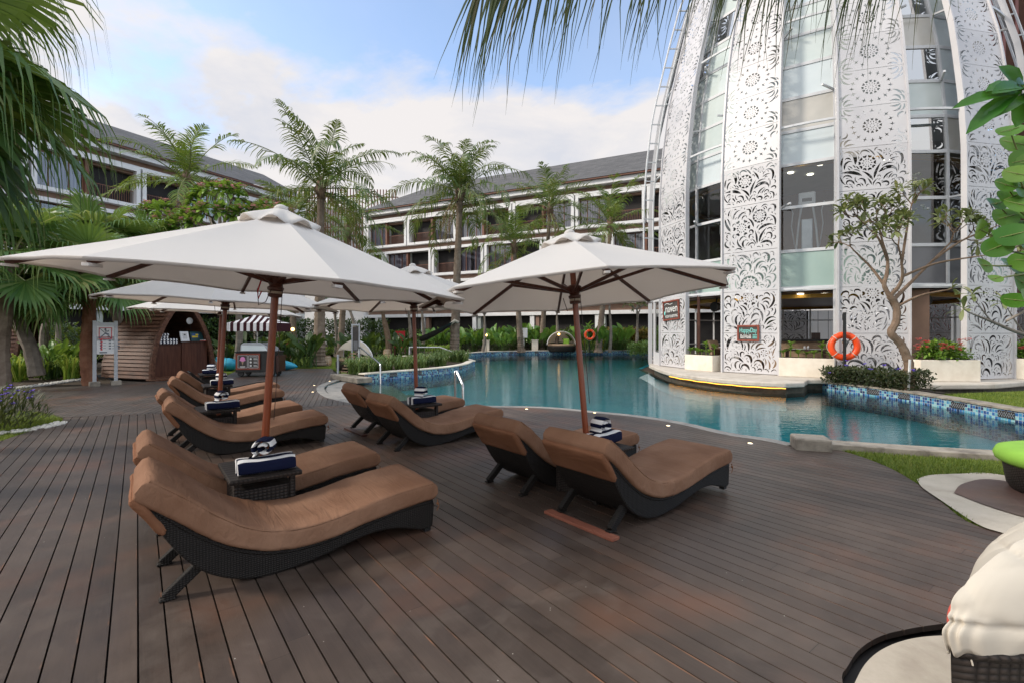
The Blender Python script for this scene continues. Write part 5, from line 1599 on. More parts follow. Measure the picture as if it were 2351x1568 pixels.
# overhead palm: stands right of the frame, its fronds hang over the view
root = empty('coconut_palm', (4.9,1.2,0), 0, 'overhead palm frond with long dark hanging leaflets at the top of the view', 'palm tree', 'coconut palms round the pool')
b = MB(); pts = [Vector((0,0,0)).lerp(Vector((-.3,1.2,6.2)), i/40) for i in range(41)]
b.tube(pts, [lerp(.24,.15,i/40)*(1.05 if i%2 else .95) for i in range(41)], 10); b.build('trunk', M['trunk'], root, smooth=25)
b = MB(); rr = random.Random(4)
def hang_frond(b, line, lmin, lmax, dens, r, wd=.026, seed=0.0):
    pts = catmull([Vector(p)-Vector((4.9,1.2,0)) for p in line], 14)
    b.tube(pts, [lerp(.035,.008,i/(len(pts)-1)) for i in range(len(pts))], 6, m=1)
    L = len(pts)-1
    for i in range(L*dens):
        t = (i+r.random())/(L*dens); k = min(int(t*L), L-1); p = pts[k].lerp(pts[k+1], t*L-k)
        d = (pts[k+1]-pts[k]).normalized(); s = Vector((-d.y,d.x,0)).normalized()*r.choice((-1,1))
        if noise.noise((t*11,3.3,seed)) < -.12: continue
        ll = lerp(lmin,lmax,r.random())*(.62+.38*math.sin(PI*min(1,.25+t*.75)))
        o = (s*r.uniform(.05,.35)+d*r.uniform(.25,.7)-UP*r.uniform(.5,1.1)).normalized()
        q = [p]; cur = o
        for j in range(6):
            cur = (cur-UP*r.uniform(.10,.26)+Vector((r.uniform(-.10,.10),r.uniform(-.10,.10),0))*(j/4)).normalized()
            q.append(q[-1]+cur*ll/6)
        w = (d-cur*d.dot(cur)).normalized()
        b.strip(q, [wd*.6,wd,wd*.9,wd*.62,wd*.38,wd*.2,wd*.05], w)
hang_frond(b, [(4.6,2.4,6.3),(3.6,3.2,5.9),(2.2,3.5,5.05),(.8,3.6,4.6),(.0,3.6,4.3),(-.22,3.6,4.2)], .95, 1.55, 3, rr, .020, 1.0)
hang_frond(b, [(4.6,2.4,6.4),(3.9,3.6,6.1),(3.1,3.9,5.2),(2.2,3.95,4.9),(1.1,3.9,4.8)], 1.0, 1.75, 3, rr, .022, 7.0)
hang_frond(b, [(4.5,2.4,6.2),(3.7,3.0,5.6),(3.0,3.3,4.75),(2.2,3.4,4.55),(1.2,3.4,4.5)], .8, 1.4, 3, rr, .020, 4.0)
for k in range(7): frond(b, (-.3,1.2,6.3), R(-150+k*38), .7, 3.6, 26, .7, 1.2, .6, .05, rr)
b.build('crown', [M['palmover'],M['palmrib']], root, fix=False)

# ================================================================ fan palms on the left
# near one: trunk left of the frame, its big drooping leaves fill the top left corner
root = empty('fan_palm', (-6.05,4.45,0), 0, 'near fan palm whose long drooping leaves fill the top left corner', 'palm tree', 'fan palms on the left')
b = MB(); b.tube([Vector((0,0,0)).lerp(Vector((.2,0,4.2)),i/24) for i in range(25)], [.2*(1.07 if i%2 else .95) for i in range(25)], 10); b.build('trunk', M['trunk'], root, smooth=25)
b = MB(); rr = random.Random(12)
for (az,el,pet,rad,tilt,dz) in ((10,.35,.75,1.35,.5,4.1),(-14,.05,.6,1.3,.7,3.95),(32,.15,.75,1.3,.6,3.9),(-2,-.35,.5,1.2,.75,3.8),(22,-.35,.7,1.25,.7,3.75),(55,.3,.8,1.2,.5,4.0),(-40,.2,.7,1.3,.5,4.0),(5,.95,.8,1.3,.4,4.2),(90,.5,.8,1.2,.5,4.1),(130,.2,.8,1.2,.5,4),(180,.4,.8,1.2,.5,4),(230,.3,.8,1.2,.5,4),(270,.2,.8,1.2,.5,4),(-25,-.5,.5,1.1,.7,3.75),(40,-.45,.65,1.15,.8,3.7)):
    fan_leaf(b, (.2,0,dz), R(az), el, pet, rad, 40, R(240), .42, tilt, rr, hang=.7)
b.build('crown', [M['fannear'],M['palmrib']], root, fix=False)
# second near leaf cluster hanging from above the frame
root = empty('fan_palm', (-7.7,6.2,0), 0, 'tall fan palm behind the near one, thin drooping leaf tips against the sky', 'palm tree', 'fan palms on the left')
b = MB(); b.tube([Vector((0,0,0)).lerp(Vector((.3,-.6,6.0)),i/24) for i in range(25)], [.2*(1.07 if i%2 else .95) for i in range(25)], 10); b.build('trunk', M['trunk'], root, smooth=25)
b = MB()
for (az,el,pet,rad,tilt) in ((-8,.25,.95,1.4,.55),(-35,.1,1.0,1.35,.6),(15,-.1,.8,1.3,.8),(-20,-.35,.7,1.3,.8),(50,.3,.9,1.3,.5),(-65,.2,1,1.3,.5),(100,.3,.9,1.3,.5),(160,.3,.9,1.3,.5),(220,.3,.9,1.3,.5),(0,1.0,.9,1.3,.3)):
    fan_leaf(b, (.3,-.6,6.0), R(az), el, pet, rad, 38, R(230), .5, tilt, rr, hang=.8, wd=.05)
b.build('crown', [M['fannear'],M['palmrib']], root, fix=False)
g0 = G(203,884)
fan_palm((g0.x,g0.y,0), 3.3, 20, 1.05, .95, 'fan palm with a reddish trunk behind the pool rules sign', 3, top=pw(205,640,g0.y), droop=.5, hang=.18, elmin=-.12)
fan_palm((-13.25,12.6,0), 3.9, 22, 1.15, 1.0, 'fan palm left of the reddish trunked one, with pale leaf tips', 9, top=pw(20,610,12.6), trunk='trunk', hang=.22)
fan_palm((-13.0,16.8,0), 5.0, 22, 1.25, 1.1, 'fan palm standing behind, its crown above the big parasol edge', 17, top=pw(225,580,16.6), trunk='trunk', hang=.22)
fan_palm((-11.2,18.5,0), 5.0, 20, 1.2, 1.0, 'fan palm farther right with its crown beside the pink frangipani', 23, top=pw(345,590,18.5), trunk='trunk', hang=.2)
fan_palm((-15.2,13.8,0), 3.4, 18, 1.15, .9, 'fan palm at the left edge above the second timber hut', 29, top=pw(-20,590,13.6), trunk='trunk', hang=.2)

# ================================================================ frangipanis and other trees
bt = Vector((9.35,11.45,.16)); Yt = 11.45
def ft(x, y, dy=0): return AT(x,y,Yt+dy)
frangipani(bt, [([bt,ft(2087,842),ft(2083,822),ft(2068,790),ft(2046,765),ft(2057,740),ft(2058,705),ft(2042,680)], .105, .07, None),
  ([ft(2042,680),ft(2030,655),ft(2036,630),ft(2038,600),ft(2032,575)], .055, .026, 3),
  ([ft(2042,680),ft(2062,660,-.1),ft(2072,635,-.2),ft(2070,605,-.3)], .05, .024, 3),
  ([ft(2050,690),ft(2075,665,.2),ft(2105,635,.3),ft(2140,600,.3)], .05, .024, 3),
  ([ft(2030,655),ft(2000,615,.2),ft(1970,585,.2)], .035, .02, 2),
  ([ft(2038,600),ft(2018,550,-.1),ft(1995,525,-.1)], .03, .018, 2),
  ([ft(2072,635,-.2),ft(2150,605,-.4),ft(2240,590,-.5)], .03, .016, 2),
  ([ft(2140,600,.3),ft(2205,555,.1),ft(2275,525,.0)], .03, .014, 1),
  ([ft(2070,605,-.3),ft(2080,540,-.3),ft(2085,510,-.3)], .03, .018, 2),
  ([ft(2058,705),ft(2110,680,-.2),ft(2165,668,-.3)], .03, .018, 0)],
  'bare branched frangipani with pale sparse leaves in front of the white tower', 5, leafm='frangdull', nleaf=9, L=.25, wl=.08, depth=2, seglen=.42, spread=1.0, flower='white', fl=.08, bark='barkbr')
b = MB(); st0 = AT(2085,883,11.35); b.bar((st0.x,st0.y,.1), AT(2089,825,11.3), .035, .035); tag(b.build('stake', M['white']), 'white stake propping the leaning frangipani trunk', 'stake')
pf = Vector((-11.6,20.5,0))
frangipani(pf, [([pf,pf+Vector((.1,0,2.2)),AT(505,560,20.5)], .16, .10, None)]+[([AT(505,560,20.5), AT(505,560,20.5).lerp(AT(x,y,20.5+dy),.6)+Vector((0,0,.15)), AT(x,y,20.5+dy)], .08, .05, 2) for x,y,dy in ((430,515,-.9),(475,490,.2),(525,480,-1.1),(575,505,-.4),(395,505,-.3),(615,515,-.9),(505,475,-.5),(550,515,-1.4),(455,520,-1.4),(490,510,-1.8),(590,525,-1.6))],
  'frangipani full of pink blossom clusters above the big parasol', 6, leafm='frang', nleaf=20, L=.44, wl=.14, depth=2, seglen=.5, spread=.9, flower='pink', fl=.8)
rt_ = Vector((8.6,7.4,0))
frangipani(rt_, [([rt_,rt_+Vector((.1,0,1.2)),rt_+Vector((0,0,2.0))],.10,.08,2), ([rt_+Vector((.05,0,1.3)),AT(2351,768,7.3),AT(2275,738,7.2),AT(2235,722,7.1)],.035,.012,0), ([AT(2275,738,7.2),AT(2250,705,7.1)],.012,.008,0), ([AT(2351,768,7.3),AT(2320,720,7.2)],.015,.008,0)],
  'frangipani twig with yellowish leaves reaching in from the right edge', 9, leafm='frangdull', nleaf=8, L=.22, wl=.06, depth=2, seglen=.5)
# sea grape at the right edge: explicit round leaves
root = empty('sea_grape_tree', (3.75,3.0,0), 0, 'sea grape branch of round glossy leaves hanging in at the right edge', 'tree')
b = MB(); b.tube([(0,0,0),(.05,.1,1.2),(.0,.1,2.2),(-.25,.2,2.75)], [.09,.075,.05,.02], 8); b.tube([(0,.1,1.9),(-.3,.2,2.2),(-.45,.2,2.1)], [.03,.015,.008], 6); b.tube([(.02,.1,1.3),(-.35,.2,1.7),(-.5,.2,1.62)], [.03,.015,.008], 6)
b.build('trunk', M['bark'], root, smooth=40)
b = MB(); rr = random.Random(2)
def round_leaf(b, c, rad, nrm, m=0, rib=1):
    n = Vector(nrm).normalized(); s = n.cross(UP).normalized(); t = s.cross(n)
    vs = [c-n*rad*.06]; k = 18
    for rr_ in (.55,1.0):
        for i in range(k):
            a = 2*PI*i/k; q = 1-.10*max(0,math.cos(a-PI/2+PI))**6
            vs.append(c+(s*math.cos(a)*.98+t*math.sin(a)*.9)*rad*rr_*q+n*(.10*rad*(rr_**2)*math.cos(2*a)+rad*.06*(rr_-.5)))
    fs = [(0,1+i,1+(i+1)%k) for i in range(k)]+[(1+i,1+k+i,1+k+(i+1)%k,1+(i+1)%k) for i in range(k)]
    b.add(vs, fs, m=m)
    a = rr.uniform(-.6,.6)+PI; d = (s*math.cos(a)+t*math.sin(a))
    b.tube([c+d*rad*.95+n*.004, c+n*.004-d*.0, c-d*rad*.85+n*.004], [rad*.035,rad*.028,.001], 4, m=rib)
O = Vector((3.75,3.0,0))
for (x,y,r_) in ((2251,528,28),(2287,468,24),(2318,455,30),(2340,470,30),(2307,500,30),(2325,540,34),(2260,610,24),(2290,568,30),(2345,560,34),(2330,612,34),(2348,650,30),(2330,690,26),(2308,425,24),(2345,430,32),(2330,330,32),(2345,370,30),(2318,300,26),(2350,520,30),(2300,540,22),(2335,400,28),(2365,600,40),(2370,480,40),(2370,380,36),(2285,640,16),(2365,690,34)):
    Y = 3.0+rr.uniform(-.15,.2); c = AT(x,y,Y)-O
    round_leaf(b, c, r_/FD*Y*.98, (rr.uniform(-.9,.5),-1,rr.uniform(-.3,1.2)))
    b.tube([c, c.lerp(Vector((.0,.1,2.0)),.15)+Vector((.03,.06,0)), c.lerp(Vector((.0,.1,2.0)),.35)+Vector((.05,.1,0))], [.004,.005,.007], 4, m=1)
b.build('crown', [M['seagrape'],M['palmrib']], root, fix=False, smooth=True)
root = empty('plumeria_branch', (3.9,2.9,0), 0, 'branch with long lance shaped dark green leaves at the upper right edge', 'tree')
b = MB(); b.tube([(0,0,0),(.1,0,1.5),(0,0,2.6),(-.25,0,2.95)], [.07,.06,.035,.012], 8); b.build('trunk', M['bark'], root, smooth=40)
b = MB(); c0 = Vector((3.9,2.9,0)); P0 = AT(2345,215,2.95)-c0
for (x,y,w) in ((2192,232,.09),(2232,262,.10),(2225,306,.11),(2255,200,.12),(2300,140,.16),(2320,180,.15),(2278,215,.11),(2365,120,.15),(2400,180,.14),(2395,290,.13),(2330,290,.11)):
    e = AT(x,y,2.85+rr.uniform(-.1,.1))-c0; d = e-P0; obovate(b, P0+Vector((rr.uniform(-.02,.06),0,rr.uniform(-.03,.03))), d, d.length, w*.9, Vector((rr.uniform(-.3,.3),-.9,.6)), 0, .18)
b.build('crown', M['lance'], root, fix=False, smooth=True)

# trunks and dark trees behind the deck on the left
tA = Vector((-13.9,13.9,0))
frangipani(tA, [([AT(85,862,14.2),AT(70,800,14.2),AT(45,740,14.2),AT(38,690,14.2),AT(40,640,14.3)],.19,.12,2)], 'stout grey trunked tree curving up in front of the second timber hut', 33, leafm='darkleaf', nleaf=14, L=.3, wl=.09, depth=3, seglen=.9, bark='bark')
tB = AT(105,755,16.5); tB.z = 0
frangipani(tB, [([tB,AT(102,760,16.5),AT(130,722,16.5),AT(160,685,16.5)],.12,.12,None),([AT(160,685,16.5),AT(190,640,16.7),AT(200,620,16.8)],.11,.08,3),([AT(155,690,16.5),AT(150,660,16.5),AT(165,630,16.4)],.11,.08,3)], 'pale trunk leaning right between the fan palms, forked at the top', 35, leafm='darkleaf', nleaf=16, L=.34, wl=.11, depth=3, seglen=.85)
def small_tree(x, y0, y1, Y, label, seed, leafm, h=.9, dep=3, nl=13, L=.30, wl=.10, lean=0, bark='bark', r0=.12, sp=.8, sl=.8, fl=None, group=None):
    p = AT(x,y0,Y); p.z = .1; t = AT(x+lean,y1,Y)
    return frangipani(p, [([p, p.lerp(t,.5)+Vector((.08,0,0)), t], r0, r0*.75, dep)], label, seed, leafm, nl, L, wl, flower=fl, fl=.4, depth=dep, seglen=sl, spread=sp, bark=bark, group=group)
GT = 'small frangipani trees in front of the wings'
small_tree(825,800,745,24,'small tree with a pale trunk and dark leaves left of the tall lawn palm',41,'darkleaf',lean=-12,group=GT)
small_tree(893,800,740,28.5,'dark leaved tree with a brown twisted trunk left of the hammock',43,'darkleaf',r0=.2,dep=3,bark='barkbr',lean=-10,nl=18,L=.36,wl=.12,group=GT)
small_tree(940,800,735,29,'leafy dark tree behind the hammock',45,'darkleaf',dep=3,nl=18,L=.36,wl=.12,group=GT)
small_tree(970,800,730,31,'bushy dark tree right of the red chair',46,'darkleaf',dep=3,nl=18,L=.36,wl=.12,group=GT)
small_tree(1108,795,745,33,'forked frangipani with a yellowish base right of the hammock palm',47,'frangdull',lean=5,group=GT)
small_tree(1275,795,735,36,'forked frangipani beside the white column and the far daybed',49,'frangdull',lean=4,group=GT)
small_tree(1455,800,758,32,'wide open frangipani with grey branches beside the tower',51,'frangdull',lean=8,sp=1.0,sl=1.0,bark='bark',group=GT)
small_tree(1400,800,720,34,'slim frangipani behind the far lifebuoy post',53,'frang',group=GT)
small_tree(640,815,760,25,'small pale tree behind the striped cart awning',55,'frang',group=GT)
small_tree(585,815,745,23,'pale branched frangipani left of the striped cart awning',57,'frang',dep=3,group=GT)
small_tree(770,800,735,29,'dark tree behind the tall lawn palm trunk',59,'darkleaf',nl=18,L=.36,wl=.12,group=GT)
small_tree(300,840,690,20,'dense green tree behind the pool rules sign and the hut',61,'darkleaf',nl=20,L=.36,wl=.12,sl=1.0,group=GT)
small_tree(130,840,700,21,'dense dark tree behind the fan palm trunks',63,'darkleaf',nl=20,L=.36,wl=.12,sl=1.0,group=GT)

# ================================================================ shrubs and beds
def scatter(name, protos, spots, label, cat, group, mats, smooth=False):
    made = []
    for k, (p, s, rz) in enumerate(spots):
        i = k%len(protos)
        if k < len(protos):
            o = protos[i].build(name, mats, None, fix=False, smooth=smooth)
            made.append(o)
        else: o = copy_tree(made[i])
        o.location = p; o.scale = (s,s,s); o.rotation_euler = (0,0,rz); tag(o, label, cat, group)
rr = random.Random(77)
pl = [big_plant_mb(random.Random(100+i), 16, 1.5, .85, .34) for i in range(4)]
sp_ = []
for x in range(985,1480,19):
    if 1255 < x < 1325 or 1440 < x: continue
    Y = rr.uniform(34.0,37.5); p = AT(x+rr.uniform(-6,6),800,Y); p.z = .1; sp_.append((p, rr.uniform(.85,1.45), rr.uniform(0,6)))
scatter('heliconia', pl, sp_, 'broad leaved green heliconia clump along the far garden bed', 'plant', 'heliconia clumps along the far garden', [M['bigleaf'],M['hedge']])
sp_ = []
for x in list(range(510,720,18))+list(range(745,985,20)):
    Y = rr.uniform(25,33) if x > 720 else rr.uniform(21,24); p = AT(x,800,Y); p.z = .0; sp_.append((p, rr.uniform(.8,1.3), rr.uniform(0,6)))
scatter('broadleaf_plant', [big_plant_mb(random.Random(200+i), 18, 1.2, .7, .22) for i in range(3)], sp_, 'leafy green plant in the shaded bed beyond the lawn', 'plant', 'leafy plants in the shaded bed beyond the lawn', [M['darkleaf'],M['hedge']])
sp_ = []
for i in range(46):
    x = rr.uniform(-40,200); y = rr.uniform(846,876)-max(0,x)*.02; p = G(x,y); p.z = -.02; sp_.append((p, rr.uniform(.75,1.2), rr.uniform(0,6)))
scatter('strap_plant', [strap_mb(random.Random(300+i), 42, 1.0, .045, .75, .12) for i in range(4)], sp_, 'clump of bright strap leaves in the bed left of the rules sign', 'plant', 'strap leaved clumps in the left bed', M['strap'])
sp_ = []
for (x,y,s) in ((150,790,1.1),(120,800,1.1),(175,775,1.0),(190,800,1.0),(95,835,.8),(140,830,.9),(165,815,.9)):
    p = AT(x,850,rr.uniform(15.5,17.5)); p.z = 0; sp_.append((p, s, rr.uniform(0,6)))
scatter('broadleaf_shrub', [big_plant_mb(random.Random(400+i), 22, 1.5, .5, .14) for i in range(3)], sp_, 'light green leafy shrub between the timber huts', 'plant', 'leafy shrubs between the timber huts', [M['frang'],M['hedge']])
sp_ = []
for i in range(60):
    t = rr.random(); k = int(t*(len(island)-1)); p = island[k]; a = Vector(island[max(k-1,0)]); c = Vector(island[min(k+1,len(island)-1)]); d = (c-a).normalized(); nn = Vector((d.y,-d.x))
    q = rr.uniform(.3,1.6); v_ = Vector((p[0],p[1]))-Vector((-d.y,d.x))*q
    if v_.y > 24: continue
    sp_.append((Vector((v_.x,v_.y,.17)), rr.uniform(.75,1.15), rr.uniform(0,6)))
scatter('lily_clump', [strap_mb(random.Random(500+i), 44, .62, .035, 1.1, .14) for i in range(4)], sp_, 'dark green arching lily clump in the island bed', 'plant', 'lily clumps in the island bed', M['lily'])
# hedges and low planting behind the far wall
def hedge(name, line, hw, h, n, L, w, m, label, z=.1, cat='hedge', kind=None):
    b = MB(); r = random.Random(len(label))
    pts = [Vector((p[0],p[1],0)) for p in line]; seg = [(pts[i+1]-pts[i]).length for i in range(len(pts)-1)]; T = sum(seg)
    for i in range(n):
        u = r.random()*T; k = 0
        while k < len(seg)-1 and u > seg[k]: u -= seg[k]; k += 1
        d = (pts[k+1]-pts[k]).normalized(); s = Vector((-d.y,d.x,0)); c = pts[k]+d*u+s*r.uniform(-hw,hw)
        hh = h*(1+.3*noise.noise((c.x*1.3,c.y*1.3,0)))
        p = c+UP*(z+r.uniform(.02,1)**.6*hh)
        leaf_quad(b, p, (r.uniform(-1,1),r.uniform(-1,1),r.uniform(-.2,1.1)), L*r.uniform(.6,1.2), w*r.uniform(.7,1.2), Vector((r.uniform(-.5,.5),r.uniform(-.5,.5),1)))
    return tag(b.build(name, M[m], fix=False), label, cat)
fl = [Vector((p[0],p[1])) for p in far_edge]
hedge('hedge', [(6.9,27.3),AT(1500,0,34).to_2d(),AT(1390,0,36).to_2d()], .5, .75, 5000, .16, .07, 'hedge', 'clipped green hedge behind the far pool wall beside the tower')
hedge('hedge', [AT(1400,0,36.8).to_2d(),AT(1325,0,37).to_2d()], .5, .7, 1500, .18, .07, 'yellowleaf', 'bright yellow green hedge behind the far pool wall by the lifebuoy')
hedge('hedge', [AT(1325,0,36.6).to_2d(),AT(1200,0,36.6).to_2d()], .5, .6, 3000, .16, .05, 'purpleleaf', 'dark purple leaved hedge behind the far pool wall')
hedge('hedge', [AT(1200,0,36.2).to_2d(),AT(1060,0,34.5).to_2d(),AT(985,0,33.5).to_2d()], .6, .5, 3500, .16, .05, 'ruellia', 'low brownish green planting behind the far wall and the hammock')
hedge('hedge', [AT(1500,0,36.5).to_2d(),AT(1380,0,38).to_2d()], .6, 1.5, 2600, .34, .09, 'rusty', 'reddish and yellow croton hedge in front of the wing beside the tower')
hedge('hedge', [(-15.5,27),(-11.5,30.5),(-8.5,32.2),(-3.5,32.8)], .5, .5, 4500, .16, .07, 'strap', 'low light green border hedge beyond the lawn')
hedge('hedge', [(-26,22),(-19,22.5),(-15,21.0)], 1.0, 1.8, 5000, .22, .09, 'darkleaf', 'dark leafy hedge between and behind the timber huts', 0)
hedge('hedge', [(-30,36),(-24,42),(-20,47),(-17,51),(-13,50)], 1.0, 2.6, 9000, .34, .12, 'darkleaf', 'tall dark planting along the foot of the hotel wings', 0)
hedge('hedge', [(-13,50),(-4,46),(4,42.5),(13,38)], .8, 1.5, 7000, .34, .12, 'hedge', 'green planting along the ground floor of the right wing', .1)
# flower bed on the right wall: low shrubs with violet flowers
bd = [AT(1895,0,13.3).to_2d(),AT(1965,0,12.75).to_2d(),AT(2050,0,11.95).to_2d(),AT(2115,0,11.2).to_2d()]
hedge('flower_bed', bd, .42, .46, 5200, .11, .035, 'ruellia', 'low bed of dark leaved shrubs with violet flowers on the pool wall', .12, 'flower bed')
def flowers(name, spots, rad, m, label, cat='flower', parent=None):
    b = MB(); r = random.Random(5)
    for p in spots:
        for k in range(2): flower5(b, Vector(p)+Vector((r.uniform(-.02,.02),r.uniform(-.02,.02),r.uniform(-.02,.02))), rad, 0, r)
    return tag(b.build(name, M[m], parent, fix=False), label if parent is None else None, cat if parent is None else None)
fb = [o for o in COL.objects if o.name == 'flower_bed'][0]
flowers('blossom', [AT(x,y,Y) for x,y,Y in ((1944,830,12.2),(1943,838,12.2),(1998,848,11.6),(2062,848,10.9),(2030,838,11.4),(2098,850,10.6),(1905,856,12.8),(1985,836,11.9))], .055, 'violet', '', parent=fb)
# planters' plants
for k, (c, rz, wd) in enumerate(PL):
    if k < 2:
        b = MB(); r = random.Random(60+k)
        for i in range(7):
            p = Vector((lerp(-wd/2+.1,wd/2-.1,i/6),r.uniform(-.08,.08),0)); hh = r.choice((.12,.18,.3,.42))
            b.tube([p,p+UP*hh], .012, 4)
            for j in range(16): a = j*2.4; obovate(b, p+UP*hh*(.5+.5*r.random()), (math.cos(a),math.sin(a),r.uniform(.2,.9)), .16, .07)
        o = b.build('succulent_row', M['frang'], fix=False); lab = ('small green succulents in the planter beside the turquoise sign','small green succulents in the planter by the orange lifebuoy')[k]
        tag(o, lab, 'plant')
    else:
        b = shrub_mb(random.Random(70+k), 900, wd*.46, .26, .50, .13, .06)
        o = b.build('ixora_shrub', M['frang'], fix=False); tag(o, ('green shrub with coral pink flower heads right of the leaning trunk','green shrub with coral pink flower heads at the right edge')[k-2], 'shrub')
        fbm = MB(); r = random.Random(80+k)
        for i in range(15):
            a = r.uniform(0,2*PI); q = Vector((math.cos(a)*wd*.45*r.random()**.5, -abs(math.sin(a))*.25, .25+r.random()*.28))
            for j in range(9): flower5(fbm, q+Vector((r.uniform(-.06,.06),r.uniform(-.06,.06),r.uniform(-.03,.05))), .045, 0, r)
        fbm.build('flower_heads', M['coral'], o, fix=False)
    o.location = c; o.rotation_euler = (0,0,rz)
# violet shrub with pebbles at the left edge
p = G(15,992); 
b = MB(); r = random.Random(3)
for i in range(1500):
    a = r.uniform(0,2*PI); q = r.random()**.5
    base = Vector((math.cos(a)*q*.78, math.sin(a)*q*.7, r.uniform(.05,.62*(1-.45*q*q)+.06)))
    leaf_quad(b, base, (math.cos(a)*.6+r.uniform(-.5,.5),math.sin(a)*.6+r.uniform(-.5,.5),r.uniform(.1,1.1)), .17*r.uniform(.6,1.2), .022)
o = b.build('ruellia_shrub', M['ruellia'], fix=False); o.location = (p.x-.66,p.y+.30,-.01); tag(o, 'dark narrow leaved shrub with violet flowers at the left edge', 'shrub')
f = MB(); r = random.Random(8)
for i in range(17):
    a = r.uniform(-1.2,.9); q = r.uniform(.35,.85); flower5(f, Vector((math.cos(a)*q*.78, math.sin(a)*q*.7, .62*(1-.45*q*q)+r.uniform(-.12,.10))), .05, 0, r); flower5(f, Vector((math.cos(a)*q*.8+.01, math.sin(a)*q*.7, .62*(1-.45*q*q)+r.uniform(-.12,.1))), .045, 0, r)
f.build('blossom', M['violet'], o, fix=False)
def pebbles(line, hw, n, sz, label, z=0):
    b = MB(); r = random.Random(n); pts = [Vector((q[0],q[1],0)) for q in line]
    for i in range(n):
        k = r.randrange(len(pts)-1); c = pts[k].lerp(pts[k+1], r.random()); d = (pts[k+1]-pts[k]).normalized(); c += Vector((-d.y,d.x,0))*r.uniform(-hw,hw); s = sz*r.uniform(.6,1.3)
        b.sphere((c.x,c.y,z+s*.2), s, 6, 4, (1,r.uniform(.6,1),.55))
    return tag(b.build('pebbles', M['pebble'], smooth=True), label, 'pebbles', None, 'stuff')
pebbles([(p.x-1.3,p.y-.5),(p.x-.66,p.y-.55),(p.x-.06,p.y-.25),(p.x+.22,p.y+.25),(p.x+.12,p.y+.85)], .12, 420, .035, 'white pebbles round the violet shrub')
pebbles([g2(-40,894),g2(30,891),g2(90,884),g2(150,875),g2(200,868)], .16, 650, .05, 'white pebble border of the left planting bed', -.01)
# grass blades on the near lawns
def inside(pt, poly):
    c = False; x, y = pt
    for (x0,y0),(x1,y1) in zip(poly, poly[1:]+poly[:1]):
        if (y0 > y) != (y1 > y) and x < (x1-x0)*(y-y0)/(y1-y0)+x0: c = not c
    return c
def blades(poly, z, n, h, label, vis=None):
    b = MB(); r = random.Random(n); xs = [q[0] for q in poly]; ys = [q[1] for q in poly]; k = 0
    while k < n:
        q = (r.uniform(min(xs),max(xs)), r.uniform(min(ys),max(ys)))
        if vis and not vis(q): continue
        if not inside(q, poly): continue
        a = r.uniform(0,2*PI); hh = h*r.uniform(.5,1.2); d = Vector((math.cos(a),math.sin(a),0)); P = Vector((q[0],q[1],z))
        s = Vector((-d.y,d.x,0))*.0045
        b.add([P-s,P+s,P+d*hh*.6+UP*hh], [(0,1,2)]); k += 1
    return tag(b.build('grass', M['blade'], fix=False), label, 'grass', None, 'stuff')
rl = [(p_[0],p_[1]) for p_ in right_lawn]
blades(rl, -.012, 26000, .045, 'short grass of the near right lawn', lambda q: q[0] < 6.6 and q[1] > 3.4 and not inside(q, ring))
blades(left_lawn, -.012, 16000, .05, 'short grass of the small lawn at the left edge', lambda q: q[0] > -10 and q[1] < 10)
bg_ = [(10.2,11.4),(13.3,12.1),(14,9),(10.2,6.8)]+[(q[0]+.05,q[1]) for q in bank if 7.0 < q[1] < 11.1][::-1]
blades(bg_, .09, 8000, .06, 'short grass on the bank beyond the mosaic wall')
# ================================================================ huts, cart, sign and the smaller things
HP = [(1.08,0),(1.08,.4),(1.03,.8),(.94,1.2),(.81,1.55),(.65,1.88),(.46,2.18),(.25,2.45),(.10,2.62),(0,2.75)]
def hw_at(z): return interp([(b_,a_) for a_,b_ in HP], z)
def hut(loc, rz, label, L=2.35):
    """local x: along the planks away from the open front (front at x=0), local y: across, z up."""
    root = empty('timber_hut', loc, rz, label, 'hut')
    r = random.Random(int(L*100)); b = MB(); n = 22
    for s_ in (1,-1):
        for i in range(n):
            z0 = 2.75*i/n+.05; z1 = z0+2.75/n*1.12
            y0, y1 = hw_at(z0), hw_at(min(z1,2.74)); e = .012*r.random()
            x1 = L-.10*(z0/2.75)-.02*r.random()
            for (ya,za,yb,zb,t) in ((y0+.05,z0,y1+.002,z1,.03),):
                vs = [(0,s_*ya,za),(x1,s_*ya,za),(x1,s_*yb,zb),(0,s_*yb,zb),(0,s_*(ya-t),za),(x1,s_*(ya-t),za),(x1,s_*(yb-t),zb),(0,s_*(yb-t),zb)]
                b.add(vs, [(0,1,2,3),(7,6,5,4),(0,4,5,1),(1,5,6,2),(2,6,7,3),(3,7,4,0)])
    b.build('plank_shell', M['brownwood'], root)
    b = MB(); zs = [2.75*i/24 for i in range(25)]
    for s_ in (1,-1):
        for z0,z1 in zip(zs,zs[1:]):
            b.bar((-.03,s_*(hw_at(z0)-.03),z0),(-.03,s_*(hw_at(z1)-.03),z1),.14,.09, up=(1,0,0))
    b.build('front_arch', M['brownwood'], root)
    b = MB(); b.add([(L-.25,s*(hw_at(z)-.04),z) for s,z in [(1,z) for z in zs]+[(-1,z) for z in zs[::-1]]], [tuple(range(2*len(zs)))]); 
    b.build('back_wall', M['darkwood'], root, fix=False)
    b = MB(); b.box((L/2,0,.04),(L,2.0,.08)); b.box((-.15,0,.02),(.5,2.3,.05)); b.build('floor', M['brownwood'], root)
    return root
hp = G(345,873); ha = math.atan2(.34,-.94)
hr = hut((hp.x+1.08*.34+.0, hp.y+1.08*.94,0), ha, 'barrel shaped timber towel hut with an open arched front and counter')
HX = Vector((math.cos(ha),math.sin(ha),0)); HY = Vector((-math.sin(ha),math.cos(ha),0)); HO = Vector((hp.x+1.08*.34,hp.y+1.08*.94,0))
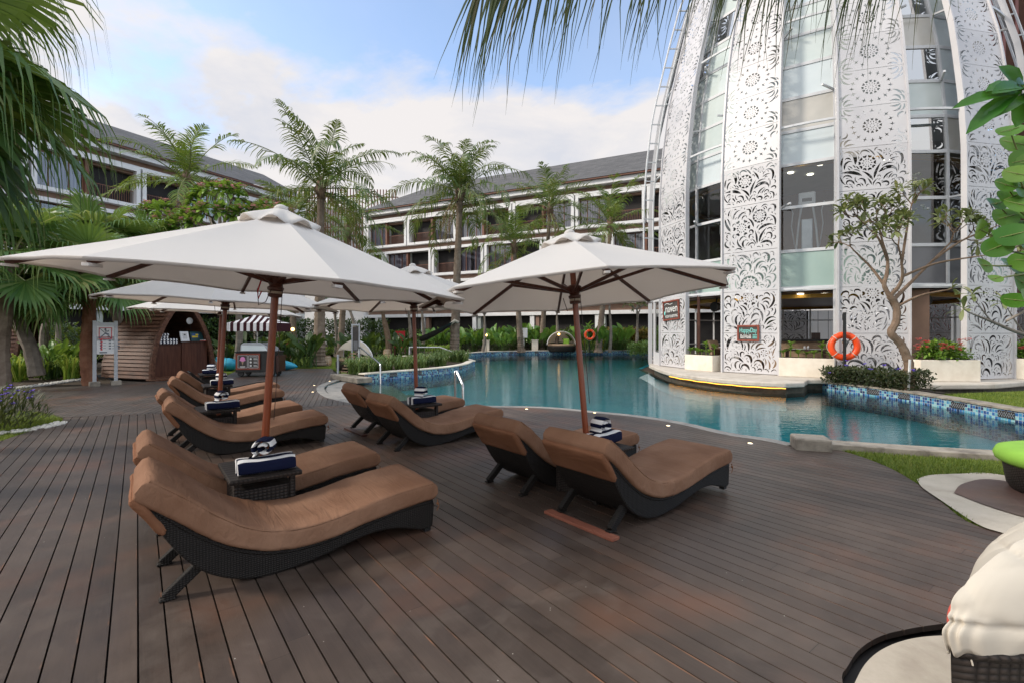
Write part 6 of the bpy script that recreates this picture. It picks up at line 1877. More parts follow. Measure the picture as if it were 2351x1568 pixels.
def hl(x, y, z): return HO+HX*x+HY*y+Vector((0,0,z))
b = MB(); b.box((.30,.48,.56),(.46,.92,1.10)); b.box((.28,-.44,.60),(.50,.92,1.18)); b.build('counter', M['counter'], hr, bevel=.01)
b = MB(); b.box((.28,-.44,1.2),(.56,.96,.03)); b.box((.30,.48,1.12),(.52,.94,.03)); b.build('counter_top', M['darkwood'], hr)
sB = AT(70,850,16.2); hut((sB.x-1.3,sB.y+1.4,0), math.atan2(.34,.94)+PI, 'second barrel shaped timber hut at the left edge behind tree trunks', 3.2)
for i in range(4):
    b = MB(); b.box((0,0,.045),(.34,.42,.085)); o = b.build('folded_towel', M['towel'], bevel=.03); o.location = hl(.27,.62,1.136+.088*i)+Vector((.01*math.sin(i*3),.01*math.cos(i*2),0)); o.rotation_euler = (0,0,ha+R(i*4))
    tag(o, ('lowest','second lowest','second highest','topmost')[i]+' folded striped towel of the stack on the hut counter', 'towel', 'towels stacked on the hut counter')
for i in range(6):
    b = MB(); b.tube([(0,-.16,0),(0,.16,0)], .05, 12); o = b.build('rolled_towel', M['towelroll'], smooth=40); o.location = hl(.28,.16+.10*(i%3),1.186+.09*(i//3)); o.rotation_euler = (0,0,ha+R(90))
    tag(o, 'rolled striped towel in the pile on the hut counter', 'towel', 'rolled towels piled on the hut counter')
def prop(name, loc, rz, label, cat, parts, tilt=0):
    root = empty(name, loc, 0, label, cat, rot=(0,tilt,rz))
    for nm, mb, m in parts: mb.build(nm, M[m] if isinstance(m,str) else m, root, bevel=0)
    return root
a1 = MB(); a1.box((0,0,.17),(.03,.30,.34)); a2 = MB(); a2.box((-.017,0,.17),(.006,.25,.29)); a3 = MB()
for k in range(6): a3.box((-.021,0,.27-.035*k),(.004,.17-.03*(k%2),.008))
a3.box((-.021,0,.22),(.004,.06,.05))
prop('framed_notice', hl(.12,-.16,1.217), ha, 'white framed notice standing on the hut counter', 'notice', (('frame',a1,'framew'),('sheet',a2,'white'),('print',a3,'slate')), R(14))
a1 = MB(); a1.box((0,0,.17),(.03,.46,.33)); a2 = MB(); a2.box((-.018,.05,.19),(.008,.26,.16)); a3 = MB(); a3.box((-.024,.08,.15),(.006,.22,.06)); a3.box((-.024,.0,.22),(.006,.1,.05))
M['boxgreen'] = mat('green_box', (.02,.07,.06), (.02,.05,.08), 6, .5); M['boxblue'] = mat('blue_print', (.04,.10,.25), None, 6, .5); M['boxyel'] = mat('yellow_print', (.65,.5,.04), None, 6, .5)
prop('display_box', hl(.14,-.62,1.217), ha, 'dark display board with blue and yellow print on the hut counter', 'display', (('board',a1,'boxgreen'),('print',a2,'boxblue'),('print',a3,'boxyel')), R(16))
a1 = MB(); a1.box((0,0,.01),(.2,.3,.02)); a2 = MB(); a2.box((.01,.01,.03),(.19,.28,.018))
prop('brochures', hl(.08,-.86,1.217), ha+R(8), 'small stack of brochures at the end of the hut counter', 'brochures', (('lower',a1,'redcush'),('upper',a2,'white')))
a1 = MB(); a1.tube([(0,0,0),(0,.02,.30),(-.04,.12,.62)], .012, 6); a2 = MB(); a2.sphere((-.06,.14,.70),.12,14,8,(.35,1,1)); a3 = MB(); a3.lathe([(0,0),(.09,0),(.09,.02),(0,.02)],(0,0,0),14)
prop('desk_lamp', hl(.35,-.58,1.217), ha, 'lamp with a round white head on the hut counter', 'lamp', (('stem',a1,'black'),('head',a2,'white'),('base',a3,'black')))

# pool rules sign
c0 = G(217,886); c1 = G(266,883); mid = (c0+c1)/2; wv = (c1-c0).length
root = empty('rules_sign', (mid.x,mid.y,0), math.atan2(c1.y-c0.y,c1.x-c0.x), 'grey pool rules sign on two posts with a crossed out running figure', 'sign')
for s_ in (1,-1):
    b = MB(); b.box((s_*wv/2,0,.93),(.085,.07,1.86)); b.build('post', M['galv'], root, bevel=.008)
    b = MB(); b.box((s_*wv/2,0,.06),(.24,.22,.14)); b.build('footing', M['concrete'], root, bevel=.012)
ty = 1.55+(761.5-741)/FD*mid.y
b = MB(); b.box((0,0,ty-.05),(wv,.06,.10)); b.box((0,0,1.46),(wv-.09,.03,.05)); b.build('crossbar', M['galv'], root)
b = MB(); b.box((0,-.01,ty-.31),(wv-.09,.03,.42)); b.build('upper_panel', M['white'], root)
b = MB(); b.box((0,-.01,1.16),(wv-.09,.03,.50)); b.build('lower_panel', M['white'], root)
M['signred'] = mat('sign_red', (.62,.06,.08), None, 5, .6); M['signgrey'] = mat('sign_print', (.10,.12,.16), None, 5, .6)
u = ty-.31; hw_ = wv/2-.10
b = MB()
for s_ in (1,-1): b.box((0,-.028,u+s_*.155),(2*hw_,.005,.018)); b.box((s_*hw_,-.028,u),(.018,.005,.328))
b.build('border', M['signred'], root)
b = MB(); b.bar((-hw_,-.029,u+.15),(hw_,-.029,u-.15),.004,.014); b.build('strike', M['signgrey'], root)
b = MB(); b.sphere((.0,-.03,u+.115),.026,10,6,(1,.25,1)); b.bar((0,-.031,u+.09),(.015,-.031,u+.0),.006,.045,up=(0,0,1)); 
for p_,q_,w_ in (((.0,-.031,u+.075),(.06,-.031,u+.05),.018),((.06,-.031,u+.05),(.07,-.031,u+.09),.016),((.01,-.031,u+.0),(.08,-.031,u-.03),.026),((.08,-.031,u-.03),(.07,-.031,u-.11),.02),((.0,-.031,u+.0),(-.05,-.031,u-.05),.024),((-.05,-.031,u-.05),(-.10,-.031,u-.10),.02)):
    b.bar(p_,q_,.005,w_)
b.box((-.13,-.031,u-.12),(.05,.005,.03)); b.build('pictogram', M['signgrey'], root)
b = MB()
for i in range(5): b.box((-hw_+.05,-.028,1.32-.07*i),(.045,.004,.045))
b.box((0,-.028,1.385),(2*hw_,.004,.012)); b.build('icons', M['signred'], root)
b = MB()
for j in range(3):
    for i in range(4): b.box((-.10+.20*j,-.028,1.30-.075*i-.01*j),(.05,.004,.035)); b.box((-.02+.20*j,-.028,1.30-.075*i-.01*j),(.06,.004,.010))
b.box((-.05,-.028,.955),(.17,.004,.035)); b.build('print', M['signgrey'], root)

# ice cream cart
cp = G(552,864); CW = 1.32
root = empty('ice_cream_cart', (cp.x+.55,cp.y+.25,0), R(4), 'dark ice cream cart with a striped awning and a menu board', 'cart')
b = MB(); b.box((0,0,.50),(CW,.75,.68)); b.box((0,0,.855),(CW+.06,.8,.035)); b.build('body', M['black'], root, bevel=.015)
b = MB(); b.box((CW/2+.05,0,.45),(.1,.6,.55)); b.build('side_box', M['darkwood'], root)
b = MB()
pr = [(-.52,.875),(-.50,1.10),(-.40,1.17),(.15,1.17),(.48,1.0),(.55,.875)]
b.extr(pr, -.36, .36); b.build('freezer_hood', M['galv'], root, bevel=.02)
b = MB(); b.add([(-.47,-.365,.90),(.40,-.365,.90),(.30,-.365,1.06),(-.46,-.365,1.08)], [(0,1,2,3)]); b.build('hood_window', M['blind'], root, fix=False)
for sx in (-.52,.52):
    for sy in (-.28,.28):
        b = MB(); n0 = 0; b.lathe([(0,-.035),(.10,-.035),(.115,0),(.10,.035),(0,.035)],(0,0,0),18); b.v = [(x+sx,z+sy,y+.117) for x,y,z in b.v]; b.build('wheel', M['black'], root, smooth=40)
for sx in (-.10,):
    b = MB(); b.tube([(sx,.0,.87),(sx,.0,2.12)], .022, 8); b.build('awning_post', M['steel'], root)
M['stripe'] = m_stripe('striped_awning', 0, .215, .5, (.72,.70,.70), (.05,.018,.022), .3)
b = MB(); ap = Vector((-.02,0,2.20)); W_, D_ = .82, .62; vs = []
n = 16
edge_ = [(-W_+2*W_*i/n,-D_) for i in range(n)]+[(W_,-D_+2*D_*i/n) for i in range(n)]+[(W_-2*W_*i/n,D_) for i in range(n)]+[(-W_,D_-2*D_*i/n) for i in range(n)]
k = len(edge_)
for t in (0.02,.35,.7,1.0):
    for x,y in edge_: vs.append((ap.x+(x-ap.x)*t, y*t, lerp(2.20,1.84,t)+.03*math.sin(PI*t)*-1))
for x,y in edge_: vs.append((x*1.01,y*1.01,1.56+.012*math.sin(x*28)))
fs = [(i*k+j,i*k+(j+1)%k,(i+1)*k+(j+1)%k,(i+1)*k+j) for i in range(4) for j in range(k)]
b.add(vs, fs); b.build('awning', M['stripe'], root, fix=False)
b = MB(); 
for sx in (-1,1):
    for sy in (-1,1): b.bar((-.10,0,1.35),(sx*.7,sy*.5,1.80),.018)
b.build('awning_strut', M['black'], root)
by = -.385
b = MB(); b.box((-.22,by-.012,.53),(.74,.025,.52)); mb_ = b.build('menu_board', M['slate'], root)
b = MB()
for s_ in (1,-1): b.box((-.22,by-.03,.53+s_*.25),(.80,.03,.05)); b.box((-.22+s_*.375,by-.03,.53),(.05,.03,.46))
b.build('frame', M['signframe'], mb_)
b = MB(); 
for x_ in (-.40,-.04):
    for s_ in (1,-1): b.box((x_,by-.028,.53+s_*.21),(.31,.006,.010)); b.box((x_+s_*.155,by-.028,.53),(.010,.006,.42))
b.build('chalk_line', M['chalk'], mb_)
b = MB(); b.add([(-.45,by-.03,.57),(-.35,by-.03,.57),(-.40,by-.03,.40)], [(0,1,2)]); b.build('cone', M['chairfab'], mb_, fix=False)
b = MB(); b.sphere((-.40,by-.026,.61),.085,14,8,(1,.12,1)); b.box((-.40,by-.03,.575),(.19,.008,.035)); b.build('ice_cream', mat('pink_ice', (.75,.28,.55), None, 5, .6), mb_)
text_mesh('Gelato', .075, M['chalk'], mb_, (-.40,by-.03,.345), (R(90),0,0), .8) if False else None
b = MB()
for i in range(2): b.box((-.40,by-.03,.365-.035*i),(.17-.03*i,.006,.018))
for i in range(3): b.sphere((-.13,by-.028,.62-.115*i),.035,10,6,(1,.15,1)); b.box((.02,by-.03,.635-.115*i),(.11,.006,.014)); b.box((.03,by-.03,.60-.115*i),(.13,.006,.014))
b.build('chalk_print', M['chalk'], mb_)
text_mesh('Served Daily', .055, M['chalk'], mb_, (-.04,by-.03,.685), (R(90),0,0), .8)

# bean bags on the lawn
def beanbag(p, rz, s, label):
    b = MB(); b.sphere((0,0,.26),.42,20,12,(1,.85,.62)); vs = []
    for x,y,z in b.v:
        q = 1+.10*noise.noise((x*4+rz,y*4,z*4)); x *= q; y *= q
        if x > .05: z = z*(1-.35*(x-.05)/.4)+.02; x = .05+(x-.05)*2.3; y *= 1-.35*min(1,(x-.05)/.9)
        vs.append((x,y,max(0.0,z)))
    b.v = vs; o = b.build('bean_bag', M['turq'], smooth=True); o.location = p; o.rotation_euler = (0,0,rz); o.scale = (s,s,s); tag(o, label, 'bean bag', 'turquoise bean bags on the lawn')
g_ = AT(524,835,19.8); beanbag((g_.x,g_.y,LZ), R(150), 1.0, 'turquoise bean bag left of the ice cream cart')
g_ = AT(634,835,19.6); beanbag((g_.x,g_.y,LZ), R(5), .95, 'turquoise bean bag stretched out on the lawn right of the ice cream cart')
g_ = AT(508,835,21.0); beanbag((g_.x,g_.y,LZ), R(190), 1.0, 'turquoise bean bag half hidden behind the second parasol pole')
# lanterns
def lantern(p, s, label):
    root = empty('lantern', p, 0, label, 'lantern', 'barrel lanterns in the garden'); root.scale = (s,s,s)
    b = MB()
    prof = [(.15,.0),(.19,.10),(.205,.22),(.19,.36),(.15,.46)]
    for k in range(18):
        a = 2*PI*k/18; b.tube([(r_*math.cos(a),r_*math.sin(a),z) for r_,z in prof], .008, 4)
    for r_,z in prof: b.torus((0,0,z), r_, .008, 24, 4)
    b.build('cage', M['chairfab'], root)
    b = MB(); b.lathe([(r_-.02,z) for r_,z in prof], (0,0,0), 20); b.build('shade', M['cream'], root, fix=False, smooth=True)
    b = MB(); b.sphere((0,0,.16),.06,10,6); b.build('bulb', M['glow'], root)
g_ = G(751,837.5); lantern((g_.x,g_.y,LZ), 1.0, 'lit barrel lantern on the lawn beside the tall palm')
g_ = AT(889,805,28); lantern((g_.x,g_.y,.05), 1.1, 'lit barrel lantern beside the dark twisted trunk')
def uplight(x, y, Y, label):
    p = AT(x,y,Y); root = empty('garden_light', (p.x,p.y,.05), 0, label, 'garden light')
    b = MB(); b.tube([(0,0,0),(0,0,p.z-.1)], .02, 6); b.build('stem', M['black'], root)
    b = MB(); b.sphere((0,0,p.z-.04),.09,10,6); b.build('bulb', M['glow'], root)
uplight(818-0, 762, 27, 'small warm garden light among the plants right of the cart')if False else uplight(672, 757, 24, 'small warm garden light among the plants right of the cart')
uplight(1116, 770, 33, 'small warm light at the foot of the forked frangipani')
uplight(1283, 768, 35, 'small warm light under the tree by the far daybed')

# potted plant, notice board, rack, rails
g_ = AT(653,815,24.5); root = empty('red_planter', (g_.x,g_.y,0), 0, 'tall round red brown planter with ferns beyond the lawn', 'planter')
b = MB(); b.lathe([(0,0),(.30,0),(.37,1.0),(.33,1.0),(.32,.9),(0,.9)],(0,0,0),20); b.build('pot', M['signframe'], root, smooth=40)
b = strap_mb(random.Random(9), 60, .9, .05, .9, .15); o_ = b.build('foliage', M['hedge'], root, fix=False); o_.location = (0,0,.9)
g_ = AT(852,845,19.6); root = empty('notice_board', (g_.x-.62,g_.y+.0,.0), R(8), 'dark glass notice board on two steel posts in the lily bed', 'notice board')
for x_ in (-.14,.14):
    b = MB(); b.box((x_,0,.92),(.045,.045,1.84)); b.build('post', M['galv'], root)
b = MB(); b.box((0,-.01,1.25),(.24,.02,.95)); b.build('panel', M['slate'], root)
b = MB(); b.box((0,-.0,1.82),(.34,.05,.06)); b.build('crossbar', M['galv'], root)
b = MB()
for i in range(8): b.box((0,-.022,1.15-.045*i),(.16,.004,.014))
b.build('print', M['galv'], root)
p0 = G(792,856,0); root = empty('shoe_rack', (p0.x,p0.y,0), R(-10), 'leaning dark wooden rack with pale rungs at the deck edge', 'rack')
b = MB()
for s_ in (-.14,.14): b.bar((s_-.05,0,0),(s_+.30,.15,.78),.05,.04)
b.build('rail', M['darkwood'], root)
b = MB()
for i in range(7): t = (i+.5)/7; b.bar((-.19+.35*t,.15*t,.78*t),(.09+.35*t,.15*t,.78*t),.05,.045)
b.build('rung', M['chairfab'], root)
g_ = G(776,859); b = MB(); b.box((0,0,.36),(.06,.06,.72)); o = b.build('steel_post', M['galv']); o.location = (g_.x,g_.y,0); tag(o, 'short grey post at the edge of the deck beside the wooden rack', 'post')
def rail(pts, r, label, m='steel'):
    root = empty('handrail', (pts[0][0],pts[0][1],0), 0, label, 'handrail'); o = Vector((pts[0][0],pts[0][1],0))
    b = MB(); P_ = [Vector(p)-o for p in pts]; out = [P_[0]]
    for a_, b_, c_ in zip(P_,P_[1:],P_[2:]):
        out += [b_.lerp(a_,min(.5,.08/(a_-b_).length)), b_, b_.lerp(c_,min(.5,.08/(c_-b_).length))]
    out.append(P_[-1]); b.tube(out, r, 10); b.build('tube', M[m], root, smooth=50)
    return root
r1 = [AT(823,873,17.3),AT(823,799,17.3),AT(827,797,17.2),AT(873,836,15.2),AT(874,872,15.0)]; r1[0].z = .05; r1[-1].z = -.4
rail(r1, .028, 'steel handrail sloping into the pool beside the curved mosaic wall')
y0 = 10.0; q0 = AT(1045,890,y0); q1 = AT(1045,853,y0); q2 = AT(1049,852,y0+.0); q3 = AT(1063,884,y0-.25); q4 = AT(1063,918,y0-.3); q0.z = -.4; q4.z = -.05
rail([q0,q1,q2,q3,q4], .026, 'short steel pool ladder rail behind the poolside lounger')
r3 = [AT(940,822,25),AT(940,797,25),AT(1010,797,25.3),AT(1040,808,25),AT(1077,827,23.6),AT(1079,832,23.6)]
rail(r3, .03, 'white handrail in front of the hammock leading down into the pool', 'framew')
# hammock
h0, h1 = AT(878,782,29), AT(1049,737,29.6)
root = empty('hammock', (h0.x,h0.y,0), 0, 'black net hammock slung between the twisted tree and the palm', 'hammock'); O = Vector((h0.x,h0.y,0))
b = MB(); n = 26; vs = []; h0_, h1_ = h0-O, h1-O
for i in range(n+1):
    t = i/n; s_ = math.sin(PI*t); c = h0_.lerp(h1_,t)+UP*(-1.25*(1-(2*t-.86)**2*.78 if .0 < t < .93 else .15))
    base_ = lerp(.0,1.0,t)
    c = h0_.lerp(h1_,t); sag = .80*(4*t*(1-t))**.9*(1.15-.45*t); c.z -= sag
    w_ = .62*s_**.6+.04
    for k in range(7):
        f = k/6-.5; vs.append((c.x, c.y+f*w_*1.4, c.z+abs(f)**2*w_*2.2+.012*math.sin(k*5+i*2.2)))
fs = [(i*7+k,i*7+k+1,(i+1)*7+k+1,(i+1)*7+k) for i in range(n) for k in range(6)]
b.add(vs, fs); net = b.build('net', M['black'], root, fix=False)
b = MB(); b.tube([h1_+Vector((.12,-.1,-.10)),h1_+Vector((-.1,-.1,.02)),h1_+Vector((-.75,-.05,-.50)),h1_+Vector((-1.0,0,-.72))], [.08,.10,.07,.05], 8); b.build('tie', M['cream'], root, smooth=True)
# red chair
g_ = AT(919,790,31); root = empty('red_chair', (g_.x,g_.y,.1), R(10), 'red board backed chair with a small white word, behind the hammock', 'chair')
b = MB(); b.box((0,0,1.02),(.60,.05,.92)); b.build('backrest', M['red'], root); b = MB(); b.box((0,-.28,.5),(.62,.55,.06)); b.build('seat', M['red'], root)
for sx in (1,-1):
    b = MB(); b.box((sx*.32,-.28,.35),(.06,.5,.7)); b.build('leg', M['browntrim'], root)
text_mesh('RESERVED', .105, M['chalk'], root, (0,-.03,1.15), (R(90),0,0), .8)
# daybeds
def daybed(p, rz, s, label, canopy='cream', cush='lime', fold=0.0):
    root = empty('round_daybed', p, rz, label, 'daybed'); root.scale = (s,s,s)
    b = MB(); b.lathe([(0,.02),(.88,.02),(.95,.10),(.97,.36),(.93,.40),(0,.40)],(0,0,0),40); b.build('wicker_base', M['rattan2'], root, smooth=40)
    b = MB(); b.lathe([(0,.40),(.88,.40),(.91,.45),(.88,.52),(0,.53)],(0,0,0),40); b.build('mattress', M['chairfab'], root, smooth=40)
    b = MB(); vs = []; na, nb = 14, 24
    a0_, a1_ = R(lerp(12,40,fold)), R(lerp(88,75,fold))
    for i in range(na+1):
        al = lerp(a0_,a1_,i/na)           # bow angle above the rear
        sc_ = .055*(1 if i%2 else -1)
        for j in range(nb+1):
            be = PI*j/nb; r_ = .95+sc_*math.sin(be)*.5
            x = r_*math.cos(be); q = r_*math.sin(be)
            vs.append((x, q*math.cos(al)*1.0, .46+q*math.sin(al)*.92))
    fs = [(i*(nb+1)+j,i*(nb+1)+j+1,(i+1)*(nb+1)+j+1,(i+1)*(nb+1)+j) for i in range(na) for j in range(nb)]
    b.add(vs, fs); c = b.build('folding_canopy', M[canopy], root, fix=False, smooth=True)
    b = MB(); b.tube([(.96*math.cos(PI*j/24),.96*math.sin(PI*j/24)*math.cos(a1_),.46+.96*math.sin(PI*j/24)*math.sin(a1_)*.92) for j in range(25)], .03, 6); b.build('bow', M['white'], c, smooth=True)
    b = MB(); b.box((.35,.1,.66),(.42,.14,.40), R(-20)); b.build('cushion', M[cush], root, bevel=.05)
    return root
g_ = AT(1289,805,35.2); daybed((g_.x,g_.y,.1), R(4), 1.08, 'round daybed with an arched beige canopy and green cushion across the pool')
g_ = AT(822,845,20.4); daybed((g_.x,g_.y,-.02), R(150), .92, 'round daybed with a folded cream canopy behind the notice board', fold=.7)
for (x,Y,lab) in ((1116,34,'pale square stone pedestal below the forked frangipani'),(1228,35.5,'pale square stone pedestal left of the far palm trunk')):
    g_ = AT(x,800,Y); b = MB(); b.box((0,0,.4),(.45,.45,.8)); b.box((0,0,.83),(.52,.52,.06)); o = b.build('pedestal', M['beige'], bevel=.015); o.location = (g_.x,g_.y,.1); tag(o, lab, 'pedestal')
g_ = AT(1203,790,35.2); root = empty('garden_sign', (g_.x,g_.y,.1), 0, 'small white sign on a thin post among the heliconias', 'sign')
b = MB(); b.box((0,0,.6),(.04,.04,1.2)); b.build('post', M['white'], root); b = MB(); b.box((0,-.03,1.35),(.5,.03,.7)); b.build('panel', M['white'], root)

# near daybed at the lower right corner and green pouf
root = empty('wicker_daybed', (2.42,1.98,0), 0, 'near wicker daybed with a crumpled cream canopy cover at the bottom right corner', 'daybed')
DO = Vector((2.42,1.98)); ringD = [Vector((p[0],p[1])) for p in smooth2([(1.545,1.715),(1.66,1.675),(2.2,1.655),(2.85,1.66),(3.15,1.75),(3.30,2.0),(3.2,2.3),(2.85,2.42),(2.42,2.30),(2.02,2.07),(1.70,1.82),(1.545,1.715)],6)[:-1]]
rl_ = [q-DO for q in ringD]; nR = len(rl_)
b = MB(); vs = []
for z,q in ((0,.965),(.04,.985),(.40,1.0),(.43,1.0),(.43,.93),(.38,.90)): vs += [(p.x*q,p.y*q,z) for p in rl_]
fs = [(i*nR+j,i*nR+(j+1)%nR,(i+1)*nR+(j+1)%nR,(i+1)*nR+j) for i in range(5) for j in range(nR)]+[tuple(range(5*nR,6*nR))]
b.add(vs, fs); b.build('wicker_base', M['rattan2'], root, smooth=40)
b = MB(); b.tube([(p.x*.985,p.y*.985,.432+.006*(i%2)) for i,p in enumerate(rl_+rl_[:1])], .024, 8); b.build('woven_rim', M['rattan2'], root, smooth=True)
b = MB(); vs = []
for z,q in ((.40,.88),(.47,.93),(.54,.91),(.56,.84)): vs += [(p.x*q,p.y*q,z) for p in rl_]
b.add(vs, [(i*nR+j,i*nR+(j+1)%nR,(i+1)*nR+(j+1)%nR,(i+1)*nR+j) for i in range(3) for j in range(nR)]+[tuple(range(3*nR,4*nR))]); b.build('mattress', M['redcush'], root, smooth=40)
b = MB(); b.sphere((-.80,-.225,.50),.085,18,12,(.45,.5,1.0)); b.build('cushion', M['redcush'], root, smooth=True)
b = MB(); nb = 60; K = nR*4; vs = []
for j in range(nb+1):
    f = j/nb; al = f*PI/2
    for i in range(K):
        t = i/4; k = int(t)%nR; p = rl_[k].lerp(rl_[(k+1)%nR], t-int(t)); a = math.atan2(p.y,p.x)
        q = math.cos(al)**.95*(1.045+.03*math.sin(PI*min(1,f*2.2)))
        x, y = p.x*q, p.y*q; z = .475+.345*math.sin(al)**.85
        ph = (x*.9-y*.6+z*2.6)*4.6+2.6*noise.noise((x*1.9,y*1.9,z*2.4+3))
        w = -.020*(1-abs(math.sin(ph)))**4*(.3+abs(noise.noise((x*1.6+5,y*1.6,z*3)))*1.6)+noise.noise((x*1.8,y*1.8,z*2.2+4))*.030-.016*(1-abs(noise.noise((x*3.1+y*2.0,y*3.1-x,z*5.0+8))))**9-.010*(1-abs(noise.noise((x*5.3-z*4,y*5.3+z*3,1.5))))**10
        band = -.026*math.exp(-((f-.10)/.018)**2)+.010*math.exp(-((f-.05)/.03)**2)
        gather = .010*math.sin(i*.9)*math.exp(-((f-.08)/.06)**2)
        g = 1+(w+band+gather)*1.0
        vs.append((x*g, y*g, z+w*.45-.035*math.exp(-(f/.05)**2)+.012*math.sin(i*.45)*math.exp(-(f/.05)**2)))
fs = [(j*K+i,j*K+(i+1)%K,(j+1)*K+(i+1)%K,(j+1)*K+i) for j in range(nb) for i in range(K)]
b.add(vs, fs); cp_ = b.build('canopy_cover', M['cream'], root, fix=False, smooth=True)
so = cp_.modifiers.new('thick','SOLIDIFY'); so.thickness = .006
b = MB(); b.tube([(-.83,-.28,.53),(-.845,-.295,.47),(-.83,-.30,.40)], .003, 5); b.build('tie', M['cream'], cp_)
PC_ = G(2312,1150); root = empty('green_pouf', (PC_.x+.80,PC_.y+.06,.02), 0, 'round wicker pouf with a lime green cushion at the right edge', 'pouf')
b = MB(); b.lathe([(0,0),(.50,0),(.53,.05),(.56,.25),(.0,.25)],(0,0,0),36); b.build('wicker_base', M['rattan2'], root, smooth=40)
b = MB(); b.lathe([(0,.25),(.56,.25),(.61,.28),(.625,.33),(.60,.385),(.52,.41),(.2,.425),(0,.425)],(0,0,0),36); b.build('cushion', M['lime'], root, smooth=50)
# ================================================================ light, sky, camera
w = bpy.data.worlds.new('World'); sc.world = w; w.use_nodes = True
nt = w.node_tree; nt.nodes.clear()
wo = nt.nodes.new('ShaderNodeOutputWorld'); bg = nt.nodes.new('ShaderNodeBackground')
SUN_EL, SUN_AZ = 32.0, -100.0     # azimuth measured from +Y towards +X
sky = nt.nodes.new('ShaderNodeTexSky'); sky.sky_type = 'NISHITA'; sky.sun_disc = False
sky.sun_elevation = R(SUN_EL); sky.sun_rotation = R(SUN_AZ); sky.air_density = 1.0; sky.dust_density = 1.2; sky.ozone_density = 1.6
def wn(t, **k):
    d = nt.nodes.new(t)
    for a, b in k.items(): setattr(d, a, b)
    return d
def wm(op, a, b=None):
    d = wn('ShaderNodeMath', operation=op)
    for i, x in enumerate((a,b)):
        if x is None: continue
        if isinstance(x,(int,float)): d.inputs[i].default_value = x
        else: nt.links.new(x, d.inputs[i])
    return d.outputs[0]
tc = wn('ShaderNodeTexCoord'); sp = wn('ShaderNodeSeparateXYZ'); nt.links.new(tc.outputs['Generated'], sp.inputs[0])
zc = wm('MAXIMUM', wm('ADD', sp.outputs[2], .12), .05)
px = wm('DIVIDE', sp.outputs[0], zc); py = wm('DIVIDE', sp.outputs[1], zc)
cb = wn('ShaderNodeCombineXYZ'); nt.links.new(px, cb.inputs[0]); nt.links.new(py, cb.inputs[1])
def wnoise(scale, detail, rough, off=(0,0,0), dist=0.0, st=(1,1,1)):
    m = wn('ShaderNodeMapping'); m.inputs['Location'].default_value = off; m.inputs['Scale'].default_value = st; nt.links.new(cb.outputs[0], m.inputs[0])
    d = wn('ShaderNodeTexNoise'); d.inputs['Scale'].default_value = scale; d.inputs['Detail'].default_value = detail; d.inputs['Roughness'].default_value = rough; d.inputs['Distortion'].default_value = dist
    nt.links.new(m.outputs[0], d.inputs['Vector']); return d.outputs['Fac']
# cumulus bank low on the left, thin veil elsewhere
n1 = wnoise(.62, 8, .56, (3.1,.6,0), .25)
bank = wm('ADD', wm('MULTIPLY', sp.outputs[0], -.33), wm('MULTIPLY', sp.outputs[2], -1.05))
dens = wm('ADD', wm('MULTIPLY', n1, 1.5), wm('ADD', bank, .17))
rp = wn('ShaderNodeValToRGB'); rp.color_ramp.elements[0].position = .46; rp.color_ramp.elements[1].position = .56; nt.links.new(dens, rp.inputs[0])
veil = wm('MULTIPLY', wnoise(1.3, 6, .6, (0,4,0), .6, (1,.35,1)), .62)
cov = wm('MINIMUM', wm('ADD', wm('MULTIPLY', rp.outputs[0], .92), wm('MULTIPLY', veil, .5)), .97)
shade = wnoise(1.5, 6, .6, (1,2,0), .3)
cr = wn('ShaderNodeValToRGB'); e = cr.color_ramp.elements
e[0].position = .33; e[0].color = (.74,.75,.81,1); e[1].position = .55; e[1].color = (.93,.885,.865,1); nt.links.new(shade, cr.inputs[0])
SKY = .125; CLOUD = .37
ms = wn('ShaderNodeMix', data_type='RGBA', blend_type='MULTIPLY'); ms.inputs[0].default_value = 1; nt.links.new(sky.outputs[0], ms.inputs[6]); ms.inputs[7].default_value = (1.0,1.0,1.0,1)
mx = wn('ShaderNodeMix', data_type='RGBA'); nt.links.new(cov, mx.inputs[0]); nt.links.new(ms.outputs[2], mx.inputs[6])
sc2 = wn('ShaderNodeMix', data_type='RGBA', blend_type='MULTIPLY'); sc2.inputs[0].default_value = 1; nt.links.new(cr.outputs[0], sc2.inputs[6]); k = CLOUD/SKY; sc2.inputs[7].default_value = (k,k,k,1)
nt.links.new(sc2.outputs[2], mx.inputs[7])
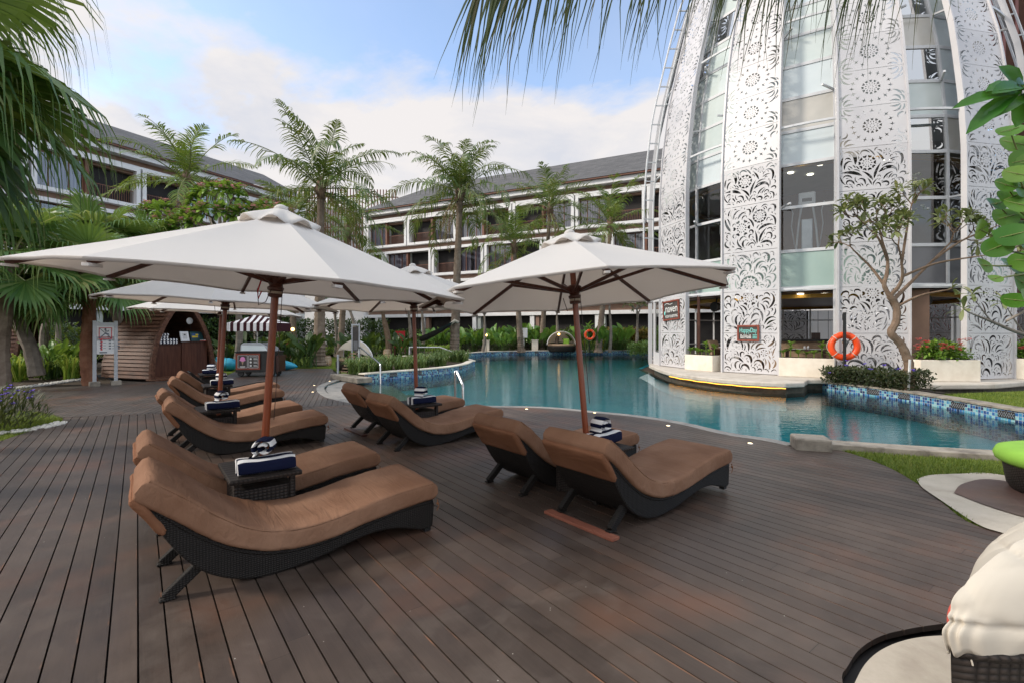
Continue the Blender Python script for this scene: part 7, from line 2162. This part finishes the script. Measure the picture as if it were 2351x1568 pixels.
# extra sky brightness, added out of view overhead and behind to light the scene
def wsm(x, a, b):
    d = wn('ShaderNodeMapRange', interpolation_type='SMOOTHSTEP'); nt.links.new(x, d.inputs[0]); d.inputs[1].default_value = a; d.inputs[2].default_value = b; return d.outputs[0]
hi = wm('MAXIMUM', wsm(sp.outputs[2], .62, .90), wm('MULTIPLY', wsm(wm('MULTIPLY', sp.outputs[1], -1.0), -.05, .35), .6))
BRIGHT = .66
m3 = wn('ShaderNodeMix', data_type='RGBA'); nt.links.new(hi, m3.inputs[0]); nt.links.new(mx.outputs[2], m3.inputs[6]); kb = BRIGHT/SKY; m3.inputs[7].default_value = (.98*kb,1.0*kb,1.02*kb,1)
nt.links.new(m3.outputs[2], bg.inputs[0]); bg.inputs[1].default_value = SKY
nt.links.new(bg.outputs[0], wo.inputs[0])
ld = bpy.data.lights.new('sun','SUN'); ld.energy = 1.25; ld.angle = R(9); ld.color = (1.0,.90,.78)
lo = bpy.data.objects.new('sun', ld); COL.objects.link(lo)
d = Vector((math.sin(R(SUN_AZ))*math.cos(R(SUN_EL)), math.cos(R(SUN_AZ))*math.cos(R(SUN_EL)), math.sin(R(SUN_EL))))
lo.rotation_euler = d.to_track_quat('Z','Y').to_euler(); lo.location = d*60

cd = bpy.data.cameras.new('camera'); co = bpy.data.objects.new('camera', cd); COL.objects.link(co)
cd.sensor_width = 36; cd.lens = FD/2351*36; cd.shift_y = (YH-784)/2351
co.location = (0,0,H); co.rotation_euler = (R(90),0,0); cd.clip_end = 1500; cd.clip_start = .05
sc.camera = co
sc.view_settings.view_transform = 'Standard'; sc.view_settings.look = 'None'; sc.view_settings.exposure = 1.42; sc.view_settings.gamma = 1
sc.cycles.max_bounces = 7; sc.cycles.transparent_max_bounces = 16; sc.cycles.diffuse_bounces = 3; sc.cycles.glossy_bounces = 3; sc.cycles.transmission_bounces = 4
sc.cycles.use_denoising = True; sc.cycles.sample_clamp_indirect = 6; sc.cycles.caustics_reflective = False; sc.cycles.caustics_refractive = False
